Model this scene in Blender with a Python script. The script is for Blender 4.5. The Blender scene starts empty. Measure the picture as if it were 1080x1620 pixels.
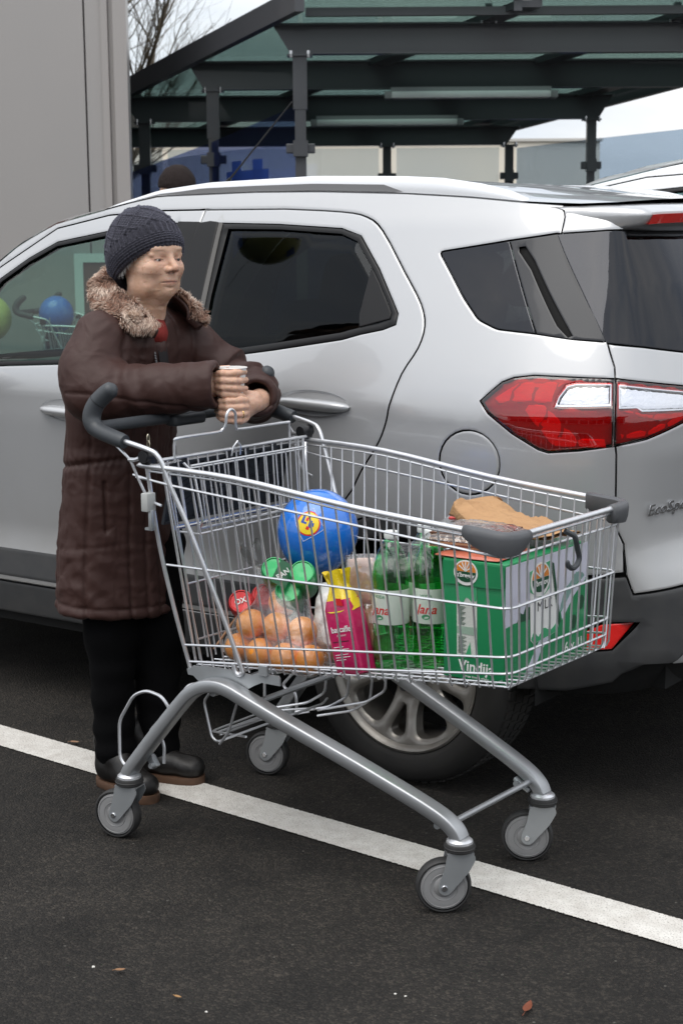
import bpy, bmesh, math, random
import numpy as np
from mathutils import Vector, Matrix
from mathutils.geometry import delaunay_2d_cdt
R=math.radians
SC=bpy.context.scene
COL=SC.collection
# ---------------------------------------------------------------- camera
CAMH=1.4871
cd=bpy.data.cameras.new('camera'); cam=bpy.data.objects.new('camera',cd); COL.objects.link(cam)
cd.sensor_fit='HORIZONTAL'; cd.sensor_width=24.0; cd.lens=2550.0/1080*24.0; cd.clip_start=.05; cd.clip_end=2000
_p=math.atan(435/2550.0)
_f=Vector((0,math.cos(_p),-math.sin(_p))); _u0=Vector((0,math.sin(_p),math.cos(_p))); _r0=Vector((1,0,0)); _ro=R(-.4)
_rt=_r0*math.cos(_ro)+_u0*math.sin(_ro); _up=_u0*math.cos(_ro)-_r0*math.sin(_ro)
M=Matrix((( _rt.x,_up.x,-_f.x,0),(_rt.y,_up.y,-_f.y,0),(_rt.z,_up.z,-_f.z,CAMH),(0,0,0,1)))
cam.matrix_world=M; SC.camera=cam
cd.dof.use_dof=True; cd.dof.focus_distance=3.9; cd.dof.aperture_fstop=9.0
# ---------------------------------------------------------------- world and sun
SUN_EL,SUN_AZ=R(64),R(215)     # azimuth: 0 = +Y, clockwise
w=bpy.data.worlds.new("World"); SC.world=w; w.use_nodes=True
N=w.node_tree.nodes; L=w.node_tree.links
for n in list(N): N.remove(n)
out=N.new('ShaderNodeOutputWorld'); bg=N.new('ShaderNodeBackground'); bg.inputs['Strength'].default_value=.14
sky=N.new('ShaderNodeTexSky'); sky.sky_type='NISHITA'; sky.sun_disc=False; sky.sun_elevation=SUN_EL; sky.sun_rotation=SUN_AZ
sky.air_density=1.2; sky.dust_density=3.0; sky.ozone_density=1.0
tc=N.new('ShaderNodeTexCoord'); mp=N.new('ShaderNodeMapping'); mp.inputs['Scale'].default_value=(1.2,1.2,3.6); mp.inputs['Location'].default_value=(.3,1.7,.4)
nz=N.new('ShaderNodeTexNoise'); nz.inputs['Scale'].default_value=2.2; nz.inputs['Detail'].default_value=7; nz.inputs['Roughness'].default_value=.55
cr=N.new('ShaderNodeValToRGB'); cr.color_ramp.elements[0].position=.36; cr.color_ramp.elements[0].color=(.72,.72,.72,1); cr.color_ramp.elements[1].position=.60; cr.color_ramp.elements[1].color=(1,1,1,1)
n2=N.new('ShaderNodeTexNoise'); n2.inputs['Scale'].default_value=3.5; n2.inputs['Detail'].default_value=5
c2=N.new('ShaderNodeValToRGB'); c2.color_ramp.elements[0].position=.3; c2.color_ramp.elements[0].color=(5.5,6.0,6.7,1); c2.color_ramp.elements[1].position=.7; c2.color_ramp.elements[1].color=(8.6,8.55,8.4,1)
mx=N.new('ShaderNodeMix'); mx.data_type='RGBA'
L.new(tc.outputs['Generated'],mp.inputs['Vector']); L.new(mp.outputs[0],nz.inputs['Vector']); L.new(mp.outputs[0],n2.inputs['Vector'])
L.new(nz.outputs[0],cr.inputs[0]); L.new(n2.outputs[0],c2.inputs[0])
L.new(cr.outputs[0],mx.inputs[0]); L.new(sky.outputs[0],mx.inputs[6]); L.new(c2.outputs[0],mx.inputs[7])
sxyz=N.new('ShaderNodeSeparateXYZ'); L.new(tc.outputs['Generated'],sxyz.inputs[0])
gr_=N.new('ShaderNodeMapRange'); gr_.inputs[1].default_value=-.05; gr_.inputs[2].default_value=.85; gr_.inputs[3].default_value=.74; gr_.inputs[4].default_value=1.15; L.new(sxyz.outputs[2],gr_.inputs[0])
mg=N.new('ShaderNodeVectorMath'); mg.operation='SCALE'; L.new(mx.outputs[2],mg.inputs[0]); L.new(gr_.outputs[0],mg.inputs['Scale']); L.new(mg.outputs[0],bg.inputs[0]); L.new(bg.outputs[0],out.inputs[0])
sd=bpy.data.lights.new('sun','SUN'); sd.energy=1.3; sd.angle=R(48); sd.color=(1,.965,.91)
sun=bpy.data.objects.new('sun',sd); COL.objects.link(sun)
_d=Vector((math.sin(SUN_AZ)*math.cos(SUN_EL),math.cos(SUN_AZ)*math.cos(SUN_EL),math.sin(SUN_EL)))
sun.rotation_euler=_d.to_track_quat('Z','Y').to_euler()
SC.view_settings.view_transform='Standard'; SC.view_settings.look='None'; SC.view_settings.exposure=0.42; SC.view_settings.gamma=1.0
SC.render.engine='CYCLES'
SC.cycles.max_bounces=10; SC.cycles.transparent_max_bounces=24; SC.cycles.transmission_bounces=8; SC.cycles.glossy_bounces=5
SC.cycles.caustics_reflective=False; SC.cycles.caustics_refractive=False
# ---------------------------------------------------------------- helpers
def link(o,parent=None):
    COL.objects.link(o)
    if parent is not None: o.parent=parent
    return o
def thing(name,label,cat,loc=(0,0,0),rotz=0,group=None):
    o=bpy.data.objects.new(name,None); COL.objects.link(o); o.location=loc; o.rotation_euler=(0,0,rotz)
    o['label']=label; o['category']=cat
    if group: o['group']=group
    o.empty_display_size=.1
    return o
def tag(o,label,cat,group=None):
    o['label']=label; o['category']=cat
    if group: o['group']=group
    return o
def build(name,V,F,mat,parent=None,smooth=True,mi=None,norms=None,loc=None,rot=None,auto=None):
    me=bpy.data.meshes.new(name); me.from_pydata([tuple(v) for v in V],[],[tuple(f) for f in F])
    for m in (mat if isinstance(mat,(list,tuple)) else [mat]): me.materials.append(m)
    if mi is not None: me.polygons.foreach_set('material_index',np.asarray(mi,dtype=np.int32))
    me.polygons.foreach_set('use_smooth',np.full(len(me.polygons),bool(smooth)))
    me.update()
    if norms is not None: me.normals_split_custom_set_from_vertices([tuple(n) for n in norms])
    o=bpy.data.objects.new(name,me); link(o,parent)
    if auto is not None:
        me.set_sharp_from_angle(angle=R(auto))
    if loc is not None: o.location=loc
    if rot is not None: o.rotation_euler=rot
    return o
def unit(v):
    v=np.asarray(v,float); n=np.linalg.norm(v,axis=-1,keepdims=True); return v/np.maximum(n,1e-12)
def smooth_path(P,n=6,closed=False):
    P=np.asarray(P,float)
    Q=np.vstack([P[-1],P,P[0],P[1]]) if closed else np.vstack([2*P[0]-P[1],P,2*P[-1]-P[-2]])
    out=[]
    for i in range(1,len(Q)-2):
        p0,p1,p2,p3=Q[i-1],Q[i],Q[i+1],Q[i+2]
        for t in np.linspace(0,1,n,endpoint=False):
            out.append(.5*((2*p1)+(-p0+p2)*t+(2*p0-5*p1+4*p2-p3)*t*t+(-p0+3*p1-3*p2+p3)*t**3))
    if not closed: out.append(P[-1])
    return np.array(out)
def fillet(P,r,n=5,closed=False):
    """round the corners of a polyline"""
    P=[np.asarray(p,float) for p in P]; out=[]; m=len(P)
    for i in range(m):
        if not closed and (i==0 or i==m-1): out.append(P[i]); continue
        a,b,c=P[i-1],P[i],P[(i+1)%m]
        la,lc=np.linalg.norm(a-b),np.linalg.norm(c-b)
        rr=min(r[i] if isinstance(r,(list,tuple)) else r,la*.48,lc*.48)
        if rr<1e-6: out.append(b); continue
        s=b+(a-b)/la*rr; e=b+(c-b)/lc*rr
        for t in np.linspace(0,1,n): out.append((1-t)**2*s+2*t*(1-t)*b+t*t*e)
    return np.array(out)
class MB:
    def __init__(s): s.V=[];s.F=[];s.I=[]
    def add(s,V,F,mi=0):
        b=len(s.V); s.V.extend([tuple(map(float,v)) for v in V]); s.F.extend([tuple(int(i)+b for i in f) for f in F]); s.I.extend([mi]*len(F)); return s
    def box(s,c,d,rz=0,mi=0,M3=None,bev=0):
        dx,dy,dz=[k/2 for k in d]
        if bev>0:
            V=[];F=[]
            bm=bmesh.new(); bmesh.ops.create_cube(bm,size=1)
            for v in bm.verts: v.co=Vector((v.co.x*d[0],v.co.y*d[1],v.co.z*d[2]))
            bmesh.ops.bevel(bm,geom=list(bm.edges),offset=bev,segments=2,affect='EDGES',profile=.5)
            bm.verts.index_update(); V=np.array([v.co for v in bm.verts]); F=[[v.index for v in f.verts] for f in bm.faces]; bm.free()
        else:
            V=np.array([(x,y,z) for x in(-dx,dx) for y in(-dy,dy) for z in(-dz,dz)]); F=[(0,1,3,2),(4,6,7,5),(0,4,5,1),(2,3,7,6),(0,2,6,4),(1,5,7,3)]
        if M3 is not None: V=V@np.asarray(M3).T
        elif rz: c_,s_=math.cos(rz),math.sin(rz); V=V@np.array([[c_,s_,0],[-s_,c_,0],[0,0,1]])
        return s.add(V+np.asarray(c,float),F,mi)
    def tube(s,P,r,n=8,mi=0,closed=False,caps=True,flat=None,up=None):
        P=np.asarray(P,float); m=len(P); rr=np.full(m,r,float) if np.isscalar(r) else np.asarray(r,float)
        T=np.zeros_like(P)
        if closed: T=np.roll(P,-1,0)-np.roll(P,1,0)
        else: T[1:-1]=P[2:]-P[:-2]; T[0]=P[1]-P[0]; T[-1]=P[-1]-P[-2]
        T=unit(T); a=np.array([0,0,1.]) if up is None else np.asarray(up,float)
        if abs(T[0]@a)>.95: a=np.array([1.,0,0])
        nrm=unit(np.cross(T[0],a)); V=[]
        for i in range(m):
            nrm=nrm-T[i]*(nrm@T[i]); nrm=unit(nrm)
            if up is not None:
                q=np.cross(T[i],a)
                if np.linalg.norm(q)>.2: nrm=unit(q)
            b=np.cross(T[i],nrm); fx,fy=(1,1) if flat is None else flat
            for k in range(n):
                t=2*math.pi*k/n
                if flat is not None and len(flat)>0 and n>=12:   # rounded rectangle-ish
                    cx,cy=math.cos(t),math.sin(t); e=.34; X=math.copysign(abs(cx)**e,cx)*fx; Y=math.copysign(abs(cy)**e,cy)*fy
                else: X,Y=math.cos(t)*fx,math.sin(t)*fy
                V.append(P[i]+rr[i]*(X*nrm+Y*b))
        F=[]
        for i in range(m if closed else m-1):
            j=(i+1)%m
            for k in range(n):
                l=(k+1)%n; F.append((i*n+k,i*n+l,j*n+l,j*n+k))
        if caps and not closed: F.append(tuple(range(n))[::-1]); F.append(tuple(range((m-1)*n,m*n)))
        return s.add(V,F,mi)
    def lathe(s,prof,c=(0,0,0),axis='z',n=32,mi=0,a0=0,a1=2*math.pi,M3=None):
        full=abs(a1-a0-2*math.pi)<1e-6; m=n if full else n+1; V=[];F=[]
        for k in range(m):
            t=a0+(a1-a0)*k/n
            for (r,h) in prof:
                p=(r*math.cos(t),r*math.sin(t),h)
                if axis=='y': p=(p[0],h,p[1])
                elif axis=='x': p=(h,p[0],p[1])
                V.append(p)
        q=len(prof)
        for k in range(n):
            l=(k+1)%m
            for i in range(q-1):
                f=(k*q+i,l*q+i,l*q+i+1,k*q+i+1)
                F.append(f if axis!='y' else f[::-1])
        V=np.array(V)
        if M3 is not None: V=V@np.asarray(M3).T
        return s.add(V+np.asarray(c,float),F,mi)
    def prism(s,poly,z0,z1,fn=None,mi=0):
        """closed 2D polygon extruded; fn maps (x,y,z)->3D"""
        n=len(poly); V=[(p[0],p[1],z0) for p in poly]+[(p[0],p[1],z1) for p in poly]
        F=[tuple(range(n))[::-1],tuple(range(n,2*n))]+[(i,(i+1)%n,n+(i+1)%n,n+i) for i in range(n)]
        if fn: V=[fn(*v) for v in V]
        return s.add(V,F,mi)
    def grid(s,G,mi=0,closed_u=False,closed_v=False,flip=False):
        G=np.asarray(G,float); a,b=G.shape[:2]; F=[]
        for i in range(a if closed_u else a-1):
            for j in range(b if closed_v else b-1):
                f=(i*b+j,((i+1)%a)*b+j,((i+1)%a)*b+(j+1)%b,i*b+(j+1)%b); F.append(f[::-1] if flip else f)
        return s.add(G.reshape(-1,3),F,mi)
    def out(s,name,mat,parent=None,smooth=True,auto=38,**k):
        return build(name,s.V,s.F,mat,parent,smooth,mi=s.I,auto=auto if smooth else None,**k)
# ---------------------------------------------------------------- materials
def nt(name):
    m=bpy.data.materials.new(name); m.use_nodes=True; t=m.node_tree
    for n in list(t.nodes): t.nodes.remove(n)
    o=t.nodes.new('ShaderNodeOutputMaterial'); return m,t,o
def pm(name,col,rough=.5,metal=0,coat=0,coatr=.05,bump=None,spec=.5,vary=None,rvary=None,trans=0,ior=1.45,sub=0,sheen=0,coord='Object',emit=None,alpha=1):
    """principled; bump=(scale,strength,dist,detail), vary=(scale,amount,col2), rvary=(scale,amount)"""
    m,t,o=nt(name); n=t.nodes; l=t.links; b=n.new('ShaderNodeBsdfPrincipled'); l.new(b.outputs[0],o.inputs[0])
    b.inputs['Base Color'].default_value=(*col,1); b.inputs['Roughness'].default_value=rough; b.inputs['Metallic'].default_value=metal
    b.inputs['Coat Weight'].default_value=coat; b.inputs['Coat Roughness'].default_value=coatr; b.inputs['Specular IOR Level'].default_value=spec
    b.inputs['Transmission Weight'].default_value=trans; b.inputs['IOR'].default_value=ior; b.inputs['Alpha'].default_value=alpha
    if sub: b.inputs['Subsurface Weight'].default_value=sub; b.inputs['Subsurface Radius'].default_value=(.012,.005,.003); b.inputs['Subsurface Scale'].default_value=1
    if sheen: b.inputs['Sheen Weight'].default_value=sheen; b.inputs['Sheen Roughness'].default_value=.4
    if emit: b.inputs['Emission Color'].default_value=(*emit[:3],1); b.inputs['Emission Strength'].default_value=emit[3]
    tcn=n.new('ShaderNodeTexCoord'); co=tcn.outputs[coord]
    def noise(sc,det=4):
        q=n.new('ShaderNodeTexNoise'); q.inputs['Scale'].default_value=sc; q.inputs['Detail'].default_value=det; l.new(co,q.inputs['Vector']); return q.outputs[0]
    if vary:
        r=n.new('ShaderNodeValToRGB'); r.color_ramp.elements[0].position=.5-.5*vary[1]; r.color_ramp.elements[1].position=.5+.5*vary[1]
        r.color_ramp.elements[0].color=(*col,1); r.color_ramp.elements[1].color=(*vary[2],1); l.new(noise(vary[0],6),r.inputs[0]); l.new(r.outputs[0],b.inputs['Base Color'])
    if rvary:
        r=n.new('ShaderNodeMapRange'); r.inputs[3].default_value=rough-rvary[1]; r.inputs[4].default_value=rough+rvary[1]; l.new(noise(rvary[0]),r.inputs[0]); l.new(r.outputs[0],b.inputs['Roughness'])
    if bump:
        q=n.new('ShaderNodeBump'); q.inputs['Strength'].default_value=bump[1]; q.inputs['Distance'].default_value=bump[2]; l.new(noise(bump[0],bump[3] if len(bump)>3 else 4),q.inputs['Height']); l.new(q.outputs[0],b.inputs['Normal'])
    return m
def thin_glass(name,tint,refl=1.0,rough=.02,gcol=(1,1,1),base=0.0,bump=None):
    """thin sheet: transparent tint + fresnel gloss"""
    m,t,o=nt(name); n=t.nodes; l=t.links
    tr=n.new('ShaderNodeBsdfTransparent'); tr.inputs[0].default_value=(*tint,1)
    gl=n.new('ShaderNodeBsdfGlossy'); gl.inputs[0].default_value=(*gcol,1); gl.inputs['Roughness'].default_value=rough
    ge=n.new('ShaderNodeNewGeometry'); dt=n.new('ShaderNodeVectorMath'); dt.operation='DOT_PRODUCT'; l.new(ge.outputs['Normal'],dt.inputs[0]); l.new(ge.outputs['Incoming'],dt.inputs[1])
    ab=n.new('ShaderNodeMath'); ab.operation='ABSOLUTE'; l.new(dt.outputs['Value'],ab.inputs[0]); om=n.new('ShaderNodeMath'); om.operation='SUBTRACT'; om.inputs[0].default_value=1; l.new(ab.outputs[0],om.inputs[1])
    pw=n.new('ShaderNodeMath'); pw.operation='POWER'; pw.inputs[1].default_value=5; l.new(om.outputs[0],pw.inputs[0]); fr=n.new('ShaderNodeMath'); fr.operation='MULTIPLY_ADD'; fr.inputs[1].default_value=.95; fr.inputs[2].default_value=.045; l.new(pw.outputs[0],fr.inputs[0])
    ma=n.new('ShaderNodeMath'); ma.operation='MULTIPLY_ADD'; ma.inputs[1].default_value=refl; ma.inputs[2].default_value=base; ma.use_clamp=True
    l.new(fr.outputs[0],ma.inputs[0]); mxs=n.new('ShaderNodeMixShader'); l.new(ma.outputs[0],mxs.inputs[0]); l.new(tr.outputs[0],mxs.inputs[1]); l.new(gl.outputs[0],mxs.inputs[2]); l.new(mxs.outputs[0],o.inputs[0])
    if bump:
        tcn=n.new('ShaderNodeTexCoord'); q=n.new('ShaderNodeTexNoise'); q.inputs['Scale'].default_value=bump[0]; l.new(tcn.outputs['Object'],q.inputs['Vector'])
        bb=n.new('ShaderNodeBump'); bb.inputs['Strength'].default_value=bump[1]; bb.inputs['Distance'].default_value=bump[2]; l.new(q.outputs[0],bb.inputs['Height']); l.new(bb.outputs[0],gl.inputs['Normal']); l.new(bb.outputs[0],dt.inputs[0])
    return m
def text_mesh(name,txt,size,mat,parent,M4,extrude=.0008,bold=0.0,shear=0,spacing=1.0,align='CENTER'):
    cu=bpy.data.curves.new(name,'FONT'); cu.body=txt; cu.size=size; cu.extrude=extrude; cu.align_x=align; cu.align_y='CENTER'; cu.offset=bold; cu.shear=shear; cu.space_character=spacing
    cu.resolution_u=3
    tmp=bpy.data.objects.new('tmp',cu); COL.objects.link(tmp)
    dg=bpy.context.evaluated_depsgraph_get(); me=bpy.data.meshes.new_from_object(tmp.evaluated_get(dg)); bpy.data.objects.remove(tmp)
    me.materials.clear(); me.materials.append(mat); me.transform(M4)
    me.name=name; o=bpy.data.objects.new(name,me); link(o,parent); return o
def frame4(o,x,y):
    """matrix with origin o, local x and y axes"""
    x=unit(x); y=np.asarray(y,float); z=unit(np.cross(x,y)); y=np.cross(z,x)
    return Matrix(((x[0],y[0],z[0],o[0]),(x[1],y[1],z[1],o[1]),(x[2],y[2],z[2],o[2]),(0,0,0,1)))
def pip(P,poly):
    P=np.asarray(P,float); poly=np.asarray(poly,float); x,y=P[:,0],P[:,1]; c=np.zeros(len(P),bool); j=len(poly)-1
    for i in range(len(poly)):
        xi,yi=poly[i]; xj,yj=poly[j]
        if yi!=yj:
            k=((yi>y)!=(yj>y)); c^=k&(x<(xj-xi)*(y-yi)/(yj-yi)+xi)
        j=i
    return c
def resamp(poly,step):
    P=np.asarray(poly,float); out=[]
    for i in range(len(P)):
        a,b=P[i],P[(i+1)%len(P)]; n=max(1,int(np.ceil(np.linalg.norm(b-a)/step)))
        for k in range(n): out.append(a+(b-a)*k/n)
    return np.array(out)
def seg_dist(P,poly):
    P=np.asarray(P); A=np.asarray(poly); B=np.roll(A,-1,0); d=np.full(len(P),1e9)
    for a,b in zip(A,B):
        ab=b-a; t=np.clip(((P-a)@ab)/max(ab@ab,1e-12),0,1); q=a+t[:,None]*ab; d=np.minimum(d,np.linalg.norm(P-q,axis=1))
    return d
def offs(poly,d,keep=None):
    """move polygon inward by d (sign by orientation)"""
    P=np.asarray(poly,float); A=np.roll(P,1,0); B=np.roll(P,-1,0)
    ar=.5*np.sum(P[:,0]*np.roll(P[:,1],-1)-np.roll(P[:,0],-1)*P[:,1]); sg=1 if ar>0 else -1
    e1=unit(P-A); e2=unit(B-P); n1=np.stack([-e1[:,1],e1[:,0]],1)*sg; n2=np.stack([-e2[:,1],e2[:,0]],1)*sg
    n=unit(n1+n2); k=1/np.maximum(.5,np.sum(n*n1,1)); Q=P+n*(d*k)[:,None]
    if keep is not None:
        kk=keep(P); Q[kk]=P[kk]+np.stack([0*n[kk,0],n[kk,1]*0],1)
    return Q
def cdt_region(outer,holes,step,extra=(),gap=0.0,ring=None,keep=None,hgap=None):
    """triangulated region; returns pts, tris, list of boundary loops (indices)"""
    loops=[offs(resamp(outer,step*.6),gap,keep)]
    for h in holes: loops.append(offs(resamp(h,step*.6),-(gap if hgap is None else hgap),keep))
    pts=[];edges=[];li=[]
    for lp in loops:
        b=len(pts); n=len(lp); pts+= [tuple(p) for p in lp]; edges+=[(b+i,b+(i+1)%n) for i in range(n)]; li.append(list(range(b,b+n)))
    if ring:
        for k,lp in enumerate(loops):
            q=offs(lp,ring if k==0 else -ring,keep); pts+=[tuple(p) for p in q if True]
    o=loops[0]; x0,y0=o.min(0); x1,y1=o.max(0)
    gx,gy=np.meshgrid(np.arange(x0,x1,step),np.arange(y0,y1,step)); gy=gy+0.0
    G=np.stack([gx.ravel()+step*.37,gy.ravel()+step*.41],1); ok=pip(G,o)
    for lp in loops[1:]: ok&=~pip(G,lp)
    G=G[ok]
    if len(G):
        d=np.min([seg_dist(G,lp) for lp in loops],axis=0); G=G[d>max(step*.45,(ring or 0)*1.6)]
    pts+=[tuple(p) for p in G]+[tuple(p) for p in extra]
    r=delaunay_2d_cdt([Vector(p) for p in pts],edges,[],0,1e-5)
    V=np.array([(v.x,v.y) for v in r[0]]); T=[tuple(f) for f in r[2]]
    mapo={}
    for i,ol in enumerate(r[3]):
        for q in ol: mapo[q]=i
    C_=np.array([V[list(t)].mean(0) for t in T]); ok=pip(C_,loops[0])
    for lp in loops[1:]: ok&=~pip(C_,lp)
    T=[t for t,k in zip(T,ok) if k]
    # ccw
    T=[t if np.cross(V[t[1]]-V[t[0]],V[t[2]]-V[t[0]])>0 else t[::-1] for t in T]
    return V,T,[[mapo[i] for i in l_] for l_ in li]
# ================================================================ GROUND
def asphalt():
    m,t,o=nt('asphalt'); n=t.nodes; l=t.links; b=n.new('ShaderNodeBsdfPrincipled'); l.new(b.outputs[0],o.inputs[0])
    tcn=n.new('ShaderNodeTexCoord'); co=tcn.outputs['Object']
    def noise(sc,det=3,rg=.5): q=n.new('ShaderNodeTexNoise'); q.inputs['Scale'].default_value=sc; q.inputs['Detail'].default_value=det; q.inputs['Roughness'].default_value=rg; l.new(co,q.inputs['Vector']); return q.outputs[0]
    def ramp(i,p0,p1,c0,c1):
        r=n.new('ShaderNodeValToRGB'); r.color_ramp.elements[0].position=p0; r.color_ramp.elements[1].position=p1; r.color_ramp.elements[0].color=(*c0,1); r.color_ramp.elements[1].color=(*c1,1); l.new(i,r.inputs[0]); return r.outputs[0]
    def mix(f,a,b_,mode='MIX'):
        x=n.new('ShaderNodeMix'); x.data_type='RGBA'; x.blend_type=mode
        if isinstance(f,float): x.inputs[0].default_value=f
        else: l.new(f,x.inputs[0])
        for k,v in ((6,a),(7,b_)):
            if isinstance(v,tuple): x.inputs[k].default_value=(*v,1)
            else: l.new(v,x.inputs[k])
        return x.outputs[2]
    base=ramp(noise(1.1,6,.6),.35,.7,(.0165,.0152,.0142),(.033,.0302,.0275)); base=mix(1.0,base,ramp(noise(6.5,8,.7),.30,.52,(.55,.55,.55),(1.08,1.06,1.02)),'MULTIPLY'); base=mix(1.0,base,ramp(noise(48,4,.6),.38,.62,(.80,.80,.80),(1.16,1.15,1.14)),'MULTIPLY')
    v=n.new('ShaderNodeTexVoronoi'); v.inputs['Scale'].default_value=185; v.inputs['Randomness'].default_value=1; l.new(co,v.inputs['Vector'])
    sp=n.new('ShaderNodeSeparateColor'); l.new(v.outputs['Color'],sp.inputs[0])
    st=ramp(sp.outputs[0],.60,1.0,(.76,.76,.76),(2.0,1.92,1.8)); base=mix(1.0,base,st,'MULTIPLY')
    fine=ramp(noise(420,2),.45,.75,(.75,.75,.75),(1.3,1.27,1.24)); base=mix(1.0,base,fine,'MULTIPLY')
    v2=n.new('ShaderNodeTexVoronoi'); v2.inputs['Scale'].default_value=34; l.new(co,v2.inputs['Vector'])
    sp2=n.new('ShaderNodeSeparateColor'); l.new(v2.outputs['Color'],sp2.inputs[0])
    dd=n.new('ShaderNodeMath'); dd.operation='LESS_THAN'; dd.inputs[1].default_value=.0030*34; l.new(v2.outputs['Distance'],dd.inputs[0])
    gt=n.new('ShaderNodeMath'); gt.operation='GREATER_THAN'; gt.inputs[1].default_value=.82; l.new(sp2.outputs[1],gt.inputs[0])
    mm=n.new('ShaderNodeMath'); mm.operation='MULTIPLY'; l.new(dd.outputs[0],mm.inputs[0]); l.new(gt.outputs[0],mm.inputs[1])
    base=mix(mm.outputs[0],base,(.085,.08,.07))
    l.new(base,b.inputs['Base Color'])
    rr=n.new('ShaderNodeMapRange'); rr.inputs[3].default_value=.62; rr.inputs[4].default_value=.92; l.new(noise(3,4),rr.inputs[0]); l.new(rr.outputs[0],b.inputs['Roughness']); b.inputs['Specular IOR Level'].default_value=.28
    bu=n.new('ShaderNodeBump'); bu.inputs['Strength'].default_value=.9; bu.inputs['Distance'].default_value=.004; l.new(v.outputs['Distance'],bu.inputs['Height']); bu.invert=True
    b2=n.new('ShaderNodeBump'); b2.inputs['Strength'].default_value=.6; b2.inputs['Distance'].default_value=.003; l.new(noise(190,3),b2.inputs['Height']); l.new(bu.outputs[0],b2.inputs['Normal']); l.new(b2.outputs[0],b.inputs['Normal'])
    return m,t,b,noise,ramp,mix,bu
ASP=asphalt()
mb=MB(); mb.add([(-400,-300,0),(400,-300,0),(400,600,0),(-400,600,0)],[(0,1,2,3)])
g=mb.out('ground',ASP[0],smooth=False); g['kind']='structure'
def linemat():
    m,t,o=nt('road_paint'); n=t.nodes; l=t.links; b=n.new('ShaderNodeBsdfPrincipled'); b.inputs['Roughness'].default_value=.75
    tcn=n.new('ShaderNodeTexCoord'); co=tcn.outputs['Object']
    def noise(sc,det=3,rg=.5): q=n.new('ShaderNodeTexNoise'); q.inputs['Scale'].default_value=sc; q.inputs['Detail'].default_value=det; q.inputs['Roughness'].default_value=rg; l.new(co,q.inputs['Vector']); return q.outputs[0]
    r=n.new('ShaderNodeValToRGB'); r.color_ramp.elements[0].position=.3; r.color_ramp.elements[1].position=.62; r.color_ramp.elements[0].color=(.52,.49,.45,1); r.color_ramp.elements[1].color=(.68,.66,.62,1); l.new(noise(22,8,.65),r.inputs[0])
    r2=n.new('ShaderNodeValToRGB'); r2.color_ramp.elements[0].position=.33; r2.color_ramp.elements[1].position=.43; r2.color_ramp.elements[0].color=(.35,.34,.33,1); r2.color_ramp.elements[1].color=(1,1,1,1); l.new(noise(260,3),r2.inputs[0])
    x=n.new('ShaderNodeMix'); x.data_type='RGBA'; x.blend_type='MULTIPLY'; x.inputs[0].default_value=1; l.new(r.outputs[0],x.inputs[6]); l.new(r2.outputs[0],x.inputs[7]); l.new(x.outputs[2],b.inputs['Base Color'])
    bu=n.new('ShaderNodeBump'); bu.inputs['Strength'].default_value=.7; bu.inputs['Distance'].default_value=.003; l.new(noise(170,4),bu.inputs['Height']); l.new(bu.outputs[0],b.inputs['Normal'])
    # worn edge: let the asphalt show through
    sx=n.new('ShaderNodeSeparateXYZ'); l.new(co,sx.inputs[0]); ab=n.new('ShaderNodeMath'); ab.operation='ABSOLUTE'; l.new(sx.outputs[1],ab.inputs[0])
    ad=n.new('ShaderNodeMath'); ad.operation='MULTIPLY_ADD'; ad.inputs[1].default_value=.016; l.new(noise(120,4,.7),ad.inputs[0]); l.new(ab.outputs[0],ad.inputs[2])
    lt=n.new('ShaderNodeMath'); lt.operation='GREATER_THAN'; lt.inputs[1].default_value=.0745; l.new(ad.outputs[0],lt.inputs[0])
    pt=n.new('ShaderNodeMath'); pt.operation='LESS_THAN'; pt.inputs[1].default_value=.285; l.new(noise(150,5,.6),pt.inputs[0])
    mxm=n.new('ShaderNodeMath'); mxm.operation='MAXIMUM'; l.new(lt.outputs[0],mxm.inputs[0]); l.new(pt.outputs[0],mxm.inputs[1])
    tr=n.new('ShaderNodeBsdfTransparent'); ms=n.new('ShaderNodeMixShader'); l.new(mxm.outputs[0],ms.inputs[0]); l.new(b.outputs[0],ms.inputs[1]); l.new(tr.outputs[0],ms.inputs[2]); l.new(ms.outputs[0],o.inputs[0]); return m
LM=linemat()
def line(cx,cy,ang,length,wd=.156):
    mb=MB(); a=length/2; b=wd/2; mb.add([(-a,-b,0),(a,-b,0),(a,b,0),(-a,b,0)],[(0,1,2,3)]); o=mb.out('parking_line',LM,smooth=False); o.location=(cx,cy,.004); o.rotation_euler=(0,0,ang); o['kind']='structure'
LA=math.atan2(-1.433,1.749); line(-.156+.10,3.945-.04,LA,5.6)
for k in (1,2): line(-.156+2.55*k*math.sin(-LA)+.1,3.945+2.55*k*math.cos(LA),LA,5.2)
# ================================================================ BUILDING WALL (left)
MW=pm('wall_panel',(.385,.360,.345),.42,metal=.15,vary=(1.2,.9,(.35,.335,.325)),rvary=(3,.06),bump=(5,.05,.01))
MWe=pm('wall_trim',(.37,.345,.33),.4,metal=.1); MD=pm('dark_gap',(.01,.01,.011),.8)
bd=thing('store_building','flat warm grey panelled store wall at the left edge, corner next to the glass shelter','building',(-2.32,11.2,0))
W2=math.radians(4)
mb=MB(); xe=.905   # right corner relative
segs=[(-9.2,-7.3),(-7.29,-5.4),(-5.39,-3.5),(-3.49,-1.6),(-1.59,.618),(.630,.735)]
for a,b_ in segs: mb.box(((a+b_)/2,0,3.0),(b_-a,.10,6.0))
mb.out('wall',MW,bd,smooth=False)
mb=MB(); mb.box((.76,-.012,3.0),(.045,.11,6.0)); mb.box((.80,.004,3),(.03,.09,6)); mb.box((.865,-.02,3.0),(.09,.13,6.0)); mb.out('corner_trim',MWe,bd,smooth=False)
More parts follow.
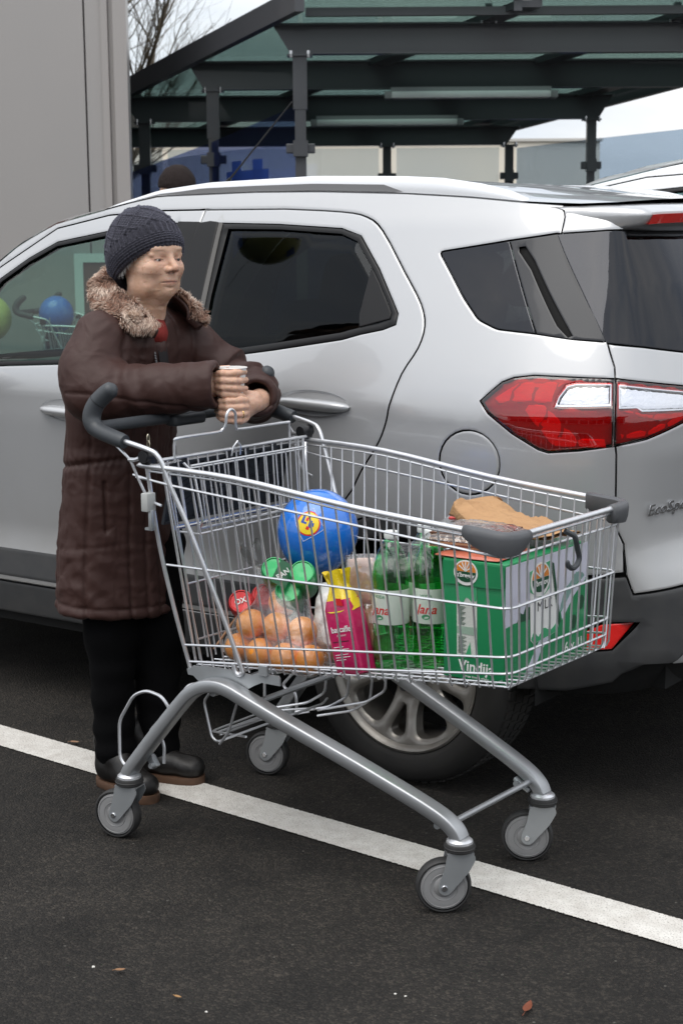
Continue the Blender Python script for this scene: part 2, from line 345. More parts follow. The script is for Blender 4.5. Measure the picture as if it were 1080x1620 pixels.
mb=MB(); mb.box((-4.3,.09,2.98),(10.2,.06,5.9)); mb.box((-5.4,4.2,2.95),(10.05,8.1,5.8)); mb.out('wall_core',MD,bd,smooth=False)
mb=MB(); mb.box((-5.4,4.1,6.04),(10.3,8.5,.10)); mb.out('roof',MWe,bd,smooth=False)
bd.rotation_euler=(0,0,0)
# poster frame on that wall
po=thing('poster_frame','white framed red and white poster on the grey wall, seen through the car window','poster',(-1.50,11.13,0))
mb=MB(); 
for c,d in (((0,0,1.36),(.62,.03,.06)),((0,0,.50),(.62,.03,.06)),((-.28,0,.93),(.06,.03,.80)),((.28,0,.93),(.06,.03,.80))): mb.box(c,d)
mb.out('frame',pm('poster_white',(.75,.78,.76),.5),po,smooth=False)
mb=MB(); mb.box((0,.008,.93),(.50,.012,.80)); mb.out('sheet',pm('poster_brown',(.16,.06,.045),.5),po,smooth=False)
# ================================================================ STORE BEHIND THE CAMERA (seen in the reflections)
sb=thing('shop_front','long low dark shop front facing the car, seen only as a reflection','building',(-9,-16,0))
mb=MB(); mb.box((0,0,2.2),(30,.4,4.4)); mb.box((0,1.0,4.2),(31,2.4,.45)); mb.out('wall',pm('shop_grey',(.42,.42,.43),.6),sb,smooth=False)
mb=MB(); 
for k in range(12): mb.box((-13+2.4*k,.22,1.5),(2.1,.04,2.6))
mb.out('window',pm('shop_glass',(.02,.025,.03),.08),sb,smooth=False)
# ================================================================ TROLLEY SHELTER
MS=pm('anthracite_steel',(.058,.060,.066),.42,coat=.25,rvary=(4,.08))
MSd=MS
MG=thin_glass('roof_glass',(.44,.54,.51),refl=.9,base=.02)
MB_=pm('bolt_steel',(.62,.63,.65),.25,metal=1)
sh=thing('trolley_shelter','dark steel shelter with a sloping green glass roof and slim columns behind the car','shelter',(0,0,0))
Q0=np.array([-.245,10.6]); DV=np.array([-.664,1.40])  # row step
def zr(y): return 2.635-(y-10.6)*.067 if y<12 else 2.665-(y-10.6)*.088
def beam(nm,x0,x1,y,zb,h,taper0=.12,taper1=.12):
    mb=MB(); t=.012; w_=.05
    zt=zb+h
    poly=[(x0+taper0,zb),(x1-taper1,zb),(x1,zt),(x0,zt)]
    V=[];
    mb.prism(poly,-.006,.006,fn=lambda a,b,c:(a,y+c,b))
    for z_,a,b in ((zb,x0+taper0,x1-taper1),(zt,x0,x1)): mb.box(((a+b)/2,y,z_+(.006 if z_==zb else -.006)),(b-a,w_*2,.012))
    return mb.out(nm,MS,sh,smooth=False)
B1y,B2y,B3y,B4y=10.6,12.0,13.4,14.8
bm_=[(-.42,3.65,B1y,.19),(-1.09,2.95,B2y,.20),(-1.75,2.22,B3y,.20),(-2.40,1.62,B4y,.17)]
for x0,x1,y,h in bm_: beam('cross_beam',x0,x1,y,zr(y),h)
def column(x,y,w_=.085):
    mb=MB(); z=zr(y); mb.box((x,y,z-.17),(w_,.07,.34)); mb.box((x,y,(z-.34)/2),(w_*.78,.06,z-.34)); mb.box((x,y,z-.006),(w_+.07,.12,.012)); mb.box((x,y,.01),(.2,.2,.02))
    c=mb.out('column',MS,sh,smooth=False)
    for dx in (-.055,.055): mb=MB(); mb.lathe([(0,.016),(.012,.014),(.012,-.018),(.010,-.030),(0,-.032)],c=(x+dx,y-.05,z+.006),n=8); mb.out('bolt',MB_,c)
    mb=MB(); zc=1.487+ (2.05-1.487)*(1 if y<14 else .95)
    for sx in (-1,1): mb.box((x+sx*w_*.75,y-.02,zc),(.05,.06,.06),bev=.006)
    mb.box((x,y-.02,zc-.0),(w_*1.05,.09,.10)); mb.out('clamp',MS,c,smooth=False)
for i,y in enumerate((B1y,B2y,B3y,B4y)):
    x=Q0[0]+DV[0]*i; column(x,y,.090)
for x,y in ((3.3,B1y),(2.68,B2y),(2.045,B3y),(1.525,B4y),(.43,B4y)): column(x,y,.075)
# sloping edge beams and rafters (parallel to the row direction)
def sl(x0,y0,y1,off,h,wd,nm,xo=0):
    mb=MB(); k=DV[0]/DV[1]; a=np.array([x0+k*(y0-B1y)+xo,y0,zr(y0)+off]); b=np.array([x0+k*(y1-B1y)+xo,y1,zr(y1)+off])
    V=[]; 
    for p in (a,b):
        for dx,dz in ((-wd/2,0),(wd/2,0),(wd/2,h),(-wd/2,h)): V.append(p+[dx,0,dz])
    mb.add(V,[(0,1,5,4),(1,2,6,5),(2,3,7,6),(3,0,4,7),(3,2,1,0),(4,5,6,7)]); return mb.out(nm,MS,sh,smooth=False)
sl(-.46,10.12,15.6,.17,.14,.06,'edge_beam'); sl(3.72,10.12,15.6,.17,.12,.06,'edge_beam')
for k,x in enumerate((.95,2.14,3.3)):
    sl(x,10.15,15.6,.192,.044,.15,'rafter')
    mb=MB(); y=B1y; zz=zr(y)+.19
    mb.box((x+.14,10.16,zr(10.16)+.235),(.05,.05,.13)); mb.out('bracket',MS,sh,smooth=False); mb=MB(); mb.box((x,y-.04,zz+.05),(.04,.06,.12)); mb.out('bracket',MS,sh,smooth=False)
    for dx in (-.045,0,.045): mb=MB(); mb.lathe([(0,.02),(.011,.018),(.011,0)],c=(x+dx,y-.055,zz-.012),n=8); mb.out('bolt',MB_,sh)
# purlin and gutter at the front edge
def hb(nm,x0,x1,y,z,h,d,mat=None): mb=MB(); mb.box(((x0+x1)/2,y,z),(x1-x0,d,h)); return mb.out(nm,mat or MS,sh,smooth=False)
k=DV[0]/DV[1]
hb('front_beam',-.20,3.75,10.30,zr(10.3)+.20,.05,.05)
hb('front_trim',-.18,3.9,10.12,zr(10.12)+.262,.014,.02)
# roof glass panes
for a,b_ in ((-.40,.90),(1.00,2.09),(2.19,3.25),(3.35,3.68)):
    mb=MB(); y0,y1=10.10,15.6
    P=[(a+k*(y0-B1y),y0,zr(y0)+.237),(b_+k*(y0-B1y),y0,zr(y0)+.237),(b_+k*(y1-B1y),y1,zr(y1)+.237),(a+k*(y1-B1y),y1,zr(y1)+.237)]
    V=P+[(p[0],p[1],p[2]+.016) for p in P]; mb.add(V,[(3,2,1,0),(4,5,6,7),(0,1,5,4),(1,2,6,5),(2,3,7,6),(3,0,4,7)]); mb.out('roof_pane',MG,sh,smooth=False)
# strip lamps
ML=pm('lamp_diffuser',(.82,.82,.82),.4); 
for x0,x1,y,py in ((.373,1.516,11.85,2.485),(-.18,.95,13.25,2.39)):
    l_=thing('strip_lamp','unlit long strip lamp under the shelter roof, '+('nearer and further right of the two' if y<12.5 else 'farther and further left of the two'),'lamp',(x0,y,py),group='strip lamps under the shelter roof')
    mb=MB(); mb.box(((x1-x0)/2,0,0),(x1-x0,.09,.05),bev=.015); mb.out('diffuser',ML,l_)
    mb=MB(); mb.box((-.02,0,0),(.05,.1,.055),bev=.008); mb.box((x1-x0+.02,0,0),(.05,.1,.055),bev=.008); mb.box(((x1-x0)/2,0,.04),(x1-x0,.05,.03));  mb.out('housing',pm('lamp_housing',(.3,.3,.31),.5),l_)
# glass walls
MGW=thin_glass('screen_glass',(.86,.90,.93),refl=1.2,base=.04); MGR=thin_glass('grey_screen_glass',(.66,.73,.80),refl=1.0,base=.02); MBL=pm('blue_film',(.018,.04,.16),.25,coat=.6)
MBLt=thin_glass('blue_print',(.66,.72,.93),refl=1.0,base=.14,gcol=(.55,.62,1))
gw=thing('glass_screen','clear glass panes closing the back of the shelter, blue strip at the foot','glass wall',(0,0,0))
zt_=1.487+(375-240)/2550*14.95*1.0
xs=[-2.7,-1.55,-.30,.36,.52,1.45,1.62]
for a,b_ in zip([-2.75,-1.55,-.32,.52,1.62][:4],[-1.60,-.36,.36,1.45]):
    mb=MB(); mb.box(((a+b_)/2,14.95,(zt_+.05)/2),(b_-a,.010,zt_-.05)); mb.out('pane',MGW,gw,smooth=False)
    mb=MB(); mb.box(((a+b_)/2,14.935,.88),(b_-a,.006,1.62)); mb.out('blue_strip',MBL,gw,smooth=False)
gr=thing('glass_screen','clear glass side panes right of the shelter, tops rising to the right','glass wall',(0,0,0))
pts=[(1.60,14.9),(2.07,13.6),(2.60,12.35),(3.2,11.0),(3.8,9.6)]
for a,b_ in zip(pts[:-1],pts[1:]):
    mb=MB(); d=np.array(b_)-a; L_=np.hypot(*d); d=d/L_; a2=np.array(a)+d*.012; b2=np.array(b_)-d*.012
    z0,z1=.05,2.27
    V=[(a2[0],a2[1],z0),(b2[0],b2[1],z0),(b2[0],b2[1],z1),(a2[0],a2[1],z1)]; V+= [(v[0]+.01,v[1]+.004,v[2]) for v in V]
    mb.add(V,[(3,2,1,0),(4,5,6,7),(0,1,5,4),(1,2,6,5),(2,3,7,6),(3,0,4,7)]); mb.out('pane',MGR,gr,smooth=False)
gl=thing('glass_screen','clear and blue printed glass side wall panes on the left of the shelter','glass wall',(0,0,0))
pl=[(-2.30,15.0),(-1.60,13.5),(-.96,12.1),(-.22,10.75)]
for i,(a,b_) in enumerate(zip(pl[:-1],pl[1:])):
    for m_,z0,z1,dy in ((MGW,.05,2.1,0),):
        mb=MB(); V=[(a[0],a[1],z0),(b_[0],b_[1],z0),(b_[0],b_[1],z1),(a[0],a[1],z1)]; V+=[(v[0]+.01,v[1]+.004,v[2]) for v in V]; mb.add(V,[(3,2,1,0),(4,5,6,7),(0,1,5,4),(1,2,6,5),(2,3,7,6),(3,0,4,7)]); mb.out('pane',m_,gl,smooth=False)
# blue printed film: a slanting banner on the nearest pane
def onpane(t,z,d=0.02): 
    a,b_=np.array(pl[2]),np.array(pl[3]); q=a+(b_-a)*t; return (q[0]-.02,q[1]-.012-d,z)
mb=MB(); poly=[(-.95,1.2),(.98,1.2),(.98,2.34),(.55,2.26),(0,2.16),(-.95,2.02)]; n_=len(poly)
mb.add([onpane(*p) for p in poly],[tuple(range(n_))]); mb.add([onpane(p[0],p[1],.008) for p in poly],[tuple(range(n_))[::-1]]); mb.out('printed_film',MBLt,gl,smooth=False)
mb=MB()
for (a,b_,z0,z1) in ((.30,.40,1.2,2.02),(.52,.62,1.2,2.02),(.24,.68,1.86,1.95),(.22,.70,1.66,1.75)):
    mb.add([onpane(a,z0,.03),onpane(b_,z0,.03),onpane(b_,z1,.03),onpane(a,z1,.03)],[(0,1,2,3)])
mb.out('printed_mark',pm('film_mark',(.02,.05,.22),.4),gl,smooth=False)
# cream block added beyond the panes, standing in for their beige reflection
fb=thing('reflection_block','added low cream block with a blue base band, in place of the beige reflection in the shelter glass','building',(1.2,34,0))
mb=MB(); mb.box((-4.1,0,1.62),(15.6,6,3.24)); mb.out('wall',pm('beige_reflection',(.92,.83,.68),.8,vary=(.6,.8,(.80,.76,.67))),fb,smooth=False)
mb=MB(); mb.box((-4.1,-3.02,.75),(15.6,.05,1.5)); mb.out('base_band',pm('blue_band',(.05,.07,.17),.7),fb,smooth=False)
mb=MB(); mb.box((-4.1,-.0,3.265),(15.7,6.1,.05)); mb.out('roof',pm('block_top',(.62,.60,.56),.7),fb,smooth=False)
# ================================================================ BARE TREE
def tree(name,label,base,h,seed,spread=1.0,group=None):
    rnd=random.Random(seed); tr=thing(name,label,'tree',base,0,group)
    mb=MB(); m2=MB()
    def br(p,d,L_,r,lv):
        n=5; P=[np.array(p)]; R_=[r]
        d=unit(np.array(d)); 
        for i in range(n):
            d=unit(d+np.array([rnd.gauss(0,.13),rnd.gauss(0,.13),rnd.gauss(.03,.08)])); P.append(P[-1]+d*L_/n); R_.append(r*(1-.55*(i+1)/n))
        (mb if lv<2 else m2).tube(P,R_,n=6 if lv<2 else (4 if lv<4 else 3),caps=False)
        if lv>=5: return
        k=[3,5,5,4,3][lv]
        for j in range(k):
            t=.35+.65*(j+rnd.random()*.6)/k; i=min(n,int(t*n)+0); q=P[i]; 
            a=rnd.random()*2*math.pi; e=unit(np.array([math.cos(a),math.sin(a),rnd.uniform(-.1,.7)]))
            nd=unit(d*1.0+e*rnd.uniform(.55,.95)*spread)
            br(q,nd,L_*rnd.uniform(.55,.78),R_[i]*rnd.uniform(.45,.62),lv+1)
        if lv<4: br(P[-1],d,L_*.7,R_[-1]*.9,lv+1)
    br((0,0,0),(0.02,0,1),h*.40,h*.034,0)
    bark=pm('bark',(.11,.082,.058),.9,vary=(8,.7,(.17,.145,.10)),bump=(30,.6,.01)) if 'bark' not in bpy.data.materials else bpy.data.materials['bark']
    mb.out('trunk',bark,tr); m2.out('crown',bark,tr,auto=None); return tr
tree('bare_tree','leafless spreading tree rising behind the shelter beside the grey wall',(-2.75,19,-.3),8.4,11,group=None)
# ================================================================ PERSON BEHIND THE CAR (head in a brown hat)
hp=None
# ================================================================ LITTER
def leaf(x,y,ang,l_,w_,col,label,curl=.3):
    mb=MB(); n=9; G=[]
    for i in range(n):
        t=i/(n-1); hw=w_*.5*math.sin(math.pi*t**.8)**.8+.0004; G.append([(l_*(t-.5),s_*hw,.006+curl*l_*((t-.5)**2)+abs(s_)*.35*hw) for s_ in (-1,-.5,0,.5,1)])
    mb.grid(G); mb.tube([(-l_*.5,0,.008),(-l_*.72,.002,.006)],.0009,n=5)
    o=mb.out('leaf',pm('leaf_mat',col,.7,vary=(90,.8,tuple(c*.55 for c in col))),auto=None); o.location=(x,y,.002); o.rotation_euler=(0,0,ang); tag(o,label,'leaf')
def stone(x,y,r,col,label,seed):
    rnd=random.Random(seed); bm=bmesh.new(); bmesh.ops.create_icosphere(bm,subdivisions=2,radius=r)
    for v in bm.verts: v.co*=rnd.uniform(.75,1.2); v.co.z*=.55
    me=bpy.data.meshes.new('pebble'); bm.to_mesh(me); bm.free(); me.materials.append(pm('pebble_mat',col,.8)); o=bpy.data.objects.new('pebble',me); COL.objects.link(o); o.location=(x,y,r*.35); tag(o,label,'pebble')
# ================================================================ CAR
# ---- car surface: plan outline + inset tables (metres); u forward of rear axle, w inward from the near side
CAR_T=np.array([0.155,4.250,0.0]); CAR_A=math.radians(35)
CAR_AX=np.array([-math.cos(CAR_A),math.sin(CAR_A),0.0]); CAR_IN=np.array([math.sin(CAR_A),math.cos(CAR_A),0.0])
HW=0.885
_pl=np.array([(-.800,.885),(-.797,.70),(-.785,.50),(-.755,.32),(-.690,.175),(-.590,.085),(-.45,.035),(-.28,.008),(0,0),(.5,0),(1.0,0),(1.5,0),(2.1,0),(2.55,.004),(2.85,.05),(3.05,.14),(3.18,.32),(3.24,.55),(3.26,.885)],float)
def _cr(P,n=16):
    out=[]
    Q=np.vstack([2*P[0]-P[1],P,2*P[-1]-P[-2]])
    for i in range(1,len(Q)-2):
        p0,p1,p2,p3=Q[i-1],Q[i],Q[i+1],Q[i+2]
        for t in np.linspace(0,1,n,endpoint=False):
            out.append(.5*((2*p1)+(-p0+p2)*t+(2*p0-5*p1+4*p2-p3)*t*t+(-p0+3*p1-3*p2+p3)*t**3))
    out.append(Q[-2]); return np.array(out)
_C=_cr(_pl); _C[-1]=_pl[-1]
_ss=np.concatenate([[0],np.cumsum(np.linalg.norm(np.diff(_C,axis=0),axis=1))])
_i0=int(np.argmin(np.abs(_C[:,0])+np.abs(_C[:,1]))); _ss-=_ss[_i0]
_tg=np.gradient(_C,_ss,axis=0); _tg/=np.linalg.norm(_tg,axis=1)[:,None]
_ky=np.ones(9)/9.
_NU=np.convolve(np.pad(-_tg[:,1],4,mode='edge'),_ky,'valid'); _NW=np.convolve(np.pad(_tg[:,0],4,mode='edge'),_ky,'valid')
S_MIN,S_MAX=float(_ss[0]),float(_ss[-1])
_zs=[.12,.22,.30,.40,.55,.75,.93,1.035,1.065,1.13,1.22,1.32,1.42,1.52,1.62,1.72]
_ds=[.12,.055,.030,.012,.030,.016,.003,.0,.007,.030,.068,.112,.158,.205,.262,.34]
_zr=[.12,.25,.33,.42,.58,.64,.70,.80,.95,1.05,1.12,1.20,1.35,1.50,1.62,1.72]
_dr=[.22,.12,.04,.0,.0,.018,.045,.050,.030,.030,.055,.085,.150,.225,.29,.36]
_zf=[.12,.25,.4,.6,.8,.95,1.05,1.7]
_df=[.2,.08,.0,.0,.03,.16,.3,.9]
def _sm(z,X,Y):
    return (np.interp(z-.016,X,Y)+2*np.interp(z,X,Y)+np.interp(z+.016,X,Y))/4
def carS(s,z):
    s=np.asarray(s,float); z=np.asarray(z,float)
    u=np.interp(s,_ss,_C[:,0]); w=np.interp(s,_ss,_C[:,1])
    nu=np.interp(s,_ss,_NU); nw=np.interp(s,_ss,_NW)   # (nu,nw) ~ inward normal
    L=np.sqrt(nu*nu+nw*nw); nu=nu/L; nw=nw/L
    d=nw*nw*_sm(z,_zs,_ds)+nu*nu*np.where(u<1,_sm(z,_zr,_dr),_sm(z,_zf,_df))
    d=d-.016*np.exp(-((s-.0)/.36)**2)*np.exp(-((z-.72)/.16)**2)
    d=np.where(z>1.08,np.maximum(d,0),d)
    return u+nu*d,w+nw*d,z
def car2w(u,w,z):
    u=np.asarray(u,float);w=np.asarray(w,float);z=np.asarray(z,float)
    return CAR_T+u[...,None]*CAR_AX+w[...,None]*CAR_IN+np.stack([0*z,0*z,z],-1)
def sN(s,z):
    e=.004
    a=np.stack(carS(np.clip(s-e,S_MIN,S_MAX),z),-1); b=np.stack(carS(np.clip(s+e,S_MIN,S_MAX),z),-1); c=np.stack(carS(s,z-e),-1); d=np.stack(carS(s,z+e),-1)
    for q in (a,b,c,d): q[...,1]*=-1
    n=unit(np.cross(b-a,d-c)); p=np.stack(carS(s,z),-1); p[...,1]*=-1
    o=p-np.array([1.2,-.885,0]); o[...,2]=0; o[...,0]*=np.where(np.abs(p[...,0]-1.2)>1.9,2.5,.2)
    sg=np.sign(np.sum(n*o,-1)); return n*np.where(sg==0,1,sg)[...,None]
def cP(s,z,off=0.0):
    s=np.asarray(s,float); z=np.asarray(z,float); p=np.stack(carS(s,z),-1); p[...,1]*=-1
    return p+sN(s,z)*off
def cpanel(name,outer,mat,parent,holes=(),off=0.0,step=.045,mirror='far',gap=.0026,ring=.006,roll=.003,skirt=.014,disp=None,hgap=None,flat=False):
    keep=lambda P:(P[:,0]<S_MIN+.004)|(P[:,0]>S_MAX-.004)
    V,T,loops=cdt_region(outer,holes,step,gap=gap,ring=ring,keep=keep,hgap=hgap)
    N3=sN(V[:,0],V[:,1]); P=cP(V[:,0],V[:,1]); dd=np.full(len(V),off,float)
    if disp is not None: dd=dd+disp(V[:,0],V[:,1])
    P=P+N3*dd[:,None]; P=list(P); NN=list(N3); F=[t for t in T]
    V3=np.array(P)
    for k,lp in enumerate(loops):
        q=V[lp]; inn=offs(q,.004 if k==0 else -.004); tv=unit(cP(q[:,0],q[:,1])-cP(inn[:,0],inn[:,1])); b=len(P)
        kp=keep(q)
        for j,i in enumerate(lp):
            if kp[j]: continue
            P[i]=P[i]-N3[i]*roll; NN[i]=unit(N3[i]+tv[j]*.35)
        for j,i in enumerate(lp):
            P.append(P[i]-N3[i]*(0 if kp[j] else skirt)); NN.append(unit(tv[j]-N3[i]*.5))
        n=len(lp)
        for j in range(n):
            if kp[j] and kp[(j+1)%n]: continue
            a,c=lp[j],lp[(j+1)%n]; F.append((a,b+j,b+(j+1)%n,c))
    P=np.array(P);NN=np.array(NN)
    # orientation: sN outward; tris ccw in (s,z): check
    TT=np.array(T); fl=np.sum(np.cross(P[TT[:,1]]-P[TT[:,0]],P[TT[:,2]]-P[TT[:,0]])*N3[TT[:,0]])<0
    if fl: F=[f[::-1] for f in F]
    MP=P*[1,-1,1]-[0,2*HW,0]; MN=NN*[1,-1,1]; MF=[f[::-1] for f in F]
    if mirror=='join':
        b=len(P); return build(name,np.vstack([P,MP]),F+[tuple(i+b for i in f) for f in MF],mat,parent,norms=np.vstack([NN,MN]))
    o=build(name,P,F,mat,parent,norms=NN)
    if mirror=='far': build(name,MP,MF,mat,parent,norms=MN)
    return o
def mk_car_mats():
    d={}
    m,t,o=nt('silver_paint'); n=t.nodes; l=t.links; b=n.new('ShaderNodeBsdfPrincipled'); l.new(b.outputs[0],o.inputs[0])
    b.inputs['Base Color'].default_value=(.46,.465,.475,1); b.inputs['Metallic'].default_value=.42; b.inputs['Roughness'].default_value=.36; b.inputs['Coat Weight'].default_value=.9; b.inputs['Coat Roughness'].default_value=.03
    tcn=n.new('ShaderNodeTexCoord'); q=n.new('ShaderNodeTexNoise'); q.inputs['Scale'].default_value=1400; l.new(tcn.outputs['Object'],q.inputs['Vector'])
    bb=n.new('ShaderNodeBump'); bb.inputs['Strength'].default_value=.12; bb.inputs['Distance'].default_value=.0006; l.new(q.outputs[0],bb.inputs['Height']); l.new(bb.outputs[0],b.inputs['Normal'])
    # road dust low down
    g=n.new('ShaderNodeNewGeometry'); sp=n.new('ShaderNodeSeparateXYZ'); l.new(tcn.outputs['Object'],sp.inputs[0])
    q2=n.new('ShaderNodeTexNoise'); q2.inputs['Scale'].default_value=9; q2.inputs['Detail'].default_value=8; l.new(tcn.outputs['Object'],q2.inputs['Vector'])
    mr=n.new('ShaderNodeMapRange'); mr.inputs[1].default_value=.85; mr.inputs[2].default_value=.35; mr.inputs[3].default_value=0; mr.inputs[4].default_value=.7; l.new(sp.outputs[2],mr.inputs[0])
    mu=n.new('ShaderNodeMath'); mu.operation='MULTIPLY'; l.new(mr.outputs[0],mu.inputs[0]); l.new(q2.outputs[0],mu.inputs[1])
    rr=n.new('ShaderNodeMapRange'); rr.inputs[3].default_value=.03; rr.inputs[4].default_value=.5; l.new(mu.outputs[0],rr.inputs[0]); l.new(rr.outputs[0],b.inputs['Coat Roughness'])
    mxc=n.new('ShaderNodeMix'); mxc.data_type='RGBA'; mxc.inputs[6].default_value=(.46,.465,.475,1); mxc.inputs[7].default_value=(.30,.28,.25,1); l.new(mu.outputs[0],mxc.inputs[0]); l.new(mxc.outputs[2],b.inputs['Base Color'])
    d['paint']=m
    d['blk']=pm('black_trim',(.010,.010,.011),.38,spec=.3)
    d['clad']=pm('grey_plastic',(.032,.033,.036),.55,bump=(900,.25,.0005),vary=(14,.5,(.05,.05,.05)))
    d['inner']=pm('inner_shell',(.006,.006,.006),.9)
    d['privacy']=thin_glass('privacy_glass',(.10,.105,.11),refl=1.0,base=.005,gcol=(.9,.92,1))
    d['rdoor']=thin_glass('rear_door_glass',(.13,.15,.14),refl=.8,base=-.018,gcol=(.9,.95,1))
    d['rear']=thin_glass('rear_glass',(.07,.075,.08),refl=1.0,base=.0,gcol=(.9,.92,1))
    d['clear']=thin_glass('door_glass',(.46,.62,.56),refl=.7,base=.01)
    d['dpan']=pm('pillar_gloss',(.030,.031,.035),.3,coat=.25,spec=.35)
    d['chrome']=pm('bright_trim',(.7,.71,.73),.18,metal=1)
    d['lens']=thin_glass('red_lens',(.85,.012,.008),refl=1.2,base=.03)
    d['lensc']=thin_glass('clear_lens',(.93,.93,.95),refl=1.0,base=.03)
    d['refr']=pm('red_reflector',(.75,.015,.012),.25,coat=1,bump=(60,.5,.004))
    d['refd']=pm('red_reflector_dark',(.30,.006,.006),.3,coat=1,bump=(90,.5,.003))
    d['refs']=pm('silver_reflector',(.8,.81,.83),.22,metal=1,bump=(70,.5,.003))
    d['tyre']=pm('tyre_rubber',(.016,.0155,.015),.8,bump=(60,.3,.002),vary=(12,.6,(.028,.026,.024)))
    d['alloy']=pm('alloy',(.36,.345,.32),.42,metal=.75,coat=.2,vary=(16,.7,(.22,.2,.18)))
    d['seat']=pm('seat_cloth',(.018,.018,.02),.9,bump=(500,.3,.001))
    d['dash']=pm('dash_plastic',(.05,.052,.055),.6)
    d['skid']=pm('skid_plate',(.42,.42,.42),.4,metal=.4)
    return d
CM=mk_car_mats()
_zt=[(-0.382,1.569),(-0.235,1.578),(-0.063,1.594),(0.146,1.608),(0.455,1.620),(0.687,1.623),(1.054,1.618),(1.158,1.601),(1.265,1.579),(1.455,1.538),(1.587,1.473),(1.660,1.416),(1.824,1.273),(1.935,1.128),(2.085,0.994),(2.404,0.955),(2.850,0.920),(3.000,0.900),(S_MAX,.86)]
def ztop(s): return np.interp(s,[a for a,_ in _zt],[b for _,b in _zt])
BG=[(0.845,1.573),(0.855,1.463),(0.857,1.406),(0.829,1.190),(0.866,1.019),(0.932,0.848),(0.972,0.588),(0.955,0.392)]
FD=[(1.645,1.400),(1.438,1.523),(1.232,1.562),(1.014,1.573)]+BG+[(1.731,0.392),(1.798,0.693),(1.804,0.950),(1.859,1.123),(1.776,1.278)]
RDb=[(0.461,0.392),(0.436,0.548),(0.314,0.686),(0.180,0.779),(0.126,0.862),(0.069,0.943),(0.043,1.005),(0.035,1.047),(0.013,1.130),(-0.020,1.196),(-0.026,1.253),(0.001,1.311),(0.076,1.393),(0.182,1.504),(0.249,1.544),(0.343,1.560),(0.547,1.571)]
RD=BG+RDb
RD_=[tuple(p) for p in smooth_path(RDb[2:],3)]; RD=BG+RDb[:2]+RD_
FW=[(1.629,1.363),(1.526,1.428),(1.420,1.479),(1.209,1.512),(0.934,1.534),(0.922,1.419),(0.878,1.199),(0.859,1.121),(1.248,1.108),(1.523,1.092),(1.777,1.100),(1.769,1.156)]
RW0=[(0.778,1.532),(0.552,1.526),(0.324,1.512),(0.252,1.491),(0.163,1.401),(0.094,1.317),(0.068,1.284),(0.067,1.256),(0.103,1.242),(0.172,1.228),(0.230,1.212),(0.459,1.176),(0.575,1.160),(0.755,1.133)]
RW=RW0
QW=[(-0.018,1.448),(-0.229,1.477),(-0.387,1.495),(-0.404,1.488),(-0.494,1.351),(-0.571,1.224),(-0.470,1.230),(-0.365,1.242),(-0.247,1.251),(-0.185,1.274),(-0.126,1.329),(-0.069,1.393)]
TG=[(-0.394,1.552),(-0.400,1.536),(-0.398,1.491),(-0.490,1.351),(-0.571,1.222),(-0.594,1.163),(-0.596,1.137),(-0.597,0.973),(-0.601,0.947),(-0.603,0.826),(-0.610,0.750),(-0.628,0.716),(-0.637,0.634)]
TGo=TG+[(-0.656,0.587),(-0.800,0.602),(-1.021,0.595),(S_MIN,0.599),(S_MIN,1.552)]
TGL=[(-0.380,1.493),(-0.552,1.501),(-1.103,1.506),(S_MIN,1.509),(S_MIN,1.193),(-1.191,1.177),(-0.847,1.194),(-0.696,1.210),(-0.566,1.220),(-0.478,1.351)]
LL=[(-0.237,1.071),(-0.267,1.099),(-0.291,1.120),(-0.322,1.132),(-0.377,1.139),(-0.593,1.134),(-0.593,0.968),(-0.508,0.955),(-0.427,0.947),(-0.401,0.954),(-0.330,0.992),(-0.263,1.040)]
LR=[(-0.598,1.134),(-0.815,1.111),(-0.965,1.084),(-0.980,1.072),(-0.883,1.041),(-0.796,1.019),(-0.681,0.984),(-0.595,0.968)]
FUEL=[(-.209+.0875*math.cos(t),.909+.084*math.sin(t)) for t in np.linspace(0,2*math.pi,28,endpoint=False)]
def arc(cx,cz,r,a0,a1,n=22): return [(cx+r*math.cos(R(a)),cz+r*math.sin(R(a))) for a in np.linspace(a0,a1,n)]
QW0=QW; QW=[tuple(p) for p in fillet([np.array(q) for q in QW],.014,4,closed=True)]
BUMP=[(-0.340,0.314),(-0.369,0.413)]+arc(0,.32,.43,167,135,6)+[(-0.512,0.622),(-0.637,0.632),(-0.656,0.585),(-0.799,0.600),(-1.020,0.593),(S_MIN,0.597),(S_MIN,0.397),(-0.805,0.406),(-0.687,0.402),(-0.630,0.378),(-0.606,0.355),(-0.481,0.323)]
REFL=[(-0.525,0.488),(-0.571,0.509),(-0.663,0.519),(-0.601,0.445),(-0.526,0.436)]
SKID=[(-0.756,0.408),(-0.806,0.468),(-0.953,0.499),(S_MIN,0.500),(S_MIN,0.400),(-0.805,0.406)]
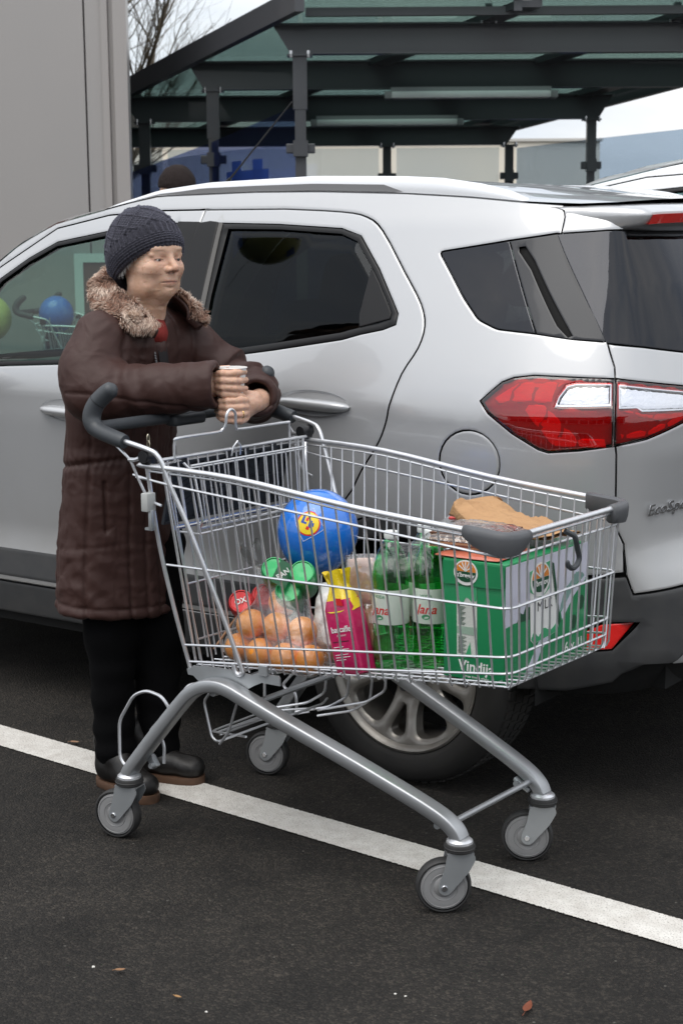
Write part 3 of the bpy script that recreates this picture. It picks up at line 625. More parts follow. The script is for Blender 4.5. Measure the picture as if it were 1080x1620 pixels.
def make_wheel(parent,x,yface,side):
    """side=+1: near side (outer face +y)"""
    w=bpy.data.objects.new('wheel',None); COL.objects.link(w); w.parent=parent; w.location=(x,yface,.32); w.empty_display_size=.1
    if side<0: w.rotation_euler=(0,0,math.pi)
    mb=MB(); prof=[(.232,-.012),(.238,.000),(.250,.006),(.275,.010),(.300,.004),(.312,-.012),(.3185,-.035),(.320,-.10),(.3185,-.17),(.305,-.205),(.25,-.215),(.23,-.205)]
    mb.lathe(prof,axis='y',n=96)
    # tread blocks
    for k in range(72):
        for j,yy in enumerate((-.045,-.082,-.124,-.160)):
            t=2*math.pi*(k+(.5 if j%2 else 0))/72; c,s_=math.cos(t),math.sin(t)
            Mx=np.array([[c,0,-s_],[0,1,0],[s_,0,c]]); mb.box((c*.3185,yy,s_*.3185),(.008,.030,.020),M3=Mx)
    mb.out('tyre',CM['tyre'],w,auto=40)
    mb=MB(); mb.lathe([(.2335,-.012),(.232,-.004),(.226,-.002),(.220,-.008),(.214,-.02),(.205,-.045),(.200,-.12),(.206,-.2)],axis='y',n=80); mb.out('rim',CM['alloy'],w)
    # spokes: disc with holes
    out_=[(.2175*math.cos(t),.2175*math.sin(t)) for t in np.linspace(0,2*math.pi,90,endpoint=False)]
    holes=[]
    for k in range(5):
        a=math.pi/2+2*math.pi*k/5+R(10)
        def rot(pts): return [(p[0]*math.cos(a)-p[1]*math.sin(a),p[0]*math.sin(a)+p[1]*math.cos(a)) for p in pts]
        big=[(.075,.0),(.095,.020),(.13,.040),(.17,.052),(.190,.046),(.199,.024),(.202,0),(.199,-.024),(.190,-.046),(.17,-.052),(.13,-.040),(.095,-.020)]
        holes.append([tuple(p) for p in smooth_path(rot(big),4,closed=True)])
        a+=math.pi/5
        small=[(.110,0),(.135,.011),(.165,.020),(.185,.022),(.1965,.012),(.199,0),(.1965,-.012),(.185,-.022),(.165,-.020),(.135,-.011)]
        holes.append([tuple(p) for p in smooth_path(rot(small),3,closed=True)])
    V,T,lo=cdt_region(out_,holes,.011,ring=.004)
    def dep(V):
        r=np.hypot(V[:,0],V[:,1]); y=-.020-.030*np.clip((.21-r)/.12,0,1)**1.5+.022*np.clip((.075-r)/.04,0,1)
        return y
    dist=np.min([seg_dist(V,[V[i] for i in lp]) for lp in lo[1:]],axis=0)
    y=dep(V)-.010*np.clip(1-dist/.009,0,1)**1.5
    P=[(v[0],yy,v[1]) for v,yy in zip(V,y)]; F=[t[::-1] for t in T]
    for lp in lo:
        b=len(P); n=len(lp)
        for i in lp: P.append((V[i][0],y[i]-.035,V[i][1]))
        for j in range(n): F.append((lp[j],b+j,b+(j+1)%n,lp[(j+1)%n]))
    build('spokes',P,F,CM['alloy'],w,auto=45)
    mb=MB(); mb.lathe([(0,-.012),(.024,-.013),(.030,-.018),(.032,-.03)],axis='y',n=24)
    for k in range(5):
        a=math.pi/2+2*math.pi*k/5+R(46); mb.lathe([(0,-.020),(.009,-.021),(.011,-.026),(.011,-.05)],c=(.055*math.cos(a),0,.055*math.sin(a)),axis='y',n=10)
    mb.out('hub_cap',CM['clad'],w)
    mb=MB(); mb.lathe([(0,-.10),(.14,-.10),(.145,-.115),(0.08,-.13)],axis='y',n=40); mb.out('brake_disc',CM['inner'],w)
    return w
def make_car(label,group,paint,detail=True):
    car=thing('parked_car',label,'car',group=group)
    P_=paint; sm=.045
    topb=[(s,float(ztop(s))) for s in np.linspace(-.388,2.95,70)]
    body=topb+[(S_MAX,.86),(S_MAX,.62),(3.0,.56),(2.92,.44)]+arc(2.52,.32,.43,15,165)[0:]+[(1.72,.40),(.46,.40)]+arc(0,.32,.43,12,136)+[(-.518,.630),(-.630,.642)]+TG[::-1][1:-1]
    cpanel('body_side',body,P_,car,holes=[FD[:11]+[(.93,.39),(1.70,.39)]+FD[13:],BG[:-1]+[(.93,.39),(.44,.39)]+(RDb[1:2]+RD_),QW,LL,FUEL],step=sm)
    fd=cpanel('front_door',FD,P_,car,holes=[FW],step=sm); 
    rd=cpanel('rear_door',RD,P_,car,holes=[RW],step=sm)
    cpanel('fuel_door',FUEL,P_,car,mirror=None,step=.03)
    # window trims and glass
    def inset(poly,d): return [tuple(p) for p in offs(np.array(poly),d)]
    FWi=inset(FW,.013); cpanel('window_trim',FW,CM['blk'],car,holes=[FWi],off=-.002,gap=.001,ring=None,roll=0,hgap=0,skirt=.006)
    cpanel('front_window',FWi,CM['clear'],car,off=-.006,gap=-.002,ring=None,roll=0,skirt=.003)
    RWi=[(0.733,1.515),(0.541,1.512),(0.321,1.498),(0.260,1.477),(0.181,1.398),(0.111,1.317),(0.089,1.286),(0.087,1.268),(0.121,1.256),(0.182,1.244),(0.240,1.229),(0.470,1.193),(0.587,1.176),(0.716,1.156),(0.730,1.324)]
    cpanel('window_trim',RW,CM['blk'],car,holes=[RWi],off=-.002,gap=.001,ring=None,roll=0,hgap=0,skirt=.006)
    cpanel('rear_door_window',RWi,CM['rdoor'],car,off=-.006,gap=-.002,ring=None,roll=0,skirt=.003)
    # fixed quarter light divider and strip along the b pillar
    cpanel('window_divider',[(0.214,1.363),(0.173,1.384),(0.137,1.350),(0.089,1.286),(0.087,1.268),(0.150,1.250)][0:0] or [(0.188,1.405),(0.153,1.366),(0.089,1.286),(0.089,1.270),(0.181,1.246),(0.190,1.278)],CM['blk'],car,off=.001,gap=0,ring=.003,roll=.001,skirt=.004)
    cpanel('pillar_strip',[(0.773,1.531),(0.760,1.531),(0.734,1.153),(0.752,1.150)],pm('pillar_grey',(.10,.095,.09),.5) if 'pillar_grey' not in bpy.data.materials else bpy.data.materials['pillar_grey'],car,off=.003,gap=0,ring=.002,roll=.001,skirt=.005)
    cpanel('pillar_cover',[(0.809,1.536),(0.780,1.533),(0.749,1.150),(0.757,1.135),(0.818,1.128),(0.829,1.190),(0.857,1.406),(0.855,1.463),(0.850,1.531)],CM['blk'],car,off=.004,gap=-.0012,ring=.003,roll=.002)
    cpanel('pillar_cover',[(0.933,1.536),(0.851,1.534),(0.858,1.464),(0.862,1.407),(0.834,1.190),(0.835,1.123),(0.857,1.119),(0.878,1.199),(0.927,1.419)],CM['blk'],car,off=.004,gap=-.0012,ring=.003,roll=.002)
    DIV=[(-0.229,1.477),(-0.365,1.242)]
    qa=[(-0.018,1.448),DIV[0],DIV[1]]+QW0[8:]; qa=[tuple(p) for p in fillet([np.array(q) for q in qa],[.014,0,0]+[.014]*20,4,closed=True)]; qb=[DIV[0],(-0.387,1.495),(-0.404,1.488),(-0.494,1.351),(-0.571,1.224),(-0.470,1.230),DIV[1]]
    cpanel('quarter_window',qa,CM['privacy'],car,off=-.003,gap=.002,roll=.001,ring=.003,skirt=.006)
    slot=[(-0.266,1.459),(-0.283,1.461),(-0.321,1.425),(-0.412,1.310),(-0.465,1.241),(-0.456,1.237),(-0.423,1.264),(-0.318,1.403),(-0.269,1.449)]
    cpanel('pillar_panel',qb,CM['dpan'],car,holes=[slot],off=-.001,gap=.002,ring=.004,disp=lambda s,z:-.004*np.exp(-((s+.445)/.05)**2))
    cpanel('vent_slot',slot,CM['inner'],car,off=-.012,gap=-.004,ring=None,roll=0,skirt=0)
    # door lower cladding, sills, arches, bumper
    cpanel('door_cladding',[(0.980,0.407),(1.710,0.407),(1.747,0.489),(1.729,0.501),(0.995,0.503)],CM['clad'],fd,off=.009,roll=.008,ring=.01,mirror='far')
    cpanel('door_cladding',[(0.481,0.407),(0.924,0.407),(0.945,0.503),(0.463,0.501),(0.456,0.489)],CM['clad'],rd,off=.009,roll=.008,ring=.01,mirror='far')
    cpanel('sill',[(0.483,0.277),(0.461,0.330),(0.462,0.389),(2.135,0.389),(2.178,0.330),(2.185,0.277)],CM['clad'],car,roll=.006,ring=.01,skirt=.05)
    for cx in (0,2.52):
        a0,a1=(8,160) if cx==0 else (12,168)
        cpanel('arch_trim',arc(cx,.32,.43,a0,a1)+arc(cx,.32,.372,a1,a0),CM['clad'],car,off=.006,roll=.005,ring=.01,skirt=.05)
    bb=cpanel('rear_bumper',BUMP,CM['clad'],car,holes=[REFL,SKID],mirror='join',roll=.005,ring=.009,skirt=.03,step=.03,
        disp=lambda s,z: .034*np.clip((-s-.60)/.05,0,1)*np.clip((z-.405)/.02,0,1)*np.clip((.565-.35*np.abs(s+.70)-z)/.03,0,1)+.006)
    cpanel('bumper_reflector',REFL,CM['refr'],bb,off=.008,roll=.002,ring=.004,mirror='far')
    cpanel('skid_plate',SKID,CM['skid'],bb,off=.022,mirror='join',roll=.004)
    cpanel('tailgate',TGo,P_,car,holes=[TGL,LR],mirror='join',step=sm,disp=lambda s,z:.010*np.exp(-((z-.70)/.05)**2)*np.clip((-s-.64)/.08,0,1)-.016*np.exp(-((z-.86)/.055)**2)*np.clip((-s-.86)/.06,0,1))
    cpanel('rear_window',TGL,CM['rear'],car,mirror='join',off=-.001,gap=.002,roll=.001,ring=.003,skirt=.006)
    # tail lamps : backing, inner pieces, lens
    CL=[(-0.446,1.069),(-0.452,1.088),(-0.470,1.113),(-0.491,1.118),(-0.582,1.119),(-0.582,1.073)]
    CR=[(-0.611,1.117),(-0.809,1.096),(-0.950,1.073),(-0.876,1.055),(-0.669,1.059),(-0.655,1.068),(-0.611,1.067)]
    for nm,pl,cl,rib in (('tail_lamp',LL,CL,-.40),('tail_lamp',LR,CR,-.70)):
        lens=cpanel(nm,pl,CM['lens'],car,holes=[inset(cl,-.004)],off=.006,gap=.002,roll=.006,ring=.008,skirt=.02,mirror=None,step=.03)
        ln=[lens]
        cpanel('lamp_window',inset(cl,-.004),CM['lensc'],lens,off=.006,gap=0,ring=None,roll=0,skirt=.0,mirror=None)
        cpanel('lamp_back',pl,CM['refd'],lens,holes=[cl],off=-.016,gap=.004,ring=None,roll=0,skirt=0,mirror=None,step=.02,disp=lambda s,z,rib=rib:.010*np.abs(np.sin((s*.8+z*.3)*70))*(np.abs(s-rib)<.11))
        cpanel('lamp_reflector',cl,CM['refs'],lens,off=-.012,gap=0,ring=.005,roll=.003,skirt=.01,mirror=None,step=.02,disp=lambda s,z:.0025*np.sin(s*260)*np.sin(z*55))
        cpanel('lamp_rim',inset(cl,-.006),CM['chrome'],lens,holes=[cl],off=-.006,gap=0,ring=None,roll=0,skirt=.006,mirror=None,step=.02)
        # bright inner wedge
        if rib>-.5: wg=[(-0.273,1.081),(-0.334,1.123),(-0.464,1.127),(-0.439,1.103),(-0.433,1.074),(-0.348,1.075),(-0.287,1.069)]; w2=[(-0.358,1.053),(-0.369,1.072),(-0.417,1.067),(-0.499,0.984),(-0.570,0.983),(-0.575,0.963),(-0.439,0.961)]
        else: wg=[(-0.614,1.058),(-0.649,1.059),(-0.671,1.048),(-0.885,1.046),(-0.800,1.028),(-0.706,1.030),(-0.647,1.046)]; w2=[(-0.612,0.983),(-0.612,0.998),(-0.693,1.008),(-0.788,1.038),(-0.841,1.037),(-0.765,1.012),(-0.680,0.988)]
        for q in (wg,w2): cpanel('lamp_reflector',q,CM['refr'],lens,off=-.007,gap=0,ring=.004,roll=.004,skirt=.012,mirror=None,step=.02)
        # far side copies
        for o in [lens]+list(lens.children):
            me=o.data.copy(); nn=np.array([v.normal[:] for v in me.vertices]); 
            co=np.array([v.co[:] for v in me.vertices])*[1,-1,1]-[0,2*HW,0]; fs=[tuple(p.vertices)[::-1] for p in me.polygons]
            q=build(o.name.split('.')[0],co,fs,o.data.materials[0],car if o is lens else ln[-1])
            if o is lens: ln.append(q)
    # dark inner shell behind gaps
    bo=[(s,float(ztop(s))-.004) for s in np.linspace(-.38,2.9,50)]+[(S_MAX,.85),(S_MAX,.3),(2.93,.3)]+arc(2.52,.32,.41,0,180)+[(1.7,.3),(.46,.3)]+arc(0,.32,.41,0,180)+[(-.42,.3),(S_MIN,.3),(S_MIN,1.53),(-.39,1.55)]
    cpanel('inner_shell',bo,CM['inner'],car,holes=[inset(FW,.006),inset(RW,.01),inset(QW,.012),inset(TGL,.012)],off=-.03,mirror='join',gap=0,ring=None,roll=0,skirt=0,step=.06)
    # roof / windscreen / bonnet
    ss=np.concatenate([np.linspace(-.388,1.31,28),np.linspace(1.36,2.08,18),np.linspace(2.15,2.95,12)])
    B=cP(ss,ztop(ss)); ny=33; YY=np.linspace(0,1,ny)
    rb_s=np.linspace(-.388,S_MIN,40); RB=cP(rb_s,np.full(40,1.548)); RBy=RB[:,1]; RBx=RB[:,0]
    G=np.zeros((len(ss),ny,3))
    for i,s in enumerate(ss):
        y0=B[i,1]; y1=-2*HW-y0
        yy=y0+(y1-y0)*YY; tt=(2*YY-1); c=1-np.abs(tt)**2.4
        cz=np.interp(s,[-.4,-.1,.6,1.2,1.5,2.08,3.0],[.018,.036,.046,.050,.065,.060,.035]); cz=cz*c
        xr=np.interp(-np.minimum(yy-0,-2*HW-yy+0) if 0 else np.where(yy>-HW,-yy,2*HW+yy),-RBy,RBx)
        bl=math.exp(-((s+.388)/.16)**1.5) if s>-.388 else 1
        x=B[i,0]+(xr-RBx[0])*bl
        fb=np.interp(s,[1.1,1.4,1.6,2.08,2.5,2.95],[0,.08,.13,.20,.16,.17]); x=x+fb*(1-np.abs(tt)**2)
        G[i,:,0]=x; G[i,:,1]=yy; G[i,:,2]=B[i,2]+cz
    # screen profile: keep the cant rail as a pillar, sink the glass slightly
    iw0=int(np.argmin(np.abs(ss-1.36))); iw1=int(np.argmin(np.abs(ss-2.08)))
    ribs=np.zeros(ny)
    Gr=G.copy()
    for j in range(ny):
        yv=abs(2*YY[j]-1)
        rz=.006*math.exp(-((yv-.62)/.03)**2)+.004*math.exp(-((yv-.30)/.03)**2)
        Gr[:iw0,j,2]+=rz*np.clip((ss[:iw0]+.27)/.1,0,1)
    mb=MB(); mb.grid(Gr[:iw0+1]); mb.out('roof',P_,car,auto=None)
    mb=MB(); mb.grid(G[iw0:iw1+1,:4]); mb.out('windscreen_pillar',P_,car,auto=None); mb=MB(); mb.grid(G[iw0:iw1+1,-4:]); mb.out('windscreen_pillar',P_,car,auto=None)
    g=G[iw0:iw1+1,3:-3].copy(); g[...,2]-=.004; mb=MB(); mb.grid(g); mb.out('windscreen',CM['clear'],car,auto=None)
    mb=MB(); mb.grid(G[iw1:]); mb.out('bonnet',P_,car,auto=None)
    # headliner
    g=G[:iw0+1,1:-1].copy(); g[...,2]-=.05; mb=MB(); mb.grid(g); mb.out('headliner',CM['seat'],car,auto=None)
    # front end
    cpanel('front_bumper',[(2.97,.55),(S_MAX,.60),(S_MAX,.28),(2.95,.28),(2.90,.43)],P_,car,mirror='join')
    cpanel('grille',[(3.30,.62),(S_MAX,.62),(S_MAX,.82),(3.26,.80)],CM['blk'],car,off=.006,mirror='join')
    cpanel('headlamp',[(2.98,.72),(3.24,.70),(3.22,.80),(2.93,.86),(2.86,.84)],CM['lensc'],car,off=.008); cpanel('headlamp_back',[(2.98,.72),(3.24,.70),(3.22,.80),(2.93,.86),(2.86,.84)],CM['refs'],car,off=.003)
    # spoiler: swept section from the roof edge
    ys=np.linspace(0,1,49); secs=[]
    for v in ys:
        sv=-.392+(S_MIN+.392)*(1-abs(2*v-1)); p=cP(sv,1.548); sign=1
        y=p[1] if v<=.5 else -2*HW-p[1]
        k=1-abs(2*v-1); pr=.006+.075*min(1,k/.25)**.8
        cz=float(np.interp(k,[0,1],[.0,.022]))
        x=p[0]; z=1.551+cz*.9
        g0=cP(sv,1.500)
        secs.append([(x+.08,y,z+.010),(x+.02,y,z+.010-.001),(x-pr*.6,y,z+.002),(x-pr,y,z-.012),(x-pr-.002,y,z-.020),(x-pr+.012,y,z-.040),(g0[0]-.002,y,1.499),(g0[0]+.03,y,1.50)])
    mb=MB(); mb.grid(np.array(secs),flip=True); sp=mb.out('spoiler',P_,car,auto=50)
    mb=MB(); S_=np.array(secs)[6:43]; a=S_[:,4]+[-.004,0,.002]; b=S_[:,5]+[-.005,0,-.002]; c=b+[.02,0,0]; d=a+[.02,0,0]; mb.grid(np.stack([d,a,b,c],1),flip=True); mb.out('brake_lamp',CM['refr'],sp,auto=50)
    # roof rails
    for side in (1,-1):
        rl=bpy.data.objects.new('roof_rail',None); COL.objects.link(rl); rl.parent=car; rl.empty_display_size=.1
        u=np.linspace(1.265,-.24,50); zb=np.interp(u,[-.24,-.063,.146,.455,.687,1.054,1.158,1.265],[1.576,1.594,1.608,1.620,1.622,1.618,1.601,1.579])
        zt=np.interp(u,[-.24,-.18,-.091,.039,.168,.477,.874,1.065,1.228,1.265],[1.580,1.606,1.627,1.646,1.654,1.663,1.654,1.636,1.596,1.582])
        edge=np.interp(u,B[:len(ss)][::1][:,0],B[:,1])
        G1=[]
        for i in range(50):
            y=edge[i]-.012
            h=zt[i]-zb[i]; y2=y-.018; y3=y-.045
            if side<0: y,y2,y3=-2*HW-y,-2*HW-y2,-2*HW-y3
            G1.append([(u[i],y,zb[i]-.01),(u[i],y+side*.003,zb[i]+h*.25),(u[i],y-side*.002,zt[i]-h*.30),(u[i],y-side*.008,zt[i]-h*.08),(u[i],y2,zt[i]),(u[i],y3+side*.004,zt[i]-h*.10),(u[i],y3,zt[i]-h*.4),(u[i],y3,zb[i]-.01)])
        mb=MB(); mb.grid(np.array(G1),flip=(side>0)); mb.out('rail_bar',pm('rail_silver',(.75,.76,.78),.4,metal=.35,coat=.3) if 'rail_silver' not in bpy.data.materials else bpy.data.materials['rail_silver'],rl,auto=60)
        G2=[]
        for i in range(4,37):
            y=(edge[i]-.012); y=y if side>0 else -2*HW-y
            t=(i-4)/32.; k=min(1,t/.25)*min(1,(1-t)/.06)
            G2.append([(u[i],y+side*.006,zb[i]+.002),(u[i],y+side*.0065,zb[i]+.002+max(.001,(zt[i]-zb[i])*.42*k))])
        mb=MB(); mb.grid(np.array(G2),flip=(side<0)); mb.out('rail_inset',CM['clad'] if side<0 else pm('rail_grey',(.22,.22,.225),.5),rl,auto=None)
        if side<0:
            G2=[[(u[i],-2*HW-(edge[i]-.012-.0465),zb[i]+.001),(u[i],-2*HW-(edge[i]-.012-.047),zb[i]+.001+max(.001,(zt[i]-zb[i])*.60*min(1,(i-4)/8.)*min(1,(42-i)/6.)))] for i in range(4,42)]
            mb=MB(); mb.grid(np.array(G2),flip=False); mb.out('rail_inset',CM['blk'],rl,auto=None)
    # handles
    for side in (1,-1):
      for (s0,z0) in ((0.280,1.039),(1.208,0.967)):
        h=bpy.data.objects.new('door_handle',None); COL.objects.link(h); h.parent=car; h.empty_display_size=.05
        c=cP(s0,z0); nn=sN(np.array(s0),np.array(z0)); X=np.array([1,0,0.03]); Zv=unit(np.cross(X,nn))*-1 if np.cross(X,nn)[2]<0 else unit(np.cross(X,nn))
        def mp_(a,b,c_,side=side):
            p=c+X*a+Zv*b+nn*c_
            return p if side>0 else (p[0],-2*HW-p[1],p[2])
        # cup
        G1=[]
        for i in range(9):
            r=i/8.; G1.append([mp_(.118*r*math.cos(t),.033*r*math.sin(t)*(1.0 if math.sin(t)>0 else 1.15)+.002,.0035-.018*(1-r**2)**.8) for t in np.linspace(0,2*math.pi,41)])
        mb=MB(); mb.grid(np.array(G1),flip=(side>0)); mb.out('handle_cup',P_,h,auto=None)
        G1=[]
        for i in range(33):
            a=-.122+.244*i/32; k=max(0,1-abs(a/.1225)**4)**.5; hh=.0175*k+.001; th=.026*k
            G1.append([mp_(a,hh*math.cos(t)*(1 if math.cos(t)<0 else .8)-.004,.004+th*math.sin(t)) for t in np.linspace(-.35,math.pi+.35,17)])
        mb=MB(); mb.grid(np.array(G1),flip=(side<0)); mb.out('handle_bar',P_,h,auto=None)
    # wing mirrors
    for side in (1,-1):
        mb=MB(); G1=[]
        for i in range(9):
            t=i/8.; G1.append([(1.66+.045*math.cos(a)*(1-t*.2),(.02+.19*t) if side>0 else -2*HW-(.02+.19*t),1.06+.02*t+(.055+.035*t)*math.sin(a)*max(.05,math.sin(math.pi*min(1,.15+t*.85)))) for a in np.linspace(0,2*math.pi,21)])
        mb.grid(np.array(G1)); mb.out('wing_mirror',P_,car)
    # antenna
    mb=MB(); mb.tube([(1.30,-HW,1.655),(1.285,-HW,1.675),(1.27,-HW,1.690)],[.016,.010,.006],n=10); mb.tube([(1.27,-HW,1.690),(1.00,-HW,1.935)],[.0035,.0022],n=7); mb.out('antenna',CM['blk'],car)
    # wheels, arches, underbody
    for x in (0,2.52):
        make_wheel(car,x,-.008,1); make_wheel(car,x,-2*HW+.008,-1)
    mb=MB()
    for x in (0,2.52):
        for sgn,y0 in ((1,-.03),(-1,-2*HW+.03)):
            mb.grid([[(x+.40*math.cos(a),y0,.32+.40*math.sin(a)),(x+.40*math.cos(a),y0-sgn*.34,.32+.40*math.sin(a))] for a in np.linspace(-.1,math.pi+.1,24)])
            mb.box((x,y0-sgn*.35,.50),(.8,.02,.40))
    mb.box((1.26,-HW,.29),(1.72,1.60,.10)); mb.box((-.42,-HW,.40),(.5,1.3,.16)); mb.box((0,-HW,.32),(.08,1.2,.08)); mb.box((1.26,-HW,.24),(3.2,.5,.05))
    mb.out('underbody',CM['inner'],car,smooth=False)
    # interior
    mb=MB()
    for (x,n_) in ((.95,2),(.12,3)):
        for k in range(n_):
            y=-HW+(-.36+.72*k/(n_-1)); wd=.50 if n_==2 else .42
            mb.box((x,y,.66),(.50,wd,.16),bev=.05)
            Mx=np.array([[math.cos(.25),0,math.sin(.25)],[0,1,0],[-math.sin(.25),0,math.cos(.25)]]).T
            mb.box((x-.33,y,.98),(.14,wd,.66),M3=Mx,bev=.05); mb.box((x-.45,y,1.35 if n_==2 else 1.32),(.10,.27,.18),M3=Mx,bev=.045)
            mb.tube([(x-.41,y-.06,1.22),(x-.44,y-.06,1.32)],.007,n=6); mb.tube([(x-.41,y+.06,1.22),(x-.44,y+.06,1.32)],.007,n=6)
    mb.out('seats',CM['seat'],car,auto=60)
    mb=MB(); mb.box((1.85,-HW,.93),(.55,1.46,.24),bev=.06); mb.box((1.62,-HW+.36,1.03),(.16,.36,.10),bev=.04); mb.out('dashboard',CM['dash'],car,auto=60)
    mb=MB(); c=np.array([1.50,-HW+.36,1.03]); mb.tube([c+np.array([.06*math.sin(t)*1.0,.185*math.cos(t),.175*math.sin(t)]) for t in np.linspace(0,2*math.pi,40,endpoint=False)],.015,n=10,closed=True); mb.tube([c+[0,-.17,0],c+[.04,0,0],c+[0,.17,0]],.02); mb.tube([c+[.04,0,0],c+[-.04,0,-.16]],.018); mb.lathe([(0,-.02),(.05,-.02),(.06,.02),(.04,.15)],c=c+[.05,0,0],axis='x',n=16); mb.out('steering_wheel',CM['seat'],car)
    mb=MB(); mb.box((1.0,-HW,.40),(2.2,1.5,.06)); mb.box((-.36,-HW,.75),(.35,1.3,.6)); mb.out('cabin_floor',CM['seat'],car,smooth=False)
    return car
car=make_car('silver compact SUV parked behind the shopping cart, red tail lamp and alloy wheel showing','cars parked in the bays',CM['paint'])
car.location=tuple(CAR_T); car.rotation_euler=(0,0,math.pi-CAR_A)
# tailgate badge lettering
_s=-.70; _c=cP(-.775,.806,.004); _n=sN(np.array(-.775),np.array(.806)); _x=unit(cP(-.86,.812)-cP(-.70,.800))
_M=frame4(_c,_x,np.cross(_n,_x))
badge=text_mesh('badge','EcoSport',.039,CM['chrome'],car,_M,extrude=.0015,bold=.0006,shear=.3,spacing=1.12)
# ================================================================ SHOPPING CART (x forward, y to the far side)
ZC=pm('zinc_wire',(.76,.77,.80),.34,metal=.75,rvary=(60,.10),vary=(40,.8,(.60,.61,.63)))
ZT=pm('zinc_tube',(.42,.43,.445),.44,metal=.8,rvary=(25,.10),vary=(18,.8,(.36,.37,.38)),bump=(300,.15,.0006))
ZP=pm('zinc_plate',(.42,.44,.455),.42,metal=.7,rvary=(30,.12))
PG=pm('grey_grip',(.045,.05,.056),.45,bump=(700,.3,.0004))
PG2=pm('corner_plastic',(.085,.088,.095),.5,bump=(600,.25,.0004))
BKc=pm('black_plastic',(.012,.012,.014),.35)
WR=pm('castor_grey',(.25,.25,.255),.5,vary=(30,.7,(.20,.198,.195))); WT=pm('castor_tyre',(.018,.018,.019),.6,vary=(50,.6,(.035,.034,.033)))
SEATP=pm('seat_plastic',(.022,.026,.034),.45,bump=(400,.2,.0005))
def NH(a,z): return .164-.0353*a+.136*z
def castor(parent,a,b,ang,near=True):
    c=bpy.data.objects.new('castor',None); COL.objects.link(c); c.parent=parent; c.location=(a,b,0); c.rotation_euler=(0,0,ang); c.empty_display_size=.03
    off=-.036; r=.0625
    mb=MB(); mb.lathe([(.024,-.014),(.030,-.0155),(.044,-.0155),(.052,-.014),(.055,-.008)],axis='y',n=48); mb.lathe([(.055,-.008),(.055,.008)],axis='y',n=48)
    mb.lathe([(.055,.008),(.052,.014),(.044,.0155),(.030,.0155),(.024,.014)],axis='y',n=48)
    mb.lathe([(.024,-.014),(.020,-.017),(.0,-.018)],axis='y',n=30); mb.lathe([(.0,.018),(.020,.017),(.024,.014)],axis='y',n=30)
    for sy in(-1,1):
        for q in (.031,.0475): mb.tube([(q*math.cos(t),sy*.0157,q*math.sin(t)) for t in np.linspace(0,2*math.pi,40,endpoint=False)],.0010,n=4,closed=True)
    w=mb.out('wheel',WR,c); w.location=(off,0,r)
    mb=MB(); mb.lathe([(.0548,-.015),(.058,-.0155),(.0612,-.012),(.0625,-.004),(.0625,.004),(.0612,.012),(.058,.0155),(.0548,.015)],axis='y',n=56); t_=mb.out('tyre',WT,w)
    # fork
    mb=MB()
    for sy in (-1,1):
        y=sy*.0215
        pl=[(-.030,.140),(.030,.140),(.034,.128),(.018,.098),(-.018,.056),(-.028,.046),(-.040,.046),(-.050,.056),(-.049,.070),(-.036,.105)]
        pl=[tuple(p) for p in fillet([np.array(p) for p in pl],.006,3,closed=True)]
        mb.prism(pl,y-.0013,y+.0013,fn=lambda a_,b_,c_:(a_,c_,b_))
    mb.box((0,0,.1405),(.060,.046,.003)); 
    f=mb.out('fork',ZP if not near else ZT,c,auto=40)
    mb=MB(); mb.lathe([(0,-.026),(.006,-.026),(.0075,-.024),(.0075,.024),(.006,.026),(0,.026)],c=(off,0,r),axis='y',n=12); mb.out('axle_bolt',MB_,c)
    mb=MB(); mb.lathe([(0,.142),(.030,.142),(.034,.145),(.0345,.156),(.033,.160),(.030,.161)],n=36); mb.lathe([(.0335,.150),(.036,.152),(.0335,.154)],n=36); mb.out('bearing_ring',WT,c)
    mb=MB(); mb.lathe([(.030,.161),(.0295,.166),(.025,.170),(.021,.172),(0,.173)],n=30); mb.out('pivot_cap',ZC,c)
    return c
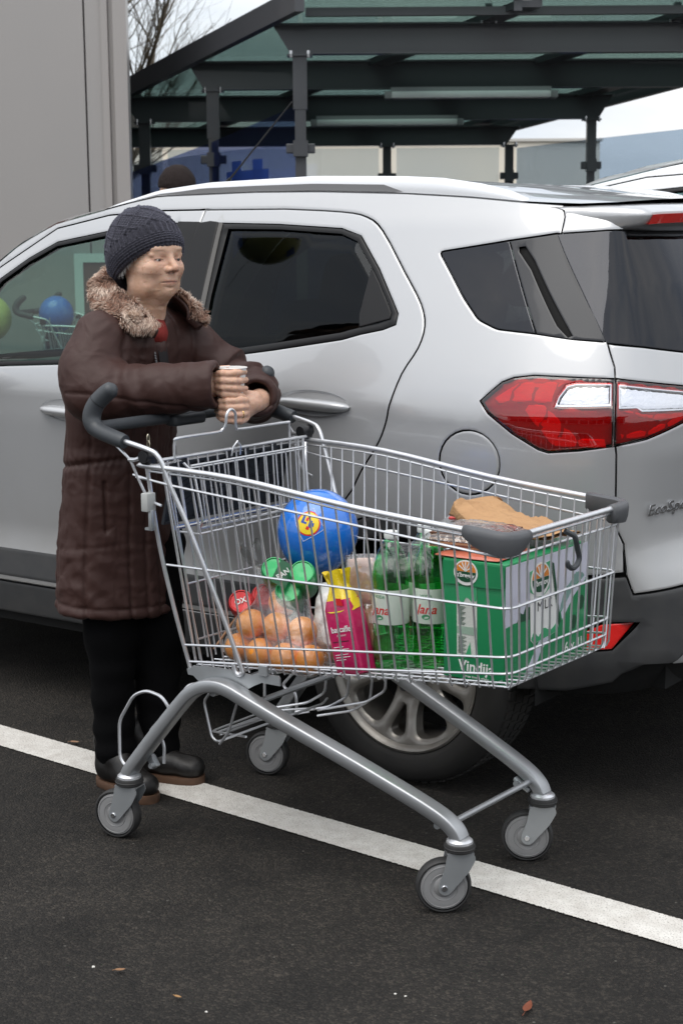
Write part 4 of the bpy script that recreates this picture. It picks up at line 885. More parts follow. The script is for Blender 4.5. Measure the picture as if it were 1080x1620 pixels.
def make_cart(label,group,loc,rotz,det=True):
    ct=thing('shopping_cart',label,'shopping cart',loc,rotz,group)
    # chassis tubes
    P=[(-.452,.296,.170),(-.440,.2945,.190),(-.415,.291,.222),(-.350,.283,.302),(-.285,.275,.378),(-.255,.2715,.408),(-.218,.267,.428),(-.180,.262,.434),(-.145,.2577,.428),(-.105,.253,.413),(.004,.239,.370),(.188,.216,.302),(.317,.200,.252),(.380,.192,.226),(.420,.187,.206),(.444,.184,.186),(.4535,.183,.168)]
    P=np.array(P); P=smooth_path(P,3)
    for sg in (-1,1):
        mb=MB(); Q=P*[1,sg,1]; mb.tube(Q,.0185,n=16,flat=(.86,1.12),up=(0,1,0)); mb.out('chassis_tube',ZT,ct,auto=50)
    mb=MB(); mb.tube([(.425,-.165,.196),(.425,.165,.196)],.0075,n=10); mb.out('cross_bar',ZT,ct)
    for sg in(-1,1):
        mb=MB(); mb.box((.405,sg*.172,.185),(.05,.022,.012),M3=[[.85,0,.5],[0,1,0],[-.5,0,.85]],bev=.004); mb.lathe([(0,-.016),(.008,-.016),(.008,.016),(0,.016)],c=(.395,sg*.172,.187),axis='y',n=12); mb.out('wheel_lug',ZP,ct)
    mb=MB(); mb.tube([(-.20,-.262,.415),(-.20,.262,.415)],.012,n=10); mb.tube([(-.09,-.25,.40),(-.09,.25,.40)],.008,n=8); mb.out('cross_bar',ZT,ct)
    # side brackets under the basket
    for sg in (-1,1):
        pl=[(-.300,.452),(-.285,.458),(-.280,.463),(-.262,.463),(-.255,.467),(-.150,.470),(-.10,.466),(-.085,.473),(-.02,.476),(-.016,.470),(-.016,.452),(-.07,.452),(-.095,.440),(-.120,.425),(-.16,.418),(-.235,.418),(-.262,.425),(-.280,.438),(-.296,.438)]
        mb=MB(); mb.prism(pl,-.002,.002,fn=lambda a_,b_,c_,sg=sg:(a_,sg*(NH(a_,.46)+.002+c_),b_)); 
        mb.box((-.062,sg*(NH(-.06,.47)+.004),.484),(.026,.010,.026),bev=.002)
        mb.out('mounting_plate',ZP,ct,smooth=False)
    # basket
    def S3(a,z,sg): return (a,sg*NH(a,z),z)
    # row curves: rim, row2, row3, row4, row5, bottom
    RIM=[(-.352,.955),(-.09,.945),(.238,.907),(.523,.884),(.617,.876)]
    rows=[([(-.40,.930),(-.355,.922),(-.277,.912),(.234,.867),(.607,.832)],.0030),([(-.328,.713),(.609,.722)],.0030),([(-.305,.512),(.203,.570),(.603,.615)],.0030),([(-.299,.470),(.198,.527),(.603,.578)],.0030)]
    bot=[(-.295,.457),(.198,.508),(.590,.548)]
    mb=MB()
    for rw,r in rows:
        L_=[S3(a,z,-1) for a,z in rw]; Rr=[S3(a,z,1) for a,z in rw][::-1]
        mb.tube(fillet(L_+Rr,[0]+[.2 if len(rw)>2 and i<len(rw)-1 else .030 for i in range(1,2*len(rw)-1)]+[0] if False else .030,6),r,n=7)
    mb.out('basket_rings',ZC,ct)
    # rim tube: sides and front
    mb=MB()
    for sg in (-1,1): mb.tube(smooth_path([S3(a,z,sg) for a,z in [(-.375,.957)]+RIM[:-1]+[(.600,.8785)]],4),.0068,n=10)
    mb.tube([(.617,-.245,.8755),(.617,.245,.8755)],.0068,n=10); mb.out('basket_rim',ZC,ct)
    if det:
        mb=MB()
        for sg in (-1,1): mb.tube(smooth_path([(a,sg*(NH(a,z)-.004),z-.0125) for a,z in RIM[:-1]+[(.600,.8785)]],4),.0028,n=6)
        mb.tube([(.613,-.25,.863),(.613,.25,.863)],.0028,n=6); mb.out('basket_rings',ZC,ct)
    rz=lambda a,R_:float(np.interp(a,[p[0] for p in R_],[p[1] for p in R_]))
    # side wires (fanning), each side one part
    nW=25 if det else 14
    for sg in (-1,1):
        mb=MB()
        for k in range(nW):
            t=k/(nW-1); at=-.300+.895*t; ab=-.252+.845*t; zt=rz(at,RIM)-.009; zb=rz(ab,bot)
            p0=np.array(S3(at,zt,sg)); p1=np.array(S3(ab,zb+.004,sg)); p0[1]-=sg*.004
            mb.tube([p0,p1,(ab,p1[1]-sg*.006,zb-.006)],.00235,n=6,caps=True)
        mb.out('side_wires',ZC,ct)
    # front wires
    mb=MB(); nF=15 if det else 8
    for k in range(nF):
        t=-1+2*(k+.5)/nF; bt=.255*t; bb=.232*t
        mb.tube([(.613,bt,.866),(.608,bt*.985,.80),(.603,bb,.56),(.597,bb,.548),(.585,bb,.546)],.00235,n=6)
    mb.out('front_wires',ZC,ct)
    # floor
    mb=MB()
    n1=15 if det else 8
    for k in range(n1):
        t=-1+2*(k+.5)/n1; b0=.225*t; b1=.228*t
        mb.tube([(-.290,b0,.458),(.198,b0,.5075),(.590,b1,.5465)],.0022,n=5)
    for k in range(19 if det else 9):
        a=-.27+.86*k/(18 if det else 8); z=rz(a,bot)-.004; h=NH(a,z+.01); mb.tube([(a,-h,z+.012),(a,-h+.01,z),(a,h-.01,z),(a,h,z+.012)],.0024,n=5)
    mb.out('basket_floor',ZC,ct)
    # rear frame posts, braces
    for sg in (-1,1):
        mb=MB(); Q=[(-.405,sg*.312,.967),(-.385,sg*.311,.968),(-.358,sg*.307,.975),(-.353,sg*.305,.950),(-.344,sg*.280,.764),(-.322,sg*.258,.607),(-.296,sg*.238,.470),(-.292,sg*.236,.452)]
        mb.tube(smooth_path(Q,5),.0052,n=9); mb.out('rear_post',ZC,ct)
        mb=MB(); Q=[(-.418,sg*.3215,1.013),(-.34,sg*.317,.997),(-.315,sg*.311,.984),(-.298,sg*.306,.955),(-.281,sg*.302,.91),(-.238,sg*.286,.806),(-.186,sg*.264,.661),(-.168,sg*.256,.608),(-.129,sg*.238,.485),(-.126,sg*.237,.468),(-.135,sg*.237,.461),(-.146,sg*.237,.468),(-.152,sg*.238,.487)]
        mb.tube(smooth_path(Q,5),.0062,n=10); mb.out('handle_support',ZC,ct)
        mb=MB(); Q=[(-.440,sg*.318,.998),(-.420,sg*.318,.985),(-.401,sg*.312,.967),(-.385,sg*.305,.925),(-.366,sg*.299,.884),(-.352,sg*.296,.868),(-.322,sg*.292,.860)]
        mb.tube(fillet([np.array(q) for q in Q],.012,4),.0036,n=8); mb.tube([(-.39,sg*.305,.925),(-.355,sg*.300,.921)],.003,n=6); mb.out('support_loop',ZC,ct)
        mb=MB(); mb.box((-.352,sg*.300,.972),(.030,.036,.030),bev=.008); mb.lathe([(0,-.022),(.014,-.022),(.016,-.018),(.016,.018),(.014,.022),(0,.022)],c=(-.352,sg*.300,.978),axis='y',n=18); mb.out('hinge_clip',BKc,ct)
    # coin lock and chain on the near side
    mb=MB(); mb.box((-.352,-.305,.868),(.022,.030,.045),bev=.003); mb.out('coin_lock',pm('lock_grey',(.42,.43,.42),.45),ct)
    mb=MB(); mb.box((-.344,-.305,.825),(.010,.012,.050),bev=.002); mb.box((-.350,-.305,.803),(.022,.01,.006)); mb.out('coin_lock_tab',ZP,ct)
    if det:
        mb=MB()
        for k in range(6):
            c=np.array([-.395,-.255,1.012-.0155*k]); e=np.array([1,0,0]) if k%2 else np.array([0,1,0])
            mb.tube([c+e*.0042*math.cos(t)+np.array([0,0,.0105])*math.sin(t) for t in np.linspace(0,2*math.pi,14,endpoint=False)],.0015,n=5,closed=True)
        mb.out('lock_chain',pm('chain_brass',(.55,.50,.38),.3,metal=1),ct)
    # handle: bar and two horns
    mb=MB(); mb.tube([(-.510,-.316,1.034),(-.518,-.28,1.036),(-.520,0,1.036),(-.518,.28,1.036),(-.510,.316,1.034)],[.0165,.0150,.0150,.0150,.0165],n=16); mb.box((-.506,0,1.030),(.040,.12,.030),bev=.008); mb.out('handle_bar',PG,ct,auto=60)
    for sg in (-1,1):
        Q=smooth_path([(-.408,sg*.3215,1.010),(-.440,sg*.321,1.017),(-.492,sg*.320,1.030),(-.515,sg*.3185,1.044),(-.522,sg*.316,1.066),(-.512,sg*.310,1.094),(-.486,sg*.300,1.121),(-.462,sg*.295,1.136)],5)
        rr=np.interp(np.linspace(0,1,len(Q)),[0,.06,.3,.45,.62,.85,.95,1],[.0165,.0185,.0195,.0225,.0225,.0215,.0195,.010])
        mb=MB(); mb.tube(Q,rr,n=20); mb.out('handle_grip',PG,ct,auto=60)
        mb=MB(); q=Q[26] if len(Q)>26 else Q[-8]; i=26; T_=unit(Q[i+1]-Q[i-1]); mb.tube([Q[i]-T_*.0009,Q[i]+T_*.0009],rr[i]+.0006,n=20); mb.out('grip_seam',BKc,ct)
    # corner bumpers
    for sg in (-1,1):
        pth=[S3(.515,.884,sg),S3(.56,.880,sg),S3(.60,.876,sg)]; pth=[np.array(p) for p in pth]+[np.array([.617,sg*.235,.873]),np.array([.617,sg*.185,.873])]
        C=fillet([pth[0],np.array([.619,sg*.2635,.876]),pth[-1]],.032,8); C=np.vstack([C[0],C[0]+(C[1]-C[0])*.33,C[0]+(C[1]-C[0])*.66,C[1:-1],C[-2]+(C[-1]-C[-2])*.5,C[-1]])
        ln=np.concatenate([[0],np.cumsum(np.linalg.norm(np.diff(C,axis=0),axis=1))]); u=ln/ln[-1]
        G=[]
        for i,p in enumerate(C):
            T=C[min(i+1,len(C)-1)]-C[max(i-1,0)]; T[2]=0; T=unit(T); n_=np.array([-T[1],T[0],0]) 
            if n_@(p-np.array([.3,0,p[2]]))<0: n_=-n_
            dn=(.0135+.026*math.sin(math.pi*min(1,max(0,u[i])))**.6) if sg<0 else .030+.008*math.sin(math.pi*u[i]); up_=.010
            ring=[(-.011,up_-.003),(-.005,up_+.001),(.006,up_+.001),(.0125,up_-.004),(.014,-.004),(.0125,-dn*.6),(.008,-dn),(-.004,-dn),(-.011,-dn+.006)]
            G.append([p+n_*x+np.array([0,0,z]) for x,z in ring])
        mb=MB(); mb.grid(np.array(G),closed_v=True); b=np.array(G)
        mb.add(b[0],[tuple(range(9))]); mb.add(b[-1],[tuple(range(9))[::-1]]); o=mb.out('corner_bumper',PG2,ct,auto=50)
        bm=bmesh.new(); bm.from_mesh(o.data); bmesh.ops.remove_doubles(bm,verts=bm.verts,dist=1e-5); bmesh.ops.recalc_face_normals(bm,faces=bm.faces); bm.to_mesh(o.data); bm.free()
    # rear gate
    mb=MB()
    zt,zb=.966,.470; at,ab=-.338,-.287
    G=lambda b,z:(at+(ab-at)*(zt-z)/(zt-zb),b,z)
    mb.tube([G(-.285,zt),G(.285,zt)],.0045,n=8); mb.tube([(-.350,-.285,.953),(-.350,.285,.953)],.0035,n=7)
    for z in (.935,.80,.66,.52): mb.tube([G(-NH(0,z)+.03,z),G(NH(0,z)-.03,z)],.0026,n=6)
    for k in range(15):
        b=-.252+.504*k/14; mb.tube([G(b,zt),G(b*.82,zb)],.0023,n=6)
    for sg in(-1,1): mb.tube([G(sg*.272,zt),G(sg*.222,zb)],.0036,n=7)
    mb.out('rear_gate',ZC,ct)
    # hook bar on top of the gate
    mb=MB(); Q=[(-.336,-.228,.955),(-.333,-.229,1.004),(-.330,-.215,1.014),(-.332,-.080,1.014),(-.331,-.058,1.018),(-.325,-.052,1.030),(-.322,-.050,1.056),(-.320,-.036,1.068),(-.322,-.018,1.056),(-.325,-.014,1.032),(-.331,-.004,1.018),(-.334,.020,1.013),(-.336,.195,1.012),(-.338,.214,1.004),(-.338,.216,.955)]
    mb.tube(smooth_path([np.array(q) for q in Q],5),.0036,n=8); mb.out('hook_bar',ZC,ct)
    # child seat: plastic panel, wires
    mb=MB(); 
    gx=np.linspace(-.225,.225,46); gz=np.linspace(.800,.955,20)
    pa=lambda b,z:-.352-.25*(.955-z)
    x0=(-.222,.222,.798,.952)
    mb.add([(pa(b,z)+d,b,z) for d in (0,.006) for b,z in ((x0[0],x0[2]),(x0[1],x0[2]),(x0[1],x0[3]),(x0[0],x0[3]))],[(0,1,2,3),(7,6,5,4),(0,4,5,1),(1,5,6,2),(2,6,7,3),(3,7,4,0)])
    def strip(b0,z0,b1,z1,w_=.0022,h=.004):
        d=unit(np.array([b1-b0,z1-z0])); n_=np.array([-d[1],d[0]])*w_
        pts=[(b0+n_[0],z0+n_[1]),(b1+n_[0],z1+n_[1]),(b1-n_[0],z1-n_[1]),(b0-n_[0],z0-n_[1])]
        V=[(pa(b,z)+.005,b,z) for b,z in pts]+[(pa(b,z)+.005+h,b,z) for b,z in pts]; mb.add(V,[(4,5,6,7),(0,1,5,4),(1,2,6,5),(2,3,7,6),(3,0,4,7)])
    for b in (-.222,-.11,0.0,.11,.222): strip(b,.80,b,.952,.003,.006)
    for z in (.80,.875,.951): strip(-.222,z,.222,z,.003,.006)
    for k in range(7):
        z=.81+.018*k; strip(.005,min(z+.04,.95),.105,z,.0016); strip(.115,min(z+.04,.95),.218,z,.0016); strip(-.105,z,-.01,min(z+.04,.95),.0012); strip(-.215,z,-.115,min(z+.04,.95),.0012)
    for b in (-.18,-.02,.05,.16): mb.box((-.350,b,.955),(.016,.020,.024),bev=.004)
    mb.out('child_seat',SEATP,ct,smooth=False)
    mb=MB(); mb.tube([(-.352,-.215,.792),(-.352,.215,.792)],.0055,n=8); mb.out('label_rail',pm('rail_blue',(.10,.18,.45),.4,coat=.4),ct)
    mb=MB()
    mb.tube(fillet([np.array(q) for q in [(-.300,-.235,.958),(-.285,-.215,.930),(-.268,-.205,.815),(-.285,-.205,.795),(-.285,.205,.795),(-.268,.205,.815),(-.285,.215,.930),(-.300,.235,.958)]],.02,5),.0034,n=7)
    for k in range(10):
        b=-.18+.36*k/9; mb.tube([(-.290,b,.950),(-.276,b*.97,.80),(-.30,b*.97,.790)],.0021,n=5)
    mb.tube([(-.290,-.22,.950),(-.290,.22,.950)],.003,n=6)
    mb.tube([(-.345+.0,-.205,.782),(-.285,-.205,.782),(-.285,.205,.782),(-.345,.205,.782)],.003,n=6)
    mb.tube([(-.335,-.02,.948),(-.33,-.018,.972),(-.328,-.005,.985),(-.328,.008,.972),(-.333,.010,.948)],.0026,n=6)
    mb.out('child_seat_frame',ZC,ct)
    # lower rack
    mb=MB()
    def W_(pts,r=.0034,f=.014): mb.tube(fillet([np.array(p,float) for p in pts],f,4),r,n=7)
    W_([(-.225,-.20,.43),(-.284,-.20,.364),(-.260,-.20,.276),(-.243,-.20,.266),(-.250,.235,.258),(-.262,.27,.262)])
    W_([(-.150,-.21,.43),(-.20,-.205,.30),(-.235,-.20,.262)])
    W_([(-.235,-.10,.255),(-.42,-.02,.215),(-.425,.20,.215),(-.24,.255,.245)],.003)
    W_([(-.405,.0,.205),(-.43,.02,.192),(-.43,.19,.192),(-.30,.24,.225)],.003)
    for a,b in ((-.20,.205),(-.13,.21),(-.06,.215)): W_([(a,b,.455),(a-.02,b,.30),(a-.08,b,.262),(a-.17,b-.03,.24)],.0036)
    W_([(-.02,.20,.46),(-.02,.20,.34),(-.08,.20,.30),(-.24,.20,.25)],.0036)
    W_([(-.30,-.12,.262),(-.33,.16,.240)],.003); W_([(-.36,-.06,.235),(-.38,.18,.225)],.003)
    mb.out('lower_rack',ZC,ct)
    for sg in (-1,1):
        mb=MB()
        mb.tube(fillet([np.array(p) for p in [(-.445,sg*.289,.206),(-.470,sg*.287,.180),(-.494,sg*.285,.200),(-.492,sg*.285,.297),(-.440,sg*.285,.372),(-.395,sg*.285,.392),(-.345,sg*.285,.385),(-.325,sg*.283,.362),(-.318,sg*.280,.340)]],.02,5),.0042,n=8)
        mb.tube(fillet([np.array(p) for p in [(-.23,sg*.262,.432),(-.275,sg*.262,.420),(-.33,sg*.262,.36),(-.409,sg*.262,.279),(-.398,sg*.262,.266),(-.372,sg*.262,.272),(-.362,sg*.262,.25),(-.362,sg*.264,.205)]],.012,4),.0042,n=8)
        mb.out('guard_loop',ZC,ct)
        mb=MB(); mb.box((-.395,sg*.268,.205),(.022,.016,.034),M3=[[.8,0,-.6],[0,1,0],[.6,0,.8]],bev=.003); mb.lathe([(0,-.013),(.007,-.013),(.007,.013),(0,.013)],c=(-.39,sg*.272,.198),axis='y',n=10); mb.out('guard_lug',ZP,ct)
    # plastic hook on the front wires
    mb=MB(); hk=smooth_path([(.620,-.030,.858),(.632,-.012,.846),(.634,-.006,.835),(.630,.010,.812),(.630,.018,.792),(.630,.008,.778),(.630,-.012,.774),(.630,-.030,.782),(.630,-.035,.793)],5)
    mb.tube(hk,[.0062]*(len(hk)-4)+[.0058,.0054,.005,.0045],n=9); mb.out('bag_hook',PG,ct)
    for (a,b,ang,n_) in ((.4535,-.183,R(40),1),(.4535,.183,R(30),0),(-.452,-.296,R(12),1),(-.452,.296,R(15),0)): castor(ct,a,b,ang,False)
    return ct
cart=make_cart('loaded shopping cart in front of the silver car, woman leaning on its handle','shopping carts',(.005,3.822,0),R(-37))
# ================================================================ SDF modelling helpers
_lat=np.random.RandomState(5).rand(32,32,32)
def vnoise(P,f,seed=0):
    q=np.asarray(P,float)*f+seed*7.31+100; i=np.floor(q).astype(int); t=q-i; t=t*t*(3-2*t); r=0
    for dx in (0,1):
        for dy in (0,1):
            for dz in (0,1):
                w_=(t[:,0] if dx else 1-t[:,0])*(t[:,1] if dy else 1-t[:,1])*(t[:,2] if dz else 1-t[:,2])
                r=r+w_*_lat[(i[:,0]+dx)%32,(i[:,1]+dy)%32,(i[:,2]+dz)%32]
    return r*2-1
def sm(a,b,k):
    h=np.maximum(k-np.abs(a-b),0)/k; return np.minimum(a,b)-h*h*k*.25
def smx(a,b,k): return -sm(-a,-b,k)
def cone(X,a,b,ra,rb):
    a=np.asarray(a,np.float32); b=np.asarray(b,np.float32); ba=b-a; L2=float(ba@ba)+1e-12
    t=np.clip(((X[0]-a[0])*ba[0]+(X[1]-a[1])*ba[1]+(X[2]-a[2])*ba[2])/L2,0,1)
    return np.sqrt((X[0]-a[0]-t*ba[0])**2+(X[1]-a[1]-t*ba[1])**2+(X[2]-a[2]-t*ba[2])**2)-(ra+(rb-ra)*t)
def ell(X,c,r,yaw=0):
    x,y,z=X[0]-c[0],X[1]-c[1],X[2]-c[2]
    if yaw: c_,s_=math.cos(yaw),math.sin(yaw); x,y=x*c_+y*s_,-x*s_+y*c_
    k0=np.sqrt((x/r[0])**2+(y/r[1])**2+(z/r[2])**2); k1=np.sqrt((x/r[0]**2)**2+(y/r[1]**2)**2+(z/r[2]**2)**2)
    return k0*(k0-1)/np.maximum(k1,1e-6)
def chain(X,pts,rr,k=None):
    d=None
    for i in range(len(pts)-1):
        c=cone(X,pts[i],pts[i+1],rr[i],rr[i+1]); d=c if d is None else (np.minimum(d,c) if k is None else sm(d,c,k))
    return d
def nets(fn,lo,hi,h):
    lo=np.asarray(lo,float); n=[int(np.ceil((hi[i]-lo[i])/h))+1 for i in range(3)]
    ax=[(lo[i]+h*np.arange(n[i])).astype(np.float32) for i in range(3)]
    X=np.meshgrid(*ax,indexing='ij'); D=fn(X).astype(np.float32); D[np.abs(D)<1e-9]=1e-9
    for s_ in (0,-1): D[s_]=np.maximum(D[s_],1e-4);D[:,s_]=np.maximum(D[:,s_],1e-4);D[:,:,s_]=np.maximum(D[:,:,s_],1e-4)
    S=D<0; c=n[0]-1,n[1]-1,n[2]-1
    cnt=np.zeros(c,np.int8)
    for dx in (0,1):
        for dy in (0,1):
            for dz in (0,1): cnt+=S[dx:dx+c[0],dy:dy+c[1],dz:dz+c[2]]
    act=(cnt>0)&(cnt<8); idx=np.full(c,-1,np.int64); I=np.argwhere(act); idx[act]=np.arange(len(I))
    acc=np.zeros((len(I),3)); w_=np.zeros(len(I))
    off=[(a,b,c_) for a in (0,1) for b in (0,1) for c_ in (0,1)]
    for i,a in enumerate(off):
        for b in off[i+1:]:
            if sum(abs(a[k]-b[k]) for k in range(3))!=1: continue
            da=D[I[:,0]+a[0],I[:,1]+a[1],I[:,2]+a[2]]; db=D[I[:,0]+b[0],I[:,1]+b[1],I[:,2]+b[2]]; m=(da<0)!=(db<0); t=da/(da-db+1e-20)
            for k in range(3): acc[:,k]+=np.where(m,a[k]+t*(b[k]-a[k]),0)
            w_+=m
    V=lo+(I+acc/w_[:,None])*h; F=[]
    for k in range(3):
        s0=[slice(None)]*3; s1=[slice(None)]*3; s0[k]=slice(0,-1); s1[k]=slice(1,None)
        cr=(S[tuple(s0)]!=S[tuple(s1)]); E=np.argwhere(cr); u,v=(k+1)%3,(k+2)%3
        ok=(E[:,u]>0)&(E[:,v]>0)&(E[:,u]<n[u]-1)&(E[:,v]<n[v]-1); E=E[ok]; ins=S[E[:,0],E[:,1],E[:,2]]
        q=[]
        for du,dv in ((-1,-1),(0,-1),(0,0),(-1,0)):
            G=E.copy(); G[:,u]+=du; G[:,v]+=dv; q.append(idx[G[:,0],G[:,1],G[:,2]])
        q=np.stack(q,1); q[~ins]=q[~ins][:,::-1]; F.append(q)
    F=np.vstack(F); F=F[(F>=0).all(1)]
    return V,F
def vnorm(V,F):
    V=np.asarray(V); n=np.cross(V[F[:,2]]-V[F[:,0]],V[F[:,3]]-V[F[:,1]]); N_=np.zeros_like(V)
    for k in range(4): np.add.at(N_,F[:,k],n)
    return unit(N_)
def relax(V,F,it=2,f=.5):
    V=V.copy()
    e=np.vstack([F[:,[0,1]],F[:,[1,2]],F[:,[2,3]],F[:,[3,0]]]); c=np.bincount(e.ravel(),minlength=len(V))[:,None]
    for _ in range(it):
        A=np.zeros_like(V); np.add.at(A,e[:,0],V[e[:,1]]); np.add.at(A,e[:,1],V[e[:,0]]); V+=f*(A/np.maximum(c,1)-V)
    return V
def fbuild(name,V,F,mat,parent=None,mi=None):
    me=bpy.data.meshes.new(name); nv,nf=len(V),len(F); me.vertices.add(nv); me.vertices.foreach_set('co',np.asarray(V,np.float32).ravel())
    me.loops.add(nf*4); me.loops.foreach_set('vertex_index',np.asarray(F,np.int32).ravel()); me.polygons.add(nf)
    me.polygons.foreach_set('loop_start',np.arange(0,nf*4,4,dtype=np.int32)); me.polygons.foreach_set('use_smooth',np.ones(nf,bool))
    for m in (mat if isinstance(mat,(list,tuple)) else [mat]): me.materials.append(m)
    if mi is not None: me.polygons.foreach_set('material_index',np.asarray(mi,np.int32))
    me.update(calc_edges=True); me.validate(); o=bpy.data.objects.new(name,me); link(o,parent); return o
# ================================================================ WOMAN
PO=np.array([-.60,4.33,0.0]); PR=R(-37)
def skin_mat():
    m,t,o=nt('skin'); n=t.nodes; l=t.links; b=n.new('ShaderNodeBsdfPrincipled'); l.new(b.outputs[0],o.inputs[0])
    b.inputs['Roughness'].default_value=.48; b.inputs['Subsurface Weight'].default_value=.25; b.inputs['Subsurface Radius'].default_value=(.010,.004,.002); b.inputs['Subsurface Scale'].default_value=.8
    tcn=n.new('ShaderNodeTexCoord'); co=tcn.outputs['Object']
    def noise(sc,det): q=n.new('ShaderNodeTexNoise'); q.inputs['Scale'].default_value=sc; q.inputs['Detail'].default_value=det; l.new(co,q.inputs['Vector']); return q.outputs[0]
    r=n.new('ShaderNodeValToRGB'); r.color_ramp.elements[0].position=.3; r.color_ramp.elements[1].position=.7; r.color_ramp.elements[0].color=(.57,.345,.235,1); r.color_ramp.elements[1].color=(.71,.465,.34,1); l.new(noise(35,5),r.inputs[0])
    r2=n.new('ShaderNodeValToRGB'); r2.color_ramp.elements[0].position=.62; r2.color_ramp.elements[1].position=.72; r2.color_ramp.elements[0].color=(1,1,1,1); r2.color_ramp.elements[1].color=(.78,.66,.58,1); l.new(noise(110,2),r2.inputs[0])
    x=n.new('ShaderNodeMix'); x.data_type='RGBA'; x.blend_type='MULTIPLY'; x.inputs[0].default_value=.8; l.new(r.outputs[0],x.inputs[6]); l.new(r2.outputs[0],x.inputs[7])
    at=n.new('ShaderNodeAttribute'); at.attribute_name='tint'; y=n.new('ShaderNodeMix'); y.data_type='RGBA'; y.inputs[7].default_value=(.40,.15,.12,1); l.new(at.outputs['Fac'],y.inputs[0]); l.new(x.outputs[2],y.inputs[6]); a3=n.new('ShaderNodeAttribute'); a3.attribute_name='dark'; y3=n.new('ShaderNodeMix'); y3.data_type='RGBA'; y3.inputs[7].default_value=(.035,.018,.014,1); l.new(a3.outputs['Fac'],y3.inputs[0]); l.new(y.outputs[2],y3.inputs[6]); l.new(y3.outputs[2],b.inputs['Base Color'])
    bu=n.new('ShaderNodeBump'); bu.inputs['Strength'].default_value=.35; bu.inputs['Distance'].default_value=.0015; l.new(noise(260,4),bu.inputs['Height']); l.new(bu.outputs[0],b.inputs['Normal']); return m
def head_sdf(X):
    d=ell(X,(-.008,0,.030),(.092,.073,.090))
    d=sm(d,ell(X,(.030,0,-.030),(.056,.052,.062)),.04)
    d=sm(d,ell(X,(.062,0,-.072),(.024,.025,.018)),.022)
    for s in (-1,1):
        d=sm(d,ell(X,(.052,s*.038,-.018),(.030,.027,.024)),.022)
        d=sm(d,ell(X,(.030,s*.043,-.062),(.036,.018,.026)),.022)
    d=sm(d,ell(X,(.070,0,.034),(.018,.050,.013)),.022)
    d=sm(d,ell(X,(.072,0,-.045),(.019,.028,.020)),.016)
    d=sm(d,cone(X,(-.005,0,-.07),(-.035,0,-.175),.050,.058),.03)
    d=sm(d,cone(X,(.045,0,-.085),(.005,0,-.135),.016,.026),.035)
    for s in (-1,1):
        d=smx(d,-ell(X,(.096,s*.031,.012),(.014,.019,.012)),.012)
        d=sm(d,ell(X,(.0705,s*.031,.008),(.0125,.0155,.0115)),.004)
        d=sm(d,cone(X,(.083,s*.016,.021),(.071,s*.048,.018),.0045,.004),.008)      # upper lid fold
        d=sm(d,cone(X,(.081,s*.020,-.006),(.071,s*.044,-.006),.0035,.003),.008)    # under-eye bag
    # nose
    d=sm(d,chain(X,[(.078,0,.026),(.092,0,.006),(.107,0,-.014)],[.0065,.0078,.0100]),.010)
    for s in (-1,1): d=sm(d,ell(X,(.096,s*.0125,-.0185),(.0105,.0075,.0075)),.006)
    # lips
    d=sm(d,chain(X,[(.080,-.022,-.0520),(.0885,-.010,-.0470),(.0892,0,-.0472),(.0885,.010,-.0470),(.080,.022,-.0520)],[.0015,.0032,.0036,.0032,.0015]),.004)
    d=sm(d,chain(X,[(.080,-.020,-.0545),(.0872,0,-.0556),(.080,.020,-.0545)],[.0020,.0044,.0020]),.005)
    def groove(pts,r,dep,k=.003):
        nonlocal d
        d=smx(d,-chain(X,pts,[r]*len(pts)),k)
    groove([(.083,-.026,-.0530),(.092,-.012,-.0508),(.0935,0,-.0502),(.092,.012,-.0508),(.083,.026,-.0530)],.0014,0,.002)
    for s in (-1,1):
        groove([(.0990,s*.0195,-.014),(.0938,s*.027,-.032),(.0865,s*.0325,-.050)],.0010,0,.004)
        groove([(.0850,s*.0205,.0048),(.0850,s*.030,.0064),(.0800,s*.0420,.0040)],.0021,0,.0012)   # eye slit
        groove([(.084,s*.020,-.0125),(.079,s*.033,-.0165),(.068,s*.046,-.012)],.0008,0,.003)
        groove([(.072,s*.052,.010),(.060,s*.064,.006)],.0006,0,.002); groove([(.071,s*.052,.003),(.058,s*.064,-.004)],.0006,0,.002)
        groove([(.098,s*.0065,-.0285),(.093,s*.010,-.0275)],.0022,0,.002)          # nostril
        groove([(.088,s*.0065,.040),(.086,s*.007,.028)],.0010,0,.004)
    groove([(.088,-.018,-.0645),(.0875,0,-.066),(.088,.018,-.0645)],.0012,0,.006)
    for q in (-.016,-.009,-.003,.004,.010,.017): groove([(.0905-abs(q)*.12,q,-.0425),(.0885-abs(q)*.12,q*1.1,-.0340)],.0004,0,.0012)
    for s in (-1,1):
        for k,(z0,z1) in enumerate(((.014,.022),(.007,.006),(-.001,-.009))): groove([(.070,s*.0535,z0),(.058,s*.066,z1)],.0005,0,.0016)
        groove([(.0815,s*.036,-.030),(.068,s*.052,-.040),(.052,s*.058,-.055)],.0003,0,.0015); groove([(.0800,s*.018,-.066),(.069,s*.034,-.082)],.0004,0,.002)
    for z in (-.110,-.128): groove([(.02,-.055,z),(.055,-.02,z-.008),(.055,.02,z-.008),(.02,.055,z)],.0015,0,.010)
    return d
HY=R(-7); HPt=R(1); HC=np.array([.131,-.004,1.429])
def head2body(P):
    c,s_=math.cos(HPt),math.sin(HPt); x=P[:,0]*c+P[:,2]*s_; z=-P[:,0]*s_+P[:,2]*c; y=P[:,1]
    c,s_=math.cos(HY),math.sin(HY); return np.stack([x*c-y*s_,x*s_+y*c,z],1)+HC
SK=skin_mat()
